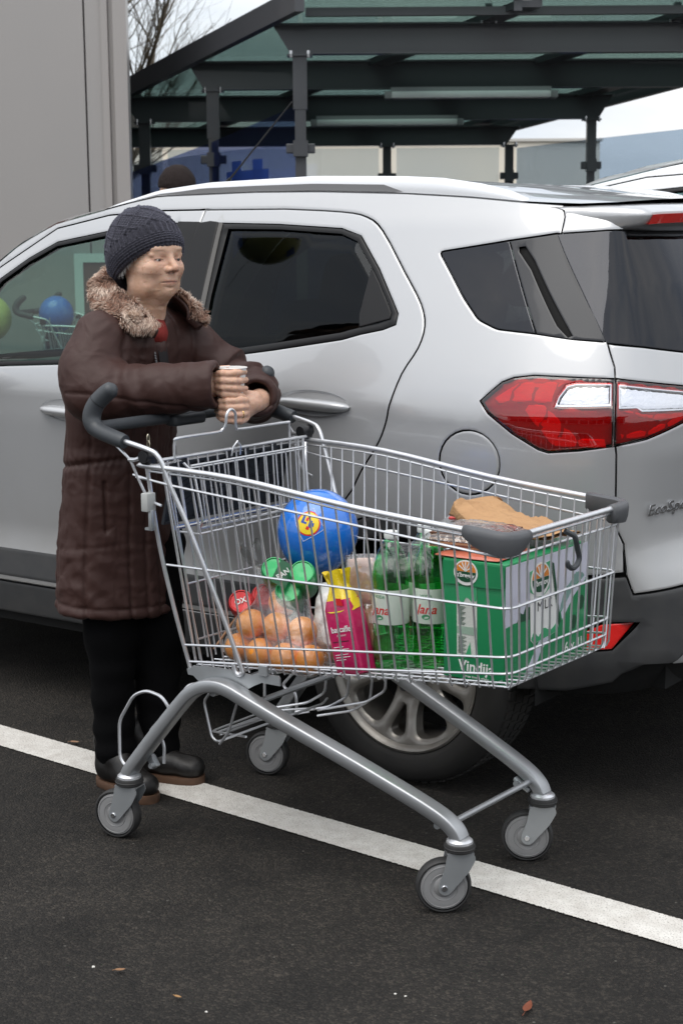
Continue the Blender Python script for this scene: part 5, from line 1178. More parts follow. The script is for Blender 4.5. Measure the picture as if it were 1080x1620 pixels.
def make_person():
    V,F=nets(head_sdf,(-.12,-.095,-.20),(.135,.095,.145),.0017)
    V=V+vnorm(V,F)*((vnoise(V,90)*.0003+vnoise(V*[1,1,3.0],70,3)*.00035)[:,None])
    tint=np.zeros(len(V)); lip=np.exp(-((V[:,2]+.0505)/.0055)**2)*np.exp(-(V[:,1]/.022)**4)*(V[:,0]>.078); tint=np.maximum(tint,lip*.75)
    for s in (-1,1):
        tint=np.maximum(tint,.38*np.exp(-(((V[:,1]-s*.032)/.020)**2+((V[:,2]-.004)/.011)**2))*(V[:,0]>.05)); tint=np.maximum(tint,.9*np.exp(-(((V[:,1]-s*.031)/.013)**2+((V[:,2]-.0052)/.0019)**2)**2)*(V[:,0]>.05))
        tint=np.maximum(tint,.22*np.exp(-(((V[:,1]-s*.040)/.022)**2+((V[:,2]+.025)/.016)**2)))
    tint=np.maximum(tint,.25*np.exp(-(((V[:,1])/.014)**2+((V[:,2]+.018)/.014)**2))*(V[:,0]>.085))
    dark=np.zeros(len(V))
    for s in (-1,1):
        yy=(V[:,1]-s*.031)/.0135; zc=.0052-.0022*yy**2; dark=np.maximum(dark,.85*np.exp(-((V[:,2]-zc-.0024)/.0011)**2)*(np.abs(yy)<1.0)*(V[:,0]>.05)); dark=np.maximum(dark,.35*np.exp(-((V[:,2]-zc+.0018)/.0009)**2)*(np.abs(yy)<1.0)*(V[:,0]>.05))
        zb=.0285-.0035*yy**2; dark=np.maximum(dark,.22*np.exp(-((V[:,2]-zb)/.0028)**2)*np.exp(-(yy/1.5)**4)*(V[:,0]>.05)*(.6+.4*vnoise(V,300,3)))
        dark=np.maximum(dark,.8*np.exp(-(((V[:,1]-s*.0070)/.0028)**2+((V[:,2]+.0275)/.0022)**2))*(V[:,0]>.085))
    dark=np.maximum(dark,.55*np.exp(-((V[:,2]+.0500-.0000-.6*np.abs(V[:,1])**2*0)/.0010)**2)*(np.abs(V[:,1])<.024)*(V[:,0]>.076))
    HV=head2body(V); HF=F
    # hands round the cup
    CX,CY=.408,-.004; rad=.034
    def rp(a,z,r): return (CX+r*math.cos(R(a)),CY+r*math.sin(R(a)),z)
    def rhand(X):
        wr=(.345,-.085,1.122)
        d=ell(X,(.378,-.042,1.122),(.016,.028,.032),R(-52))
        d=sm(d,cone(X,wr,(.27,-.145,1.112),.026,.030),.03); d=sm(d,cone(X,wr,(.36,-.068,1.12),.025,.024),.02)
        for k,(z,dr,l_) in enumerate(((1.1525,.000,388),(1.1348,.002,400),(1.1170,.001,394),(1.1005,-.002,376))):
            P=[rp(246,z-(z-1.122)*.25,rad+.006),rp(262,z-(z-1.122)*.1,rad+.008+dr),rp(283,z,rad+.0105+dr),rp(305,z-.001,rad+.007+dr),rp(322,z-.001+(.002,.0,-.001,-.002)[k],rad+.0085+dr),rp(340,z-.002+(.003,.0,-.002,-.004)[k],rad+.004+dr),rp(l_,z-.003+(.004,.0005,-.003,-.006)[k],rad+.001+dr)]
            f=chain(X,P,[.0095,.0092,.0096,.0086,.0089,.0082,.0072],.003); d=sm(d,f,.0055)
        d=sm(d,chain(X,[(.352,-.062,1.140),rp(205,1.152,rad+.008),rp(170,1.156,rad+.008),rp(140,1.158,rad+.006)],[.014,.0115,.0105,.009]),.008)
        return d
    def lhand(X):
        wr=(.425,.085,1.075)
        d=ell(X,(.433,.026,1.062),(.015,.030,.030),R(12))
        d=sm(d,cone(X,wr,(.385,.16,1.07),.025,.029),.03); d=sm(d,cone(X,wr,(.437,.05,1.07),.024,.022),.02)
        r2=rad+.001
        for k,(z,dr,l_) in enumerate(((1.0850,.001,222),(1.0675,.003,210),(1.0495,.002,214),(1.0335,-.002,234))):
            P=[rp(372,z-(z-1.062)*.2,r2+.006),rp(358,z-(z-1.062)*.1,r2+.009+dr),rp(340,z,r2+.0115+dr),rp(318,z-.001,r2+.008+dr),rp(298,z-.001+(-.001,.001,.001,.002)[k],r2+.0095+dr),rp(272,z-.001+(-.002,.001,.003,.004)[k],r2+.005+dr),rp(l_,z+(-.003,.001,.004,.006)[k],r2+.001+dr)]
            f=chain(X,P,[.0095,.0094,.0098,.0086,.0089,.0082,.0072],.003); d=sm(d,f,.0055)
        d=sm(d,chain(X,[(.438,.052,1.088),rp(75,1.094,r2+.008),rp(110,1.098,r2+.007),rp(138,1.100,r2+.005)],[.014,.0115,.0105,.009]),.008)
        return d
    V1,F1=nets(rhand,(.255,-.175,1.06),(.49,.07,1.18),.0019); V2,F2=nets(lhand,(.33,-.08,1.0),(.49,.20,1.13),.0019)
    for V_,F_ in ((V1,F1),(V2,F2)): V_+=vnorm(V_,F_)*(vnoise(V_*[1,1,1.5],220,2)*.00035+vnoise(V_,60,4)*.0006)[:,None]
    # hidden torso and arms so the body is whole
    def core(X):
        d=ell(X,(.05,0,1.08),(.085,.13,.20)); d=sm(d,ell(X,(0,0,.80),(.075,.12,.15)),.1)
        d=sm(d,cone(X,(.085,0,1.20),(.10,0,1.31),.06,.055),.04)
        for a,b,c_ in (((.08,-.13,1.22),(.118,-.190,1.098),(.33,-.10,1.118)),((.10,.16,1.21),(.29,.235,1.06),(.41,.11,1.075))): d=sm(d,chain(X,[a,b,c_],[.045,.036,.026]),.04)
        for P_ in ([(.005,-.060,.66),(.015,-.070,.42),(.032,-.080,.10)],[(.03,.075,.66),(.055,.065,.42),(.075,.045,.10)]): d=sm(d,chain(X,P_,[.055,.040,.026]),.03)
        return d
    V3,F3=nets(core,(-.15,-.32,.05),(.45,.32,1.38),.012)
    allV=np.vstack([HV,V1,V2,V3]); allF=np.vstack([HF,F1+len(HV),F2+len(HV)+len(V1),F3+len(HV)+len(V1)+len(V2)])
    body=fbuild('person',allV,allF,SK); tn=np.concatenate([tint,.12+.10*vnoise(V1,120,5),.12+.10*vnoise(V2,120,6),np.zeros(len(V3))]).clip(0,1)
    a=body.data.attributes.new('tint','FLOAT','POINT'); a.data.foreach_set('value',tn.astype(np.float32)); dk=np.zeros(len(allV)); dk[:len(V)]=dark; a=body.data.attributes.new('dark','FLOAT','POINT'); a.data.foreach_set('value',dk.astype(np.float32))
    body.location=tuple(PO); body.rotation_euler=(0,0,PR)
    tag(body,'elderly woman in brown padded coat and knitted hat leaning on the cart handle','person')
    # eyes: ball with iris, set behind the lids
    for s in (-1,1):
        mb=MB(); r=.0116; G=[]; gz=unit(np.array([1,.10,-.02])); e1=unit(np.cross(gz,[0,0,1])); e2=np.cross(e1,gz)
        for th in (0.001,.12,.22,.30,.44,.47,.7,1.0,1.3,1.57): G.append([head2body(np.array([[.0716,s*.031,.0062]])+r*(gz*math.cos(th)+(e1*math.cos(a)+e2*math.sin(a))*math.sin(th)))[0] for a in np.linspace(0,2*math.pi,24,endpoint=False)])
        mb.grid(np.array(G),closed_v=True,flip=True); mi=[]
        for i in range(9): mi+= [2 if i<2 else (1 if i<5 else 0)]*24
        mb.I=mi; mb.out('eye',[bpy.data.materials.get('sclera') or pm('sclera',(.62,.56,.52),.15,coat=1),bpy.data.materials.get('iris') or pm('iris',(.05,.035,.025),.15,coat=1),bpy.data.materials.get('pupil') or pm('pupil',(.004,.004,.004),.1,coat=1)],body,auto=None)
    mb=MB(); c=np.array(rp(341,1.0495,r_:=rad+.001+.0115+.002)); t_=np.array([math.sin(R(341)),-math.cos(R(341)),0]); n1=np.array([math.cos(R(341)),math.sin(R(341)),0])
    mb.tube([c+.0112*(n1*math.cos(t)+np.array([0,0,1])*math.sin(t)) for t in np.linspace(0,2*math.pi,24,endpoint=False)],.0013,n=6,closed=True); mb.out('ring',pm('gold',(.75,.50,.18),.2,metal=1),body)
    return body
# ---------------------------------------------------------------- clothing
TZ=[.44,.52,.60,.72,.85,.95,1.05,1.14,1.21,1.265,1.30,1.34]; TCX=[-.012,-.014,-.016,-.012,-.004,.004,.020,.042,.062,.078,.086,.092]
TAX=[.142,.141,.140,.137,.130,.126,.126,.124,.115,.094,.066,.040]; TAY=[.202,.200,.194,.184,.174,.168,.178,.178,.170,.138,.090,.050]
def torso(X,g=0):
    z=X[2]; cx=np.interp(z,TZ,TCX); ax=np.interp(z,TZ,TAX)+g; ay=np.interp(z,TZ,TAY)+g
    k=np.sqrt(((X[0]-cx)/ax)**2+((X[1]-.004)/ay)**2); return (k-1)*np.minimum(ax,ay)*.9
RA=[(.080,-.135,1.235),(.085,-.185,1.155),(.118,-.200,1.100),(.385,-.066,1.122)]; RR=[.072,.072,.070,.060]
LA_=[(.10,.150,1.225),(.185,.225,1.120),(.270,.245,1.066),(.418,.082,1.084)]; LR_=[.070,.066,.064,.054]
def coat_sdf(X):
    d=torso(X)
    d=sm(d,chain(X,RA,RR,.04),.05); 
    d=sm(d,chain(X,LA_,LR_,.04),.045)
    # cuffs: flat cut + hollow
    for P,r in ((RA,.060),(LA_,.052)):
        a=np.array(P[-1]); u=unit(np.array(P[-1])-np.array(P[-2])); s=(X[0]-a[0])*u[0]+(X[1]-a[1])*u[1]+(X[2]-a[2])*u[2]
        near=np.sqrt((X[0]-a[0])**2+(X[1]-a[1])**2+(X[2]-a[2])**2)
        cut=np.where(near<.12,s-.022,-1); d=smx(d,cut,.006)
        d=smx(d,-cone(X,a-u*.035,a+u*.08,r*.70,r*.78),.006)
    # neck opening: V at the front
    d=smx(d,-cone(X,(.155,-.012,1.235),(.10,0,1.38),.020,.062),.015)
    d=smx(d,X[2]-1.330,.02)
    d=smx(d,-(X[2]-(.487-.07*X[0]-.03*X[1])),.012)
    # centre front: overlapping placket
    return d
def make_coat(body):
    V,F=nets(coat_sdf,(-.20,-.36,.45),(.50,.34,1.36),.0046); N_=vnorm(V,F)
    x,y,z=V[:,0],V[:,1],V[:,2]; disp=np.zeros(len(V))
    # distances to arm axes
    def axd(P,V):
        best=np.full(len(V),9.); tt=np.zeros(len(V)); acc=0
        for a,b in zip(P[:-1],P[1:]):
            a=np.array(a);b=np.array(b);ba=b-a;L_=np.linalg.norm(ba);t=np.clip((V-a)@ba/(L_*L_),0,1);dd=np.linalg.norm(V-a-t[:,None]*ba,axis=1);m=dd<best;best=np.where(m,dd,best);tt=np.where(m,acc+t*L_,tt);acc+=L_
        return best,tt,acc
    dr,tr_,Lr=axd(RA,V); dl,tl_,Ll=axd(LA_,V); td=torso(V.T)
    isR=(dr-.075<td-.012)&(y<-.05); isL=(dl-.066<td-.012)&(y>.05); tor=~(isR|isL)
    soft=vnoise(V*[1,1,1],6,1)*.0050+vnoise(V,13,2)*.0026+vnoise(V,30,3)*.0006
    disp+=soft*.8
    # sharp crumple folds : ridged noise
    rg=1-np.abs(vnoise(V*[1,1,1.3]+.02*np.stack([vnoise(V,9,7),vnoise(V,9,8),vnoise(V,9,9)],1),11,4)); disp+=(rg**3-.35)*.0040*(.5+.5*vnoise(V,4,5)); rg2=1-np.abs(vnoise(V*[1,1,1.6]+.01*np.stack([vnoise(V,15,17),vnoise(V,15,18),vnoise(V,15,19)],1),23,20)); disp+=(rg2**4-.3)*.0012
    # body: horizontal puffy panels above the waist, long vertical seams below
    phi=np.degrees(np.arctan2(y,x-np.interp(z,TZ,TCX)))
    def seam(dist,w_=.006,dep=.006,puck=.003,along=None):
        g=-dep*np.exp(-(dist/w_)**2)
        if along is not None: g+=puck*np.sin(along*150+4*vnoise(V,14,9))*np.exp(-(np.abs(dist)/.028))*(.4+.6*vnoise(V,9,6)**2)
        return g
    R_=.16
    for ph in (-112,-74,-33,33,74,150,-150):
        lo_=.0 if abs(ph)>60 else 0
        dd=np.radians(phi-ph)*R_; disp+=np.where(tor,seam(dd,.0055,.0055,.0016,z),0)
    for zs,k in ((.902,1),(1.145,.5),(.675,.35)):
        dd=z-zs+.012*np.sin(phi/28)+.004*vnoise(V,12,3); disp+=np.where(tor,seam(dd,.007,.007*k,.0035*k,phi/180*3.1*R_*2.2),0)
    # drag folds: diagonal
    fd=np.sin((z*1.0+.55*np.hypot(x,y+.2)*0+.9*np.abs(np.radians(phi+90))*.16)*78+3.0*vnoise(V,7,11)); disp+=np.where(tor&(z<.88),fd*.0014*(.3+np.clip(vnoise(V,5,12)+.3,0,1)),0)
    fu=np.sin((z+.45*x)*70+3.2*vnoise(V,8,13)); disp+=np.where(tor&(z>.93)&(z<1.2),fu*.0030*np.clip(.4+vnoise(V,6,14),0,1),0)
    # sleeves : rings of folds, stronger near the elbow
    for isA,tt,el,Lx in ((isR,tr_,.20,Lr),(isL,tl_,.20,Ll)):
        f=np.sin(tt*92+2.8*vnoise(V,9,15)+3*(z-1.1)*8); wv=.0020+.0088*np.exp(-((tt-el)/.075)**2); disp+=np.where(isA,f*wv*np.clip(.35+.9*vnoise(V*[1,1,1],7,16),-.2,1),0)
        ang=z-np.interp(tt,[0,Lx],[1.15,1.085])
        disp+=np.where(isA&(tt>.16),seam(ang+.022,.004,.0045,.002,tt),0)
        for c_ in (.052,.046): disp+=np.where(isA,-.0022*np.exp(-((tt-(Lx-c_))/.0028)**2),0)
        disp+=np.where(isA&(tt>Lx-.05),.002,0)
    # armhole seam
    ah=np.abs((dr-.075)-(td-.012)); disp+=np.where((y<-.05),-.0095*np.exp(-(ah/.007)**2),0); ah=np.abs((dl-.066)-(td-.012)); disp+=np.where((y>.05),-.0065*np.exp(-(ah/.007)**2),0)
    # pocket slit on the near front, hem roll
    disp+=np.where(tor,-.009*np.exp(-((np.radians(phi+58)*R_+.25*(z-.80)*.3)/.0045)**2)*((z>.72)&(z<.86)),0)
    hem=.487-.07*x-.03*y; disp+=np.where(tor,-.004*np.exp(-((z-hem-.030)/.004)**2)+.003*np.exp(-((z-hem-.012)/.012)**2),0)
    # front placket
    dd=np.radians(phi-(-4))*R_; disp+=np.where(tor,.005*np.exp(-(dd/.022)**6)-.004*np.exp(-((np.abs(dd)-.026)/.004)**2),0)
    V2=V+N_*disp[:,None]
    V2=relax(V2,F,1,.35)
    m,t,o=nt('coat_cloth'); n=t.nodes; l=t.links; b=n.new('ShaderNodeBsdfPrincipled'); l.new(b.outputs[0],o.inputs[0])
    b.inputs['Base Color'].default_value=(.040,.0155,.0120,1); b.inputs['Roughness'].default_value=.6; b.inputs['Sheen Weight'].default_value=.06; b.inputs['Sheen Roughness'].default_value=.35; b.inputs['Sheen Tint'].default_value=(.55,.40,.36,1); b.inputs['Specular IOR Level'].default_value=.38
    tcn=n.new('ShaderNodeTexCoord'); 
    def noise(sc,det): q=n.new('ShaderNodeTexNoise'); q.inputs['Scale'].default_value=sc; q.inputs['Detail'].default_value=det; l.new(tcn.outputs['Object'],q.inputs['Vector']); return q.outputs[0]
    b1=n.new('ShaderNodeBump'); b1.inputs['Strength'].default_value=.14; b1.inputs['Distance'].default_value=.006; l.new(noise(38,5),b1.inputs['Height'])
    tw=n.new('ShaderNodeTexNoise'); tw.inputs['Scale'].default_value=7; l.new(tcn.outputs['Object'],tw.inputs['Vector']); va=n.new('ShaderNodeVectorMath'); va.operation='MULTIPLY_ADD'; va.inputs[1].default_value=(.16,.16,.16); l.new(tw.outputs['Color'],va.inputs[0]); l.new(tcn.outputs['Object'],va.inputs[2])
    vo=n.new('ShaderNodeTexVoronoi'); vo.feature='DISTANCE_TO_EDGE'; vo.inputs['Scale'].default_value=11; l.new(va.outputs[0],vo.inputs['Vector']); vr=n.new('ShaderNodeMapRange'); vr.interpolation_type='SMOOTHSTEP'; vr.inputs[1].default_value=0; vr.inputs[2].default_value=.22; l.new(vo.outputs['Distance'],vr.inputs[0])
    b3=n.new('ShaderNodeBump'); b3.inputs['Strength'].default_value=.22; b3.inputs['Distance'].default_value=.008; l.new(vr.outputs[0],b3.inputs['Height']); l.new(b1.outputs[0],b3.inputs['Normal'])
    b2=n.new('ShaderNodeBump'); b2.inputs['Strength'].default_value=.3; b2.inputs['Distance'].default_value=.0006; l.new(noise(900,2),b2.inputs['Height']); l.new(b3.outputs[0],b2.inputs['Normal']); l.new(b2.outputs[0],b.inputs['Normal'])
    coat=fbuild('coat',V2,F,m,body)
    # placket, zip, inner scarf, collar leaves
    drk=pm('lining',(.010,.008,.009),.8)
    mb=MB()
    Q=smooth_path([(.150,-.004,1.262),(.172,-.006,1.215),(.182,-.008,1.165),(.180,-.008,1.10)],4)
    G=[[p+np.array([.004,s*.017,0]) +np.array([-abs(s)*.004,0,0]) for s in (-1,-.5,0,.5,1)] for p in Q]; mb.grid(np.array(G)); mb.out('inner_front',drk,coat,auto=None)
    mb=MB()
    for k in range(40):
        t=k/39; p=np.array([.150,-.030,1.262])*(1-t)+np.array([.186,-.034,1.10])*t; mb.box(p+[.006,0,0],(.003,.005,.0018))
    mb.out('zip',ZP,coat,smooth=False)
    V,F=nets(lambda X:(sm(cone(X,(.118,0,1.285),(.150,-.004,1.24),.044,.026),ell(X,(.14,0,1.24),(.03,.040,.035)),.02))-.001,(.03,-.08,1.18),(.22,.08,1.40),.004)
    V=V+vnorm(V,F)*(vnoise(V,40,2)*.003)[:,None]; fbuild('jumper',V,F,pm('red_knit',(.20,.018,.014),.85,bump=(300,.5,.001)),coat)
    return coat
def collar_path(side):
    # spine of the fur collar, from centre back round to the front tip
    if side<0: P=[(-.005,.0,1.385),(.010,-.055,1.375),(.055,-.092,1.350),(.110,-.102,1.318),(.165,-.090,1.285),(.208,-.058,1.258)]
    else: P=[(-.005,.0,1.385),(.010,.055,1.378),(.058,.092,1.360),(.125,.105,1.330),(.180,.112,1.296),(.205,.108,1.265)]
    return smooth_path([np.array(p) for p in P],8)
def make_collar(coat):
    fm,t,o=nt('fur'); n=t.nodes; l=t.links; b=n.new('ShaderNodeBsdfPrincipled'); l.new(b.outputs[0],o.inputs[0]); b.inputs['Roughness'].default_value=.6; b.inputs['Sheen Weight'].default_value=.3
    at=n.new('ShaderNodeAttribute'); at.attribute_name='tip'; r=n.new('ShaderNodeValToRGB'); r.color_ramp.elements[0].position=.15; r.color_ramp.elements[0].color=(.11,.055,.035,1); r.color_ramp.elements[1].position=.75; r.color_ramp.elements[1].color=(.85,.70,.58,1); e=r.color_ramp.elements.new(.42); e.color=(.34,.17,.105,1); l.new(at.outputs['Fac'],r.inputs[0]); l.new(r.outputs[0],b.inputs['Base Color'])
    under=pm('collar_pile',(.20,.115,.080),.9,bump=(200,1,.004))
    rnd=np.random.RandomState(3); V=[];F=[];T=[]
    cl=None
    def sec(side):
        P=collar_path(side); m=len(P); G=[];
        for i,p in enumerate(P):
            tg=unit(P[min(i+1,m-1)]-P[max(i-1,0)]); outw=np.array([p[0]-.075,p[1],0]); outw=unit(outw) if np.linalg.norm(outw)>1e-6 else np.array([-1.,0,0])
            u=i/(m-1); wd=.062+.016*math.sin(math.pi*min(1,u*1.1))
            dn=unit(np.array([0,0,-1.])*.78+outw*.62); dn=unit(dn-tg*(dn@tg)); nn=unit(np.cross(tg,dn)); 
            if nn@(outw+np.array([0,0,.6]))<0: nn=-nn
            k=min(1,(1-u)*6+.25)
            G.append([p+dn*wd*k*(s*.5)+nn*(.014*(1-s*s)**.5) for s in np.linspace(-1,1,9)]+[p+dn*wd*k*(s*.5)-nn*.006 for s in (1,0,-1)])
        return np.array(G)
    for side in (-1,1):
        G=sec(side); mb=MB(); mb.grid(G,closed_v=True); mb.add(G[-1],[tuple(range(12))]); 
        cl=mb.out('fur_collar',under,coat,auto=None)
        # brown collar facing just below and behind the pile
        Gb=G.copy(); cen=G.mean(1,keepdims=True); Gb=cen+(G-cen)*1.10-np.array([0,0,.013])+unit(np.stack([cen[...,0]-.075,cen[...,1],0*cen[...,0]],-1))*(-.004)
        mb=MB(); mb.grid(Gb,closed_v=True); mb.add(Gb[-1],[tuple(range(12))]); mb.out('collar_facing',bpy.data.materials['coat_cloth'],coat,auto=None)
        m=G.shape[0]; V=[];F=[];T=[]
        for k in range(11000):
            i=rnd.rand()*(m-1.01); j=rnd.rand()*8; i0=int(i); fi=i-i0; j0=int(j); fj=j-j0
            p=(G[i0,j0]*(1-fi)+G[i0+1,j0]*fi)*(1-fj)+(G[i0,j0+1]*(1-fi)+G[i0+1,j0+1]*fi)*fj
            du=unit(G[i0+1,j0]-G[i0,j0]); dv=unit(G[i0,j0+1]-G[i0,j0]); nn=unit(np.cross(du,dv)); c=G[i0].mean(0)
            if nn@(p-c)<0: nn=-nn
            clp=unit(np.array([vnoise(p[None],45,1)[0],vnoise(p[None],45,2)[0],vnoise(p[None],45,3)[0]]))
            cc=vnoise(p[None],30,4)[0]
            d=unit(nn*.75+dv*.35*(1 if side<0 else 1)+clp*.55+rnd.randn(3)*.16+np.array([0,0,-.12])); L_=rnd.uniform(.010,.024)
            w_=unit(np.cross(d,rnd.randn(3)))*rnd.uniform(.0006,.0011)
            b0=len(V); mid=p+d*L_*.55; tip=p+unit(d+np.array([0,0,-.35])+clp*.3)*L_
            V+= [p-w_,p+w_,mid+w_*.8,mid-w_*.8,tip]; F+= [(b0,b0+1,b0+2,b0+3),(b0+3,b0+2,b0+4)]
            q=.18+.34*cc; T+= [q*.3,q*.3,q+.25,q+.25,min(1,q+.62)]
        o2=build('fur',V,F,fm,cl); a=o2.data.attributes.new('tip','FLOAT','POINT'); a.data.foreach_set('value',np.array(T,np.float32))
    return cl
def make_hat(body):
    m,t,o=nt('knit_wool'); n=t.nodes; l=t.links; b=n.new('ShaderNodeBsdfPrincipled'); l.new(b.outputs[0],o.inputs[0]); b.inputs['Roughness'].default_value=.9; b.inputs['Sheen Weight'].default_value=.3; b.inputs['Sheen Tint'].default_value=(.6,.6,.8,1)
    tcn=n.new('ShaderNodeTexCoord'); q=n.new('ShaderNodeTexNoise'); q.inputs['Scale'].default_value=260; q.inputs['Detail'].default_value=4; l.new(tcn.outputs['Object'],q.inputs['Vector'])
    r=n.new('ShaderNodeValToRGB'); r.color_ramp.elements[0].position=.35; r.color_ramp.elements[1].position=.7; r.color_ramp.elements[0].color=(.010,.010,.016,1); r.color_ramp.elements[1].color=(.034,.033,.047,1); l.new(q.outputs[0],r.inputs[0]); l.new(r.outputs[0],b.inputs['Base Color'])
    bu=n.new('ShaderNodeBump'); bu.inputs['Strength'].default_value=.9; bu.inputs['Distance'].default_value=.002; l.new(q.outputs[0],bu.inputs['Height']); l.new(bu.outputs[0],b.inputs['Normal'])
    # rim plane in head space: passes low at the nape and ears, high at the brow
    nx,nz=-.544,.839; c0=-.0112
    def pl(X): return -(X[0]*nx+X[2]*nz)+c0        # >0 below the rim
    def rimh(X): return (X[0]*nx+X[2]*nz)-c0
    def sdf(X):
        d=ell(X,(-.012,0,.038),(.099,.086,.092)); d=sm(d,ell(X,(-.022,0,.034),(.091,.081,.098)),.04)
        d=sm(d,cone(X,(-.020,0,.0),(-.045,0,-.045),.078,.070),.05)
        d=smx(d,pl(X),.010)
        # folded band
        h=rimh(X); e=ell(X,(-.014,0,.022),(.113,.0925,.108)); band=smx(e,np.abs(h-.017)-.016,.012); d=sm(d,band,.008)
        return smx(d,-sm(ell(X,(-.010,0,.030),(.092,.074,.092)),cone(X,(.0,0,-.02),(-.02,0,-.14),.066,.066),.03),.004)
    V,F=nets(sdf,(-.16,-.115,-.12),(.125,.115,.165),.0021); N_=vnorm(V,F)
    h=V[:,0]*nx+V[:,2]*nz-c0; ax=np.array([nx,0,nz]); e1=np.array([nz,0,-nx]); u=V@e1+.02; v=V[:,1]; ph=np.arctan2(v,u); rr=np.hypot(u,v)
    band=np.clip((.036-h)/.004,0,1); top=np.clip((h-.040)/.006,0,1)
    rib=np.cos(ph*46); d1=rib*.0016
    s1=np.sin(h*2*math.pi/.0062); lat=np.maximum(np.abs(np.sin(ph*6+h*62)),0); lat2=np.abs(np.sin(ph*6-h*62)); cable=np.maximum(1-lat*3.2,1-lat2*3.2).clip(0,1)
    d2=.0034*cable+.0011*np.sin(ph*58)*np.cos(h*2*math.pi/.0085)
    zone=((h>.036)&(h<.062)); disp=np.where(zone,d1*1.3,np.where(h>.062,d2,0))+np.where(h<=.036,.0015*np.cos(h*2*math.pi/.0066)+.0008*np.cos(ph*60),0)
    outer=np.linalg.norm(V-np.array([-.015,0,.03]),axis=1)>.075
    V=V+N_*(np.where(outer,disp,0)+vnoise(V,30,1)*.0022+vnoise(V,140,2)*.0007)[:,None]
    hat=fbuild('knitted_hat',head2body(V),F,m,body)
    # wool fuzz
    rnd=np.random.RandomState(8); HV=head2body(V); HN=head2body(V+N_)-HV; idx=rnd.choice(np.where(outer)[0],2600); VV=[];FF=[]
    for i in idx:
        p=HV[i]; d=unit(HN[i]*.6+rnd.randn(3)*.7); L_=rnd.uniform(.002,.006); w_=unit(np.cross(d,rnd.randn(3)))*.00022; b0=len(VV); VV+=[p-w_,p+w_,p+d*L_]; FF+=[(b0,b0+1,b0+2)]
    build('fuzz',VV,FF,m,hat)
    # wisps of grey hair just under the rim
    VV=[];FF=[]; gh=pm('grey_hair',(.42,.40,.38),.5)
    for side in (-1,1):
        for k in range(150):
            x0=rnd.uniform(-.02,.045); p=np.array([x0,side*(.071-.18*max(0,x0)**1.2*1.0),.010+.9*x0*.0-.012+.88*(x0)*1.0]); d=unit(np.array([rnd.uniform(-.5,.4),side*.25,-1.])); w_=np.array([.0005,0,0])
            q=[p+d*t*rnd.uniform(.020,.034)+np.array([0,side*.004*math.sin(t*3),0]) for t in (0,.5,1)]; qq=head2body(np.array([q[0]-w_,q[0]+w_,q[1]+w_,q[1]-w_,q[2]])); b0=len(VV); VV+=list(qq); FF+=[(b0,b0+1,b0+2,b0+3),(b0+3,b0+2,b0+4)]
    build('hair',VV,FF,gh,body)
    return hat
def make_trousers(body):
    def sdf(X):
        d=None
        for P,r in (([(.005,-.060,.66),(.015,-.070,.42),(.032,-.080,.07)],[.098,.068,.052]),([(.03,.075,.66),(.055,.065,.42),(.075,.045,.07)],[.098,.072,.054])):
            c=chain(X,P,r,.03); d=c if d is None else sm(d,c,.02)
        return smx(d,-(X[2]-.055),.01)
    V,F=nets(sdf,(-.16,-.2,.04),(.2,.2,.72),.007); N_=vnorm(V,F); z=V[:,2]
    V=V+N_*(vnoise(V*[1,1,1.6],14,1)*.005+np.sin(z*85+3*vnoise(V,8,2))*.0030*np.clip(1.2-z*2.6,.15,1))[:,None]
    return fbuild('trousers',V,F,pm('black_cloth',(.003,.003,.0034),.95,spec=.1,bump=(500,.3,.001)),body)
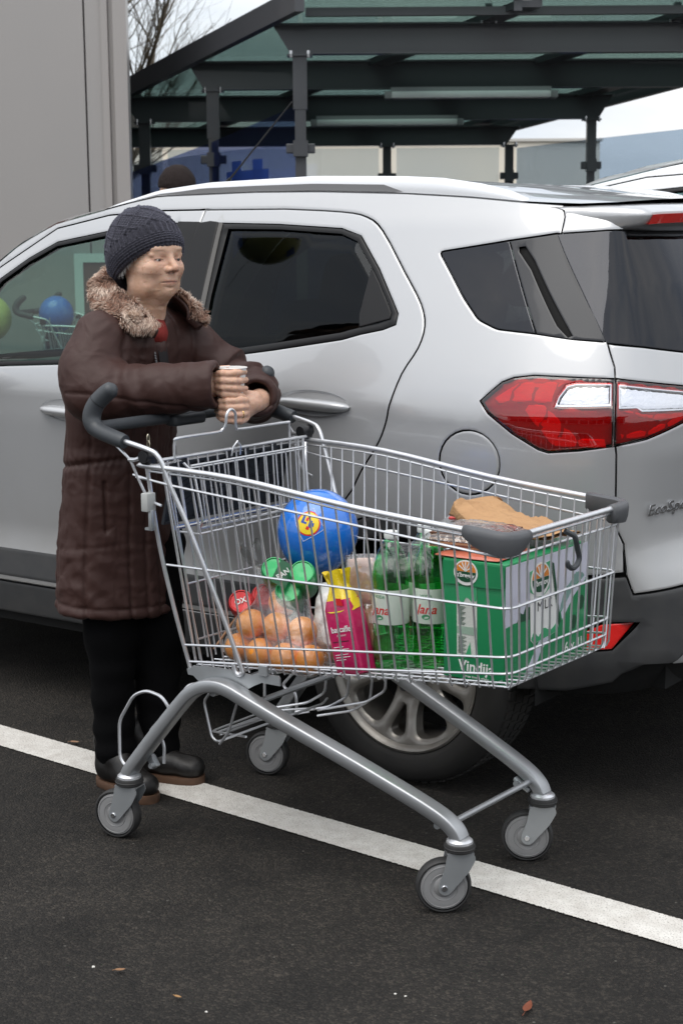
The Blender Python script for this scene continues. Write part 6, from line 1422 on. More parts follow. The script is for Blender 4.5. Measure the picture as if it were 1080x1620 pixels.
def make_shoe(body,heel,toe,nm='shoe'):
    heel=np.array(heel+(0,)) if len(heel)==2 else np.array(heel); toe=np.array(toe+(0,)) if len(toe)==2 else np.array(toe); L_=np.linalg.norm(toe-heel); u=(toe-heel)/L_; v=np.array([-u[1],u[0],0])
    def loc_(X): x,y=X[0]-heel[0],X[1]-heel[1]; return [x*u[0]+y*u[1],x*v[0]+y*v[1],X[2]]
    def sdf(X):
        q=loc_(X); d=chain(q,[(.035,0,.055),(.13,0,.052),(.205,0,.045)],[.032,.034,.031],.02); d=sm(d,cone(q,(.040,0,.06),(.035,0,.135),.040,.043),.03); d=sm(d,cone(q,(.10,0,.075),(.055,0,.11),.030,.036),.02)
        d=sm(d,ell(q,(.192,0,.040),(.038,.036,.026)),.015)
        return smx(d,-(q[2]-.020),.004)
    lo=np.minimum(heel,toe)-.07; hi=np.maximum(heel,toe)+.07
    V,F=nets(sdf,(lo[0],lo[1],.012),(hi[0],hi[1],.19),.0042); V=V+vnorm(V,F)*(vnoise(V,50,2)*.0012)[:,None]
    sh_=fbuild(nm,V,F,pm('black_leather',(.008,.007,.0065),.45,bump=(120,.4,.001)) if 'black_leather' not in bpy.data.materials else bpy.data.materials['black_leather'],body)
    mb=MB(); pts=[]
    for a,wd in ((-.008,.012),(.0,.024),(.02,.033),(.06,.035),(.11,.034),(.16,.039),(.20,.038),(.220,.031),(.233,.016),(.237,0)): pts.append((a,wd))
    ol=[(a,w_) for a,w_ in pts]+[(a,-w_) for a,w_ in pts[::-1][1:]]
    ol=smooth_path(np.array(ol),3,closed=True)
    def f(a,b,c): p=heel+u*a+v*b; return (p[0],p[1],c)
    n_=len(ol); rings=[[f(a*1.0,b*.97,.0) for a,b in ol],[f(a,b*1.02,.003) for a,b in ol],[f(a,b*1.03,.019) for a,b in ol],[f(a,b*.98,.0235) for a,b in ol]]
    mb.grid(np.array(rings),closed_v=True); mb.add(rings[0],[tuple(range(n_))[::-1]]); mb.add(rings[-1],[tuple(range(n_))])
    mb.out('sole',pm('tan_sole',(.10,.05,.028),.7,bump=(80,.3,.001),vary=(60,.6,(.07,.038,.022))) if 'tan_sole' not in bpy.data.materials else bpy.data.materials['tan_sole'],sh_)
    return sh_
woman=make_person(); coat=make_coat(woman); make_collar(coat); make_hat(woman); make_trousers(woman)
make_shoe(woman,(-.022,-.078),(.192,-.118)); make_shoe(woman,(-.010,-.004),(.165,.060))
# paper cup held in the hands
cu=thing('paper_cup','white paper cup held in both hands of the woman','cup',tuple(PO+np.array([.412*math.cos(PR)+.004*math.sin(PR)*1,.412*math.sin(PR)-.004*math.cos(PR),0])),PR)
mb=MB(); mb.lathe([(0,1.082),(.022,1.082),(.024,1.080),(.0365,1.1630),(.0350,1.1630),(.023,1.088),(0,1.088)],n=40); mb.out('cup_wall',pm('white_paper',(.82,.81,.79),.55),cu)
mb=MB(); mb.tube([(.0368*math.cos(t),.0368*math.sin(t),1.1640) for t in np.linspace(0,2*math.pi,40,endpoint=False)],.0017,n=6,closed=True); mb.out('rim',bpy.data.materials['white_paper'],cu)
mb=MB(); mb.lathe([(0,1.150),(.0335,1.150)],n=30); mb.out('drink',pm('coffee',(.06,.03,.015),.1),cu)
# ================================================================ GOODS IN THE CART
CO=np.array([.005,3.822,0.0]); CR=R(-37); _A=np.array([math.cos(CR),math.sin(CR),0]); _B=np.array([-math.sin(CR),math.cos(CR),0])
def cw(a,b,z): return tuple(CO+_A*a+_B*b+np.array([0,0,z]))
def cthing(name,label,cat,a,b,z,rz=0,group=None): return thing(name,label,cat,cw(a,b,z),CR+rz,group)
def plain(name,col,rough=.45,**k): return bpy.data.materials.get(name) or pm(name,col,rough,**k)
def rotm(ax,ang):
    return np.array(Matrix.Rotation(ang,3,Vector(ax)))
WHT=plain('print_white',(.80,.80,.78),.5); GRN=plain('print_green',(.012,.235,.085),.42,coat=.2); GRD=plain('print_dark_green',(.008,.07,.03),.45); ORG=plain('print_orange',(.72,.24,.03),.45); LAV=plain('print_lavender',(.60,.60,.70),.5,coat=.1); BLKp=plain('print_black',(.01,.01,.01),.5); REDp=plain('print_red',(.65,.02,.02),.4); YEL=plain('print_yellow',(.85,.62,.02),.4,coat=.3)
GRM=plain('print_mid_green',(.05,.36,.16),.45); BLUp=plain('print_blue',(.02,.08,.40),.4)
# ---- milk box
mk=cthing('milk_box','green and white cardboard milk box at the front of the cart','box',.470,.016,.528)
DX,DY,DZ=.157,.346,.266
mb=MB(); mb.box((0,0,DZ/2),(DX,DY,DZ),bev=.002); mb.out('carton_body',GRN,mk)
def near(u,v,w_=0): return (-DX/2+u,-DY/2-w_,v)
def frontf(u,v,w_=0): return (DX/2+w_,-DY/2+u,v)
def plate(nm,poly,mat,fn,w0,par=None,th=.0005):
    mb=MB(); n=len(poly); a=[fn(p[0],p[1],w0) for p in poly]; b=[fn(p[0],p[1],w0+th) for p in poly]
    V=a+b; F=[tuple(range(n,2*n))]+[(i,(i+1)%n,n+(i+1)%n,n+i) for i in range(n)]
    mb.add(V,F); o=mb.out(nm,mat,par or mk,smooth=False); 
    bm=bmesh.new(); bm.from_mesh(o.data); bmesh.ops.recalc_face_normals(bm,faces=bm.faces); bm.to_mesh(o.data); bm.free(); return o
def wavy(pts,amp,seed,n=5):
    P=smooth_path([np.array(p,float) for p in pts],n); r=np.random.RandomState(seed); return [tuple(p+np.array([0,r.uniform(-amp,amp)])) for p in P]
plate('print_panel',[(.0,.1),(.366,.1),(.366,.262),(0,.262)],LAV,frontf,.0006)
hill=[(0,0),(.366,0),(.366,.175)]+wavy([(.366,.178),(.335,.182),(.30,.165),(.265,.130),(.20,.118),(.12,.128),(.06,.132),(0,.128)],.001,1)
plate('print_panel',hill,GRN,frontf,.0012)
plate('print_panel',[(.045,.130)]+wavy([(.05,.134),(.062,.150),(.075,.147),(.085,.160),(.10,.158),(.112,.166),(.125,.150),(.13,.130)],.002,3),GRD,frontf,.0018)
plate('print_panel',[(.235,.12)]+wavy([(.24,.135),(.262,.170),(.285,.182),(.31,.200),(.335,.195),(.352,.182),(.364,.17)],.002,4)+[(.364,.13)],plain('print_greyblue',(.20,.33,.30),.5),frontf,.0009)
plate('print_panel',[(.075,0),(.118,0),(.150,.045),(.222,.092),(.236,.125),(.225,.13),(.205,.10),(.14,.068)],LAV,frontf,.0018)
plate('print_panel',[(.245,.10),(.30,.148),(.352,.176),(.35,.186),(.295,.163),(.24,.118)],LAV,frontf,.0018)
for cx,cz in ((.300,.085),(.335,.125)): plate('print_panel',[(cx+.012*math.cos(t)*(1+.2*math.sin(3*t)),cz+.017*math.sin(t)) for t in np.linspace(0,2*math.pi,16,endpoint=False)],GRD,frontf,.0018)
plate('print_panel',[(.098,.236),(.188,.248),(.196,.242),(.228,.088),(.215,.078),(.118,.070),(.105,.080)],WHT,frontf,.0024)
plate('print_panel',[(.188,.246),(.204,.238),(.238,.098),(.228,.088)],GRD,frontf,.0024)
plate('print_panel',[(.098,.236),(.188,.248),(.193,.19),(.17,.178),(.145,.168),(.12,.180),(.10,.19)],GRM,frontf,.0030)
plate('print_panel',wavy([(.107,.083),(.12,.095),(.14,.084),(.165,.098),(.19,.088),(.222,.102)],.002,5)+[(.226,.088),(.215,.079),(.118,.071)],GRM,frontf,.0030)
def sun_logo(cu_,cv,r,fn,w0,Mf,txt,ts):
    T=np.linspace(0,2*math.pi,28,endpoint=False)
    plate('logo',[(cu_+r*1.18*math.cos(t),cv+r*1.08*math.sin(t)) for t in T],WHT,fn,w0)
    up=[(cu_+r*math.cos(t),cv+r*.10+r*.85*math.sin(t)) for t in np.linspace(0,math.pi,16)]
    plate('logo',up,ORG,fn,w0+.0006)
    for t in (R(35),R(65),R(90),R(115),R(145)):
        d=np.array([math.cos(t),math.sin(t)]); n_=np.array([-d[1],d[0]])*r*.035; c=np.array([cu_,cv+r*.12]); plate('logo',[tuple(c+n_),tuple(c+d*r*.8+n_*1.6),tuple(c+d*r*.8-n_*1.6),tuple(c-n_)],WHT,fn,w0+.0012)
    plate('logo',[(cu_-r,cv+r*.08),(cu_+r,cv+r*.08)]+[(cu_+r*math.cos(t),cv+r*.0-r*.8*math.sin(t)) for t in np.linspace(0.05,math.pi-.05,12)],GRD,fn,w0+.0006)
    text_mesh('logo_text',txt,ts,WHT,mk,Mf(cu_,cv-r*.22,w0+.0014),extrude=.0002,bold=.0003,shear=.1)
FX=lambda u,v,w_: frame4(frontf(u,v,w_),(0,1,0),(0,0,1)); FXt=lambda u,v,w_: frame4(frontf(u,v,w_),(0,1,.05),(0,0,1))
NX=lambda u,v,w_: frame4(near(u,v,w_),(1,0,0),(0,0,1))
sun_logo(.143,.212,.036,frontf,.0036,FX,"z'bregov",.018)
text_mesh('lettering','MILK',.030,BLKp,mk,FX(.165,.150,.0032),extrude=.0002,spacing=1.05)
text_mesh('lettering','6 x 1l',.034,WHT,mk,FX(.300,.030,.0022),extrude=.0002,bold=.0005,spacing=1.05)
mb=MB(); c=frontf(.040,.040,.0022); mb.tube([(c[0],c[1]+.017*math.cos(t),c[2]+.021*math.sin(t)) for t in np.linspace(0,2*math.pi,30,endpoint=False)],.0006,n=4,closed=True); mb.out('printed_ring',GRM,mk); text_mesh('lettering','3\n80',.012,GRM,mk,FX(.040,.044,.0022),extrude=.0002)
# near face
plate('print_panel',[(0,.262),(.157,.262),(.157,.222),(.150,.214),(.10,.211),(.05,.213),(.006,.210),(0,.214)],GRN,near,.0030,th=.0012)
plate('print_panel',[(.036,.052),(.088,.052),(.086,.208),(.034,.208)],plain('carton_white',(.70,.71,.66),.45,vary=(300,.9,(.5,.53,.48))),near,.0006)
plate('print_panel',[(.034,.168)]+wavy([(.036,.180),(.05,.172),(.06,.184),(.075,.176),(.086,.182)],.002,8)+[(.086,.208),(.034,.208)],GRM,near,.0014)
plate('print_panel',[(.058,.052),(.074,.052),(.070,.085),(.066,.075)],GRM,near,.0014); plate('print_panel',[(.036,.102),(.086,.102),(.086,.120),(.036,.118)],plain('pale_print',(.30,.42,.33),.5),near,.0014)
for k in range(13): plate('small_print',[(.040,.095-.0030*k),(.060-.004*(k%3),.095-.0030*k),(.060-.004*(k%3),.0962-.0030*k),(.040,.0962-.0030*k)],GRD,near,.0018)
for k in range(14): plate('small_print',[(.040,.162-.0030*k),(.058-.003*(k%4),.162-.0030*k),(.058-.003*(k%4),.1632-.0030*k),(.040,.1632-.0030*k)],GRD,near,.0018)
sun_logo(.060,.240,.026,near,.0048,NX,"z'bregov",.013)
text_mesh('lettering','Vindija',.034,WHT,mk,NX(.085,.030,.0008),extrude=.0002,bold=.0006,shear=.05); text_mesh('lettering','z brega domace mlijeko',.007,WHT,mk,NX(.085,.008,.0008),extrude=.0002)
# ---- clear film material
FILM=thin_glass('clear_film',(.93,.94,.95),refl=1.6,base=.05,rough=.12,bump=(60,.8,.004)); FILM2=thin_glass('milky_film',(.80,.80,.80),refl=1.5,base=.10,rough=.25,bump=(45,1,.006))
def pillow(nm,dx,dy,dz,mat,parent,loc=(0,0,0),M3=None,crump=.003,seed=1,seal=.9,n=26):
    """closed cushion-like pack, sealed edges"""
    u=np.linspace(-1,1,n); U,Vv=np.meshgrid(u,u,indexing='ij'); h=((1-np.abs(U)**4)*(1-np.abs(Vv)**4))**.5
    P=np.stack([U*dx/2*(1-.04*Vv**2),Vv*dy/2*(1-.05*U**2),0*U],-1); out_=[]
    for s in (1,-1):
        Q=P.copy(); Q[...,2]=s*(h*dz/2+.0006); nn=vnoise(Q.reshape(-1,3)+seed*.37,28,seed).reshape(U.shape)*crump+vnoise(Q.reshape(-1,3)+seed*.37,75,seed+1).reshape(U.shape)*crump*.5; Q[...,2]+=nn*(.3+.7*h)*s; out_.append(Q)
    mb=MB()
    for Q,fl in ((out_[0],False),(out_[1],True)):
        R_=Q.reshape(-1,3)
        if M3 is not None: R_=R_@np.asarray(M3).T
        mb.grid((R_+np.asarray(loc)).reshape(n,n,3),flip=fl)
    return mb.out(nm,mat,parent,auto=None)
# ---- wafers, salami, paper bag
wf=cthing('wafer_pack','clear wrapped stack of brown wafers lying on the milk box','biscuit pack',.405,-.045,.809,R(8))
mb=MB(); rr=random.Random(3)
for k in range(8):
    z=.0022+.0042*k; mb.box((rr.uniform(-.002,.002),rr.uniform(-.002,.002),z),(.160,.150,.0030 if k%2 else .0036),mi=k%2)
mb.out('wafers',[plain('wafer',(.42,.24,.12),.85,bump=(300,.6,.001)),plain('wafer_cream',(.12,.05,.025),.8)],wf,smooth=False)
pillow('wrapper',.200,.180,.046,FILM,wf,loc=(0,0,.018),crump=.006,seed=4); 
pillow('wrapper_seal',.06,.15,.008,FILM2,wf,loc=(.110,0,.022),M3=rotm((0,1,0),-.35),crump=.006,seed=6)
sl_=cthing('sliced_meat_pack','flat red sliced meat pack under the wafers on the milk box','meat pack',.44,-.07,.7975,R(3)); pillow('slices',.165,.17,.014,plain('meat_red',(.40,.06,.035),.35,coat=.5,vary=(50,.8,(.62,.22,.13))),sl_,crump=.002,seed=2)
tp=cthing('plastic_tray','clear plastic tray with a red edge behind the wafers','tray',.28,.13,.815,R(20))
mb=MB(); mb.box((0,0,0),(.13,.11,.028),bev=.008); mb.out('tray_body',FILM2,tp); mb=MB(); mb.box((0,.0,.016),(.10,.05,.004),bev=.0015); mb.out('tray_label',plain('label_red',(.60,.06,.05),.4),tp)
mb=MB(); mb.box((-.01,0,-.13),(.10,.10,.22),bev=.01); 
kb=cthing('paper_bag','crumpled brown kraft paper bag lying behind the wafers on the milk box','bag',.41,.120,.815,R(-14))
KR=pm('kraft_paper',(.46,.27,.13),.75,vary=(18,.7,(.38,.21,.10)),bump=(34,1.0,.010))
n=40; G=[]
for i in range(n+1):
    t=i/n; x=-.135+.27*t; op=1-t; hw=.084*(1-.18*t**2); hh=.020*op**.9+.004; ring=[]
    for k in range(33):
        a=2*math.pi*k/32; ca,sa=math.cos(a),math.sin(a); y=hw*math.copysign(abs(ca)**.55,ca); z=hh*math.copysign(abs(sa)**.55,sa)+.004+ .030*op**3
        p=np.array([[x,y,z]]); f=vnoise(p+.3,22,3)[0]*.010+ (1-abs(vnoise(p,19,5)[0])*2)**3*.010+(1-abs(vnoise(p,37,6)[0])*2)**3*.004; ring.append((x+(.012*math.sin(a*3) if i==0 else 0)-.02*max(0,sa)*op*.5,y+f*.4,z+f*(.5+.5*op)))
    G.append(ring)
mb=MB(); mb.grid(np.array(G)); mb.out('bag_body',KR,kb,auto=25)
# ---- green water bottles with film
GP=thin_glass('green_pet',(.45,.92,.58),refl=1.3,base=.03,rough=.05); GPd=thin_glass('green_water',(.45,.88,.55),refl=.5,base=.0,rough=.05)
LBL=plain('bottle_label',(.62,.72,.62),.4,coat=.3,vary=(40,.7,(.70,.74,.68)))
for i,(a,b,z0,ln) in enumerate(((.222,-.118,.508,0),(.300,-.070,.512,0),(.245,-.018,.510,0))):
    bt=cthing('water_bottle',['green plastic water bottle with a pale label, nearest of the wrapped three','green plastic water bottle with a pale label beside the milk box','green plastic water bottle at the back of the wrapped three'][i],'bottle',a,b,z0,R(-50+20*i),'wrapped water bottles')
    pr=[(0,.004),(.030,.002),(.039,.006),(.0425,.018),(.041,.030),(.0425,.042),(.041,.054),(.0425,.066),(.0405,.078),(.0425,.090),(.042,.105),(.042,.195),(.0425,.205),(.043,.215),(.0425,.225),(.038,.250),(.028,.278),(.018,.296),(.0135,.304),(.0130,.316)]
    mb=MB(); mb.lathe(pr,n=40); mb.out('bottle_body',GP,bt)
    mb=MB(); mb.lathe([(0,.006)]+[(r-.0018,z) for r,z in pr[2:-4]]+[(0,.277)],n=32); mb.out('water',GPd,bt)
    mb=MB(); mb.lathe([(.0428,.112),(.0431,.114),(.0431,.190),(.0428,.192)],n=40); mb.out('label',LBL,bt)
    mb=MB(); mb.lathe([(.0150,.305),(.0158,.307),(.0158,.319),(.0148,.322),(0,.3225)],n=28); mb.out('cap',plain('cap_white',(.75,.78,.76),.4),bt)
    # lettering bent round the label
    def bend(txt,size,mat,zc,ph,bold=0,sh=.3):
        o=text_mesh('lettering',txt,size,mat,bt,Matrix.Identity(4),extrude=.0002,bold=bold,shear=sh)
        for v in o.data.vertices:
            x,y,z=v.co; th=ph+x/.0434; v.co=((.0434+z)*math.cos(th),(.0434+z)*math.sin(th),zc+y)
    bend('Jana',.030,REDp,.145,R(-42),.0004); bend('VODA',.010,plain('label_green',(.05,.28,.12),.5),.176,R(-42),0,0)
    mb=MB(); T=np.linspace(0,2*math.pi,20,endpoint=False); mb.add([(.0436*math.cos(R(-42)+.010*math.cos(t)/.0436),.0436*math.sin(R(-42)+.010*math.cos(t)/.0436),.128+.006*math.sin(t)) for t in T],[tuple(range(20))[::-1]]); mb.out('print_panel',plain('label_green',(.05,.28,.12),.5),bt,smooth=False)
sw=cthing('shrink_wrap','crinkled clear shrink film round the green water bottles','film',.255,-.07,.505)
V,F=nets(lambda X:(sm(sm(cone(X,(-.033,-.048,.05),(-.033,-.048,.24),.047,.047),cone(X,(.045,0,.05),(.045,0,.24),.047,.047),.12),cone(X,(-.01,.052,.05),(-.01,.052,.24),.047,.047),.12)+.030*np.clip((X[2]-.24)/.08,0,1)),(-.10,-.12,.012),(.11,.12,.325),.0055)
V=V+vnorm(V,F)*(vnoise(V,22,3)*.003+vnoise(V*[1,1,.5],60,4)*.0022)[:,None]; fbuild('film',V,F,thin_glass('shrink_film',(.985,.99,.985),refl=.9,base=-.005,rough=.12,bump=(70,1,.004)),sw)
# ---- coffee pack
cf=cthing('coffee_pack','pink coffee pack with a yellow crimped top standing left of the bottles','coffee pack',.168,-.175,.500,R(-4))
tl=rotm((0,1,0),-.26); PK=pm('pink_foil',(.58,.012,.12),.30,coat=.5,bump=(45,.6,.004),vary=(20,.6,(.48,.008,.09)))
def cfp(x,y,z): return tuple(np.array([x,y,z])@tl.T)
G=[]
for z,wx,wy in ((.0,.036,.026),(.004,.041,.030),(.05,.042,.031),(.10,.042,.031),(.155,.041,.029),(.175,.036,.022)):
    G.append([cfp(wx*math.copysign(abs(math.cos(t))**.35,math.cos(t)),wy*math.copysign(abs(math.sin(t))**.35,math.sin(t)),z) for t in np.linspace(0,2*math.pi,40,endpoint=False)])
mb=MB(); mb.grid(np.array(G),closed_v=True); mb.add(G[0],[tuple(range(40))[::-1]]); mb.add(G[-1],[tuple(range(40))]); mb.out('foil_body',PK,cf,auto=50)
G=[]; rn=np.random.RandomState(4)
for k,(z,wx,wy) in enumerate(((.150,.0425,.030),(.172,.038,.023),(.190,.030,.013),(.204,.024,.008),(.222,.028,.010),(.238,.033,.014))):
    G.append([cfp(wx*math.copysign(abs(math.cos(t))**.5,math.cos(t))+(.003*math.sin(9*t+k) if k>1 else 0),wy*math.copysign(abs(math.sin(t))**.5,math.sin(t))+(.004*math.sin(7*t+k) if k>1 else 0),z+(.006*math.sin(4*t+1) if k==5 else 0)+(.003*math.sin(5*t) if k==0 else 0)) for t in np.linspace(0,2*math.pi,60,endpoint=False)])
mb=MB(); mb.grid(np.array(G),closed_v=True); mb.out('yellow_top',pm('yellow_foil',(.80,.60,.01),.32,coat=.5,bump=(60,.6,.003)),cf,auto=60)
FN=lambda x,z,w_=.0318: frame4(cfp(x,-w_,z),cfp(1,0,0),cfp(0,0,1))
text_mesh('lettering','barcaffe',.019,WHT,cf,FN(.006,.108),extrude=.0002,bold=.0004); text_mesh('lettering','CLASSIC',.006,WHT,cf,FN(.004,.094),extrude=.0002,spacing=1.3)
for k,(wd,z) in enumerate(((.05,.080),(.03,.068),(.045,.062),(.04,.050),(.045,.044),(.03,.038),(.02,.020))):
    mb=MB(); mb.add([cfp(-.026,-.0320,z),cfp(-.026+wd,-.0320,z),cfp(-.026+wd,-.0320,z+.0016),cfp(-.026,-.0320,z+.0016)],[(0,1,2,3)]); mb.out('small_print',BLKp if k==0 else WHT,cf,smooth=False)
mb=MB(); mb.add([cfp(.006,-.0302,.164),cfp(.026,-.0302,.160),cfp(.022,-.0290,.178),cfp(.004,-.0290,.180)],[(0,1,2,3)]); mb.out('print_panel',REDp,cf,smooth=False)
# ---- bread and ham packs behind the coffee
for i,(a,b,z,dx,dz,th,col,c2,lab,seed) in enumerate(((.150,-.115,.700,.110,.135,.030,(.70,.40,.33),(.80,.62,.50),'clear pack of pale pink sliced ham standing between the balloon and the bottles',11),(.190,-.125,.590,.095,.150,.045,(.62,.48,.30),(.50,.25,.08),'clear pack of cream pastries with a barcode label behind the coffee pack',12))):
    pk=cthing('food_pack',lab,'food pack',a,b,z,R(5),None); Mx=rotm((1,0,0),math.pi/2-.1)@rotm((0,0,1),.12)
    pillow('contents',dx*.86,dz*.86,th*.75,plain('contents_%s'%('pink' if i==0 else 'cream'),col,.55,vary=(34,.7,c2)),pk,M3=Mx,crump=.005,seed=seed); pillow('wrapper',dx,dz,th+.010,FILM if i else FILM2,pk,M3=Mx,crump=.006,seed=seed+3)
    if i==1:
        mb=MB(); q=[np.array([.012,-.030,.0]),np.array([.040,-.030,.008]),np.array([.034,-.030,.034]),np.array([.006,-.030,.026])]; mb.add(q,[(0,1,2,3)]); mb.add([p+[0,.0005,0] for p in q],[(3,2,1,0)]); mb.out('label',WHT,pk,smooth=False)
        mb=MB()
        for k in range(9):
            p0=q[0]*(1-(k+1.5)/12)+q[1]*(k+1.5)/12; up_=(q[3]-q[0])*.6; w_=(q[1]-q[0])*(.02 if k%3 else .035); mb.add([p0+up_*.2-[0,.0006,0],p0+w_+up_*.2-[0,.0006,0],p0+w_+up_*1.1-[0,.0006,0],p0+up_*1.1-[0,.0006,0]],[(0,1,2,3)])
        mb.out('barcode',BLKp,pk,smooth=False)
# ---- balloon
bl=cthing('balloon','blue balloon with a yellow round emblem lying on the goods in the cart','balloon',-.075,-.005,.782)
BLm=pm('balloon_blue',(.015,.17,.66),.16,coat=.9,sub=.0)
br_=np.array([.099,.099,.103]); tilt=rotm((0,1,0),.25)
def bp(phi,th,k=1.0):
    r=1+.0*th; z=math.sin(th); c=math.cos(th); s=1-.10*max(0,-z)**2
    return tuple((np.array([br_[0]*c*math.cos(phi)*s,br_[1]*c*math.sin(phi)*s,br_[2]*z*(1.0 if z>0 else 1.10)])*k)@tilt.T)
mb=MB(); mb.grid([[bp(p,t) for p in np.linspace(0,2*math.pi,64,endpoint=False)] for t in np.linspace(-math.pi/2+.01,math.pi/2-.001,44)],closed_v=True); mb.out('skin',BLm,bl,auto=None)
mb=MB(); kz=np.array(bp(0,-math.pi/2+.01)); mb.lathe([(.004,.004),(.0035,-.004),(.008,-.014),(.009,-.015)],c=kz,n=16); mb.out('knot',BLm,bl)
P0,T0=R(-72),R(25)
def patch(nm,poly,mat,k,fill=True):
    pts=[bp(P0+x/(.104*math.cos(T0)),T0+y/.104,k) for x,y in poly]; c=np.mean(poly,0)
    # triangulate with rings so that it follows the curve
    poly=np.array(poly); G=[[bp(P0+(c[0]+(x-c[0])*s)/(.104*math.cos(T0)),T0+(c[1]+(y-c[1])*s)/.104,k) for x,y in poly] for s in (.001,.25,.5,.75,1)]
    mb=MB(); mb.grid(np.array(G),closed_v=True,flip=True); return mb.out(nm,mat,bl,auto=None)
T=np.linspace(0,2*math.pi,36,endpoint=False)
patch('emblem',[(.031*math.cos(t),.031*math.sin(t)) for t in T],REDp,1.003); patch('emblem',[(.0275*math.cos(t),.0275*math.sin(t)) for t in T],YEL,1.006)
sq=lambda x0,y0,x1,y1: [tuple(p) for p in resamp([(x0,y0),(x1,y0),(x1,y1),(x0,y1)],.004)]
for x0,y0,x1,y1,mt in ((-.019,-.004,-.012,.014,BLUp),(-.012,-.004,-.004,.001,BLUp),(-.008,.004,-.002,.013,REDp),(.002,-.010,.010,.008,BLUp),(.010,-.006,.015,.003,BLUp),(-.002,-.016,.006,-.008,REDp)): patch('emblem',sq(x0,y0,x1,y1),mt,1.009)
mb=MB(); D=[(-.044,.004),(.0,.040),(.044,-.004),(.0,-.046)]
for i in range(4):
    a,b=np.array(D[i]),np.array(D[(i+1)%4]); pts=[a+(b-a)*t for t in np.linspace(0,1,9)]
    mb.tube([bp(P0+p[0]/(.104*math.cos(T0)),T0+p[1]/.104,1.004) for p in pts],.00045,n=4)
mb.out('emblem_outline',WHT,bl)
# ---- beverage cans
def can(lab,a,b,z,dirv,colm,rz,group,txt=None):
    c=thing('drink_can',lab,'can',cw(a,b,z),0,group); d=unit(np.array(dirv[0]*_A+dirv[1]*_B+np.array([0,0,dirv[2]]))); q=Vector(d).to_track_quat('Z','Y'); c.rotation_mode='QUATERNION'; c.rotation_quaternion=q
    mb=MB(); mb.lathe([(0,-.120),(.022,-.120),(.030,-.112),(.0325,-.104),(.0325,-.012),(.029,-.002),(.027,.0)],n=36); mb.out('can_body',colm,c)
    mb=MB(); mb.lathe([(.027,.0),(.0275,.0015),(.026,.0015),(.0245,-.002),(0,-.0025)],n=36); mb.out('can_end',colm,c)
    if txt: 
        M4=Matrix.Rotation(rz,4,'Z')@Matrix.Translation((0,0,.0008)); text_mesh('lettering',txt,.019,WHT,c,M4,extrude=.0002,bold=.0005)
    return c
CG=plain('can_green',(.02,.33,.10),.32,metal=.3,coat=.4); CRd=plain('can_red',(.50,.012,.015),.28,metal=.3,coat=.5)
toc=(.48,-.70,.53)
can('green drink can, left one of the film wrapped pack under the balloon',-.112,-.130,.706,toc,CG,R(15),'green drink cans')
can('green drink can, right one of the film wrapped pack under the balloon',-.030,-.125,.706,toc,CG,0,'green drink cans')
can('green drink can, lowest of the film wrapped pack under the balloon',-.062,-.140,.660,toc,CG,0,'green drink cans')
gb=cthing('can_band','dark green printed band reading PAN across the green cans','label band',-.068,-.150,.700)
x_=unit(np.array([.30,.35,-.30])); y_=unit(np.cross(np.array(toc),x_)); Mb=frame4((0,0,0),x_,y_)
mb=MB(); mb.box((0,0,0),(.040,.060,.002)); o=mb.out('band',plain('band_green',(.02,.12,.05),.35,coat=.4),gb,smooth=False); o.data.transform(Mb); text_mesh('lettering','PAN',.019,WHT,gb,Mb@Matrix.Rotation(R(62),4,'Z')@Matrix.Translation((0,0,.0016)),extrude=.0002,bold=.0004)
can('red can with white letters on its end, left of two behind the oranges',-.215,-.135,.612,(.45,-.74,.45),CRd,R(20),'red drink cans','OX')
can('red can tipped over, right of two behind the oranges',-.158,-.110,.632,(.60,-.55,.58),CRd,0,'red drink cans')
# ---- oranges in a thin bag
OR=pm('orange_peel',(.95,.37,.03),.42,coat=.25,bump=(420,.5,.0008),vary=(9,.6,(.88,.29,.02)))
ob=cthing('fruit_bag','thin clear plastic bag of oranges in the rear corner of the cart','bag',-.085,-.125,.470)
spots=[(-.105,-.045,.038),(-.030,-.055,.036),(.048,-.060,.038),(.105,-.035,.036),(-.060,.020,.038),(.020,.015,.037),(.085,.030,.038),(-.075,-.035,.098),(.0,-.030,.100),(.070,-.020,.096),(-.02,.02,.150)]
for i,(x,y,z) in enumerate(spots):
    lab='orange in the clear bag, '+['bottom row at the left end','second from left in the bottom row','third from left in the bottom row','bottom row at the right end','at the back left','at the back in the middle','at the back right','left one of the upper layer','middle one of the upper layer','right one of the upper layer','topmost, under the bag neck'][i]
    mb=MB(); r=.0365+.001*math.sin(i*2.1); mb.grid([[(r*math.cos(t)*math.cos(p),r*math.cos(t)*math.sin(p),r*.95*math.sin(t)-.0025*math.exp(-((t-1.57)/.14)**2)) for p in np.linspace(0,2*math.pi,30,endpoint=False)] for t in np.linspace(-1.57,1.57,20)],closed_v=True)
    o=mb.out('orange',OR,None,auto=None); o.location=cw(-.085+x,-.125+y,.470+z); o.rotation_euler=(i*.9,i*.5,i*1.3); tag(o,lab,'orange','oranges in the clear bag')
def bagsdf(X):
    d=None
    for x,y,z in spots: c=ell(X,(x,y,z),(.0395,.0395,.0385)); d=c if d is None else sm(d,c,.05)
    d=sm(d,cone(X,(.0,-.0,.13),(-.07,.03,.185),.040,.016),.07); d=sm(d,cone(X,(-.07,.03,.185),(-.130,.045,.225),.014,.010),.03)
    return d
V,F=nets(bagsdf,(-.17,-.12,-.004),(.16,.11,.25),.0048); V=V+vnorm(V,F)*(vnoise(V*[1,1,.6],28,3)*.0030+vnoise(V,60,4)*.0010)[:,None]
fbuild('bag_film',V,F,thin_glass('bag_film',(.88,.88,.88),refl=1.2,base=.07,rough=.40,gcol=(.95,.95,.95),bump=(30,1,.008)),ob)
mb=MB()
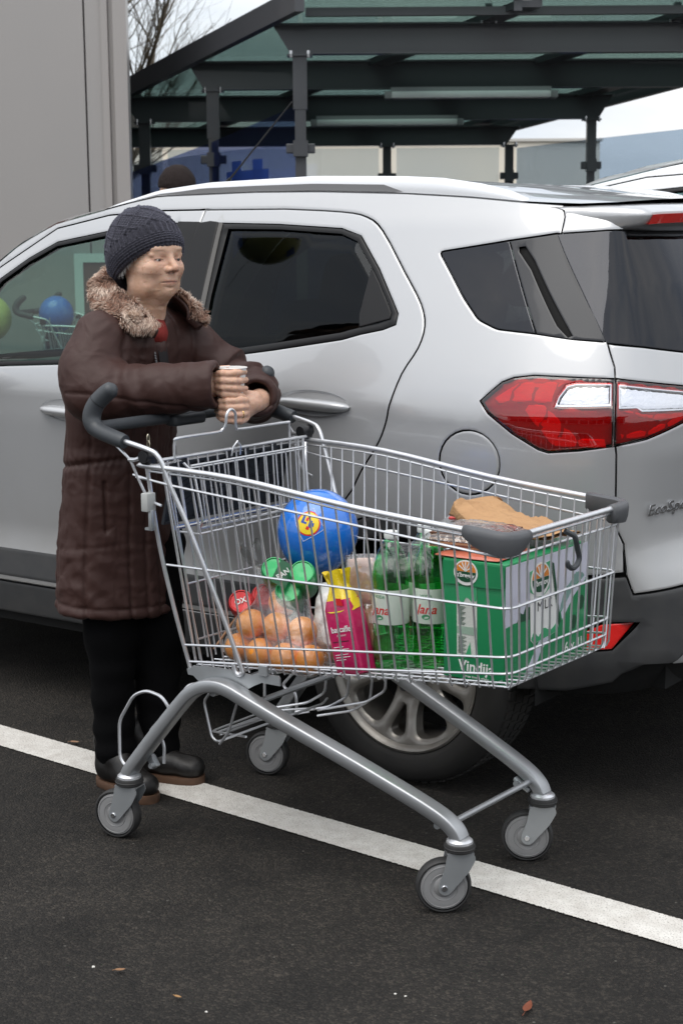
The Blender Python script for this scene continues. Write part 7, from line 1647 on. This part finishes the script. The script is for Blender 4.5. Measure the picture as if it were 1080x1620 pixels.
for s in (-1,1):
    P=smooth_path([(-.115,.040,.215),(-.135,.045+s*.012,.235),(-.160,.05+s*.02,.262),(-.150,.05+s*.03,.275),(-.125,.045+s*.02,.245),(-.10,.04,.215)],5); G=[]
    for i,p in enumerate(P): G.append([p+np.array([0,0,.007*k+.002*math.sin(i+k)])+np.array([.004*k,0,0]) for k in (-1,0,1)])
    mb.grid(np.array(G))
mb.out('bag_handle',thin_glass('handle_film',(.62,.64,.63),refl=1.3,base=.12,rough=.3),ob,auto=None)
wb=cthing('shopping_bag','soft white translucent bag between the oranges and the coffee pack','bag',.035,-.085,.600,R(10)); pillow('bag_body',.10,.16,.06,pm('white_film',(.66,.65,.64),.4,coat=.3,bump=(50,1,.004)),wb,M3=rotm((1,0,0),1.2),crump=.010,seed=21)
st=cthing('wooden_stick','thin tan wooden stick poking through the rear corner of the cart','stick',-.30,-.12,.50); mb=MB(); mb.tube([(0,-.02,-.02),(.06,.03,.09)],.003,n=7); mb.out('rod',plain('stick_wood',(.50,.28,.16),.7),st)
# ================================================================ SECOND CART BY THE WALL, BALLOONS
c2=make_cart('empty shopping cart by the grey wall, seen through the front door window','shopping carts',(-1.45,10.35,0),R(-12),det=False)
def simple_balloon(lab,loc,r,mat,mark=None):
    t=thing('balloon',lab,'balloon',loc,0); mb=MB(); mb.grid([[(r*math.cos(b)*math.cos(a),r*math.cos(b)*math.sin(a),r*1.08*math.sin(b)) for a in np.linspace(0,2*math.pi,40,endpoint=False)] for b in np.linspace(-1.57,1.57,26)],closed_v=True); mb.out('skin',mat,t,auto=None)
    mb=MB(); mb.lathe([(.004,0),(.003,-.008),(.008,-.018)],c=(0,0,-r*1.08),n=12); mb.out('knot',mat,t); return t
simple_balloon('plain blue balloon in the cart by the wall, seen through the front door window',(-1.80,10.30,1.015),.112,BLm)
yb=simple_balloon('yellow balloon with a blue mark, seen through the front door window',(-2.20,10.2,1.00),.135,plain('balloon_yellow',(.72,.68,.20),.35,coat=.4))
mb=MB(); mb.grid([[(.136*math.cos(b)*math.cos(a),.136*math.cos(b)*math.sin(a),.136*1.08*math.sin(b)) for b in np.linspace(-.35+.25*math.sin(3*(a+2)),-.1+.35*math.sin(3*(a+1.7)),5)] for a in np.linspace(R(-120),R(-55),16)]); mb.out('print_panel',BLUp,yb,auto=None)
# ================================================================ MAN BEHIND THE CAR, WHITE CAR
def make_man():
    def sdf(X):
        d=ell(X,(0,0,1.60),(.095,.078,.115)); d=sm(d,cone(X,(0,0,1.50),(0,0,1.38),.055,.065),.03); d=sm(d,ell(X,(0,0,1.20),(.12,.20,.26)),.08)
        d=sm(d,ell(X,(0,0,.95),(.12,.17,.22)),.08); d=sm(d,ell(X,(.085,0,1.585),(.02,.012,.022)),.015)
        for s in (-1,1):
            d=sm(d,chain(X,[(0,s*.19,1.36),(-.02,s*.25,1.10),(.10,s*.23,.88)],[.065,.05,.038]),.04); d=sm(d,chain(X,[(0,s*.09,.90),(.02,s*.10,.48),(-.02,s*.10,.05)],[.10,.07,.05]),.04); d=sm(d,cone(X,(-.03,s*.10,.04),(.17,s*.11,.035),.045,.035),.02)
        return d
    V,F=nets(sdf,(-.2,-.35,-.01),(.25,.35,1.76),.016); mi=(V[F].mean(1)[:,2]<1.43).astype(int)
    p=fbuild('person',V,F,[SK,plain('dark_jacket',(.02,.022,.028),.7)],None,mi); p.location=(-.92,9.3,.145); p.rotation_euler=(0,0,R(200))
    tag(p,'person behind the car, only the crown of a brown knitted hat showing above the roof','person')
    V,F=nets(lambda X:smx(smx(ell(X,(-.005,0,1.635),(.108,.094,.120)),-(X[2]-1.60-.25*X[0]),.01),-ell(X,(0,0,1.60),(.094,.077,.114)),.004),(-.13,-.12,1.55),(.13,.12,1.78),.006)
    V=V+vnorm(V,F)*(np.cos(np.arctan2(V[:,1],V[:,0])*40)*.0012+vnoise(V,60,1)*.002)[:,None]; fbuild('knitted_hat',V,F,pm('brown_knit',(.012,.006,.005),.9,bump=(250,.8,.002)),p)
make_man()
PW=pm('white_paint',(.78,.79,.80),.3,coat=.9)
wc=make_car('white car beyond the silver one, roof corner showing at the right edge','cars parked in the bays',PW)
for o_ in [c_ for c_ in wc.children if c_.name.startswith('roof_rail')]:
    for k_ in list(o_.children): bpy.data.objects.remove(k_)
    bpy.data.objects.remove(o_)
wc.scale=(1.10,1.10,1.10); wc.location=(2.20,5.62,0); wc.rotation_euler=(0,0,math.pi-CAR_A)
# litter
leaf(.355,2.925,R(70),.050,.016,(.20,.055,.025),'curled red brown leaf on the asphalt at the lower right')
leaf(-.46,3.10,R(10),.022,.010,(.30,.16,.08),'small tan leaf on the asphalt left of centre, below the rear wheel of the cart'); leaf(-.80,4.62,R(-10),.030,.014,(.34,.20,.12),'pale tan leaf on the asphalt beyond the white line, behind the woman')
leaf(-.33,2.98,R(-30),.018,.007,(.36,.20,.08),'tiny orange leaf fragment lower left on the asphalt')
for i,(x,y,r,lab) in enumerate(((-.005,2.83,.0040,'white pebble on the asphalt at the bottom centre'),(-.52,3.13,.0035,'white pebble on the asphalt at the left'),(-.27,2.93,.0028,'small white chip on the asphalt left of centre'),(.10,3.0,.0028,'small pale chip on the asphalt right of centre'),(.12,2.99,.0026,'tan chip on the asphalt right of centre'))): stone(x,y,r,(.62,.60,.56),lab,i)
fb_=simple_balloon('floating yellow balloon, seen only as a reflection at the top of the rear door window',(-1.50,4.64,2.50),.125,bpy.data.materials['balloon_yellow'])
for a0,b0,mt in ((-40,10,BLUp),(-10,-15,REDp),(-60,-20,BLUp),(-25,18,REDp)):
    mb=MB(); mb.grid([[(.1262*math.cos(R(b0+v*8))*math.cos(R(a0+u*9)),.1262*math.cos(R(b0+v*8))*math.sin(R(a0+u*9)),.1262*1.08*math.sin(R(b0+v*8))) for v in np.linspace(-1,1,5)] for u in np.linspace(-1,1,6)]); mb.out('print_panel',mt,fb_,auto=None)
mb=MB(); mb.tube([(0,0,-.14),(.01,.01,-.8),(.0,.0,-1.4),(.02,0,-2.47)],.0012,n=4); mb.out('string',WHT,fb_)
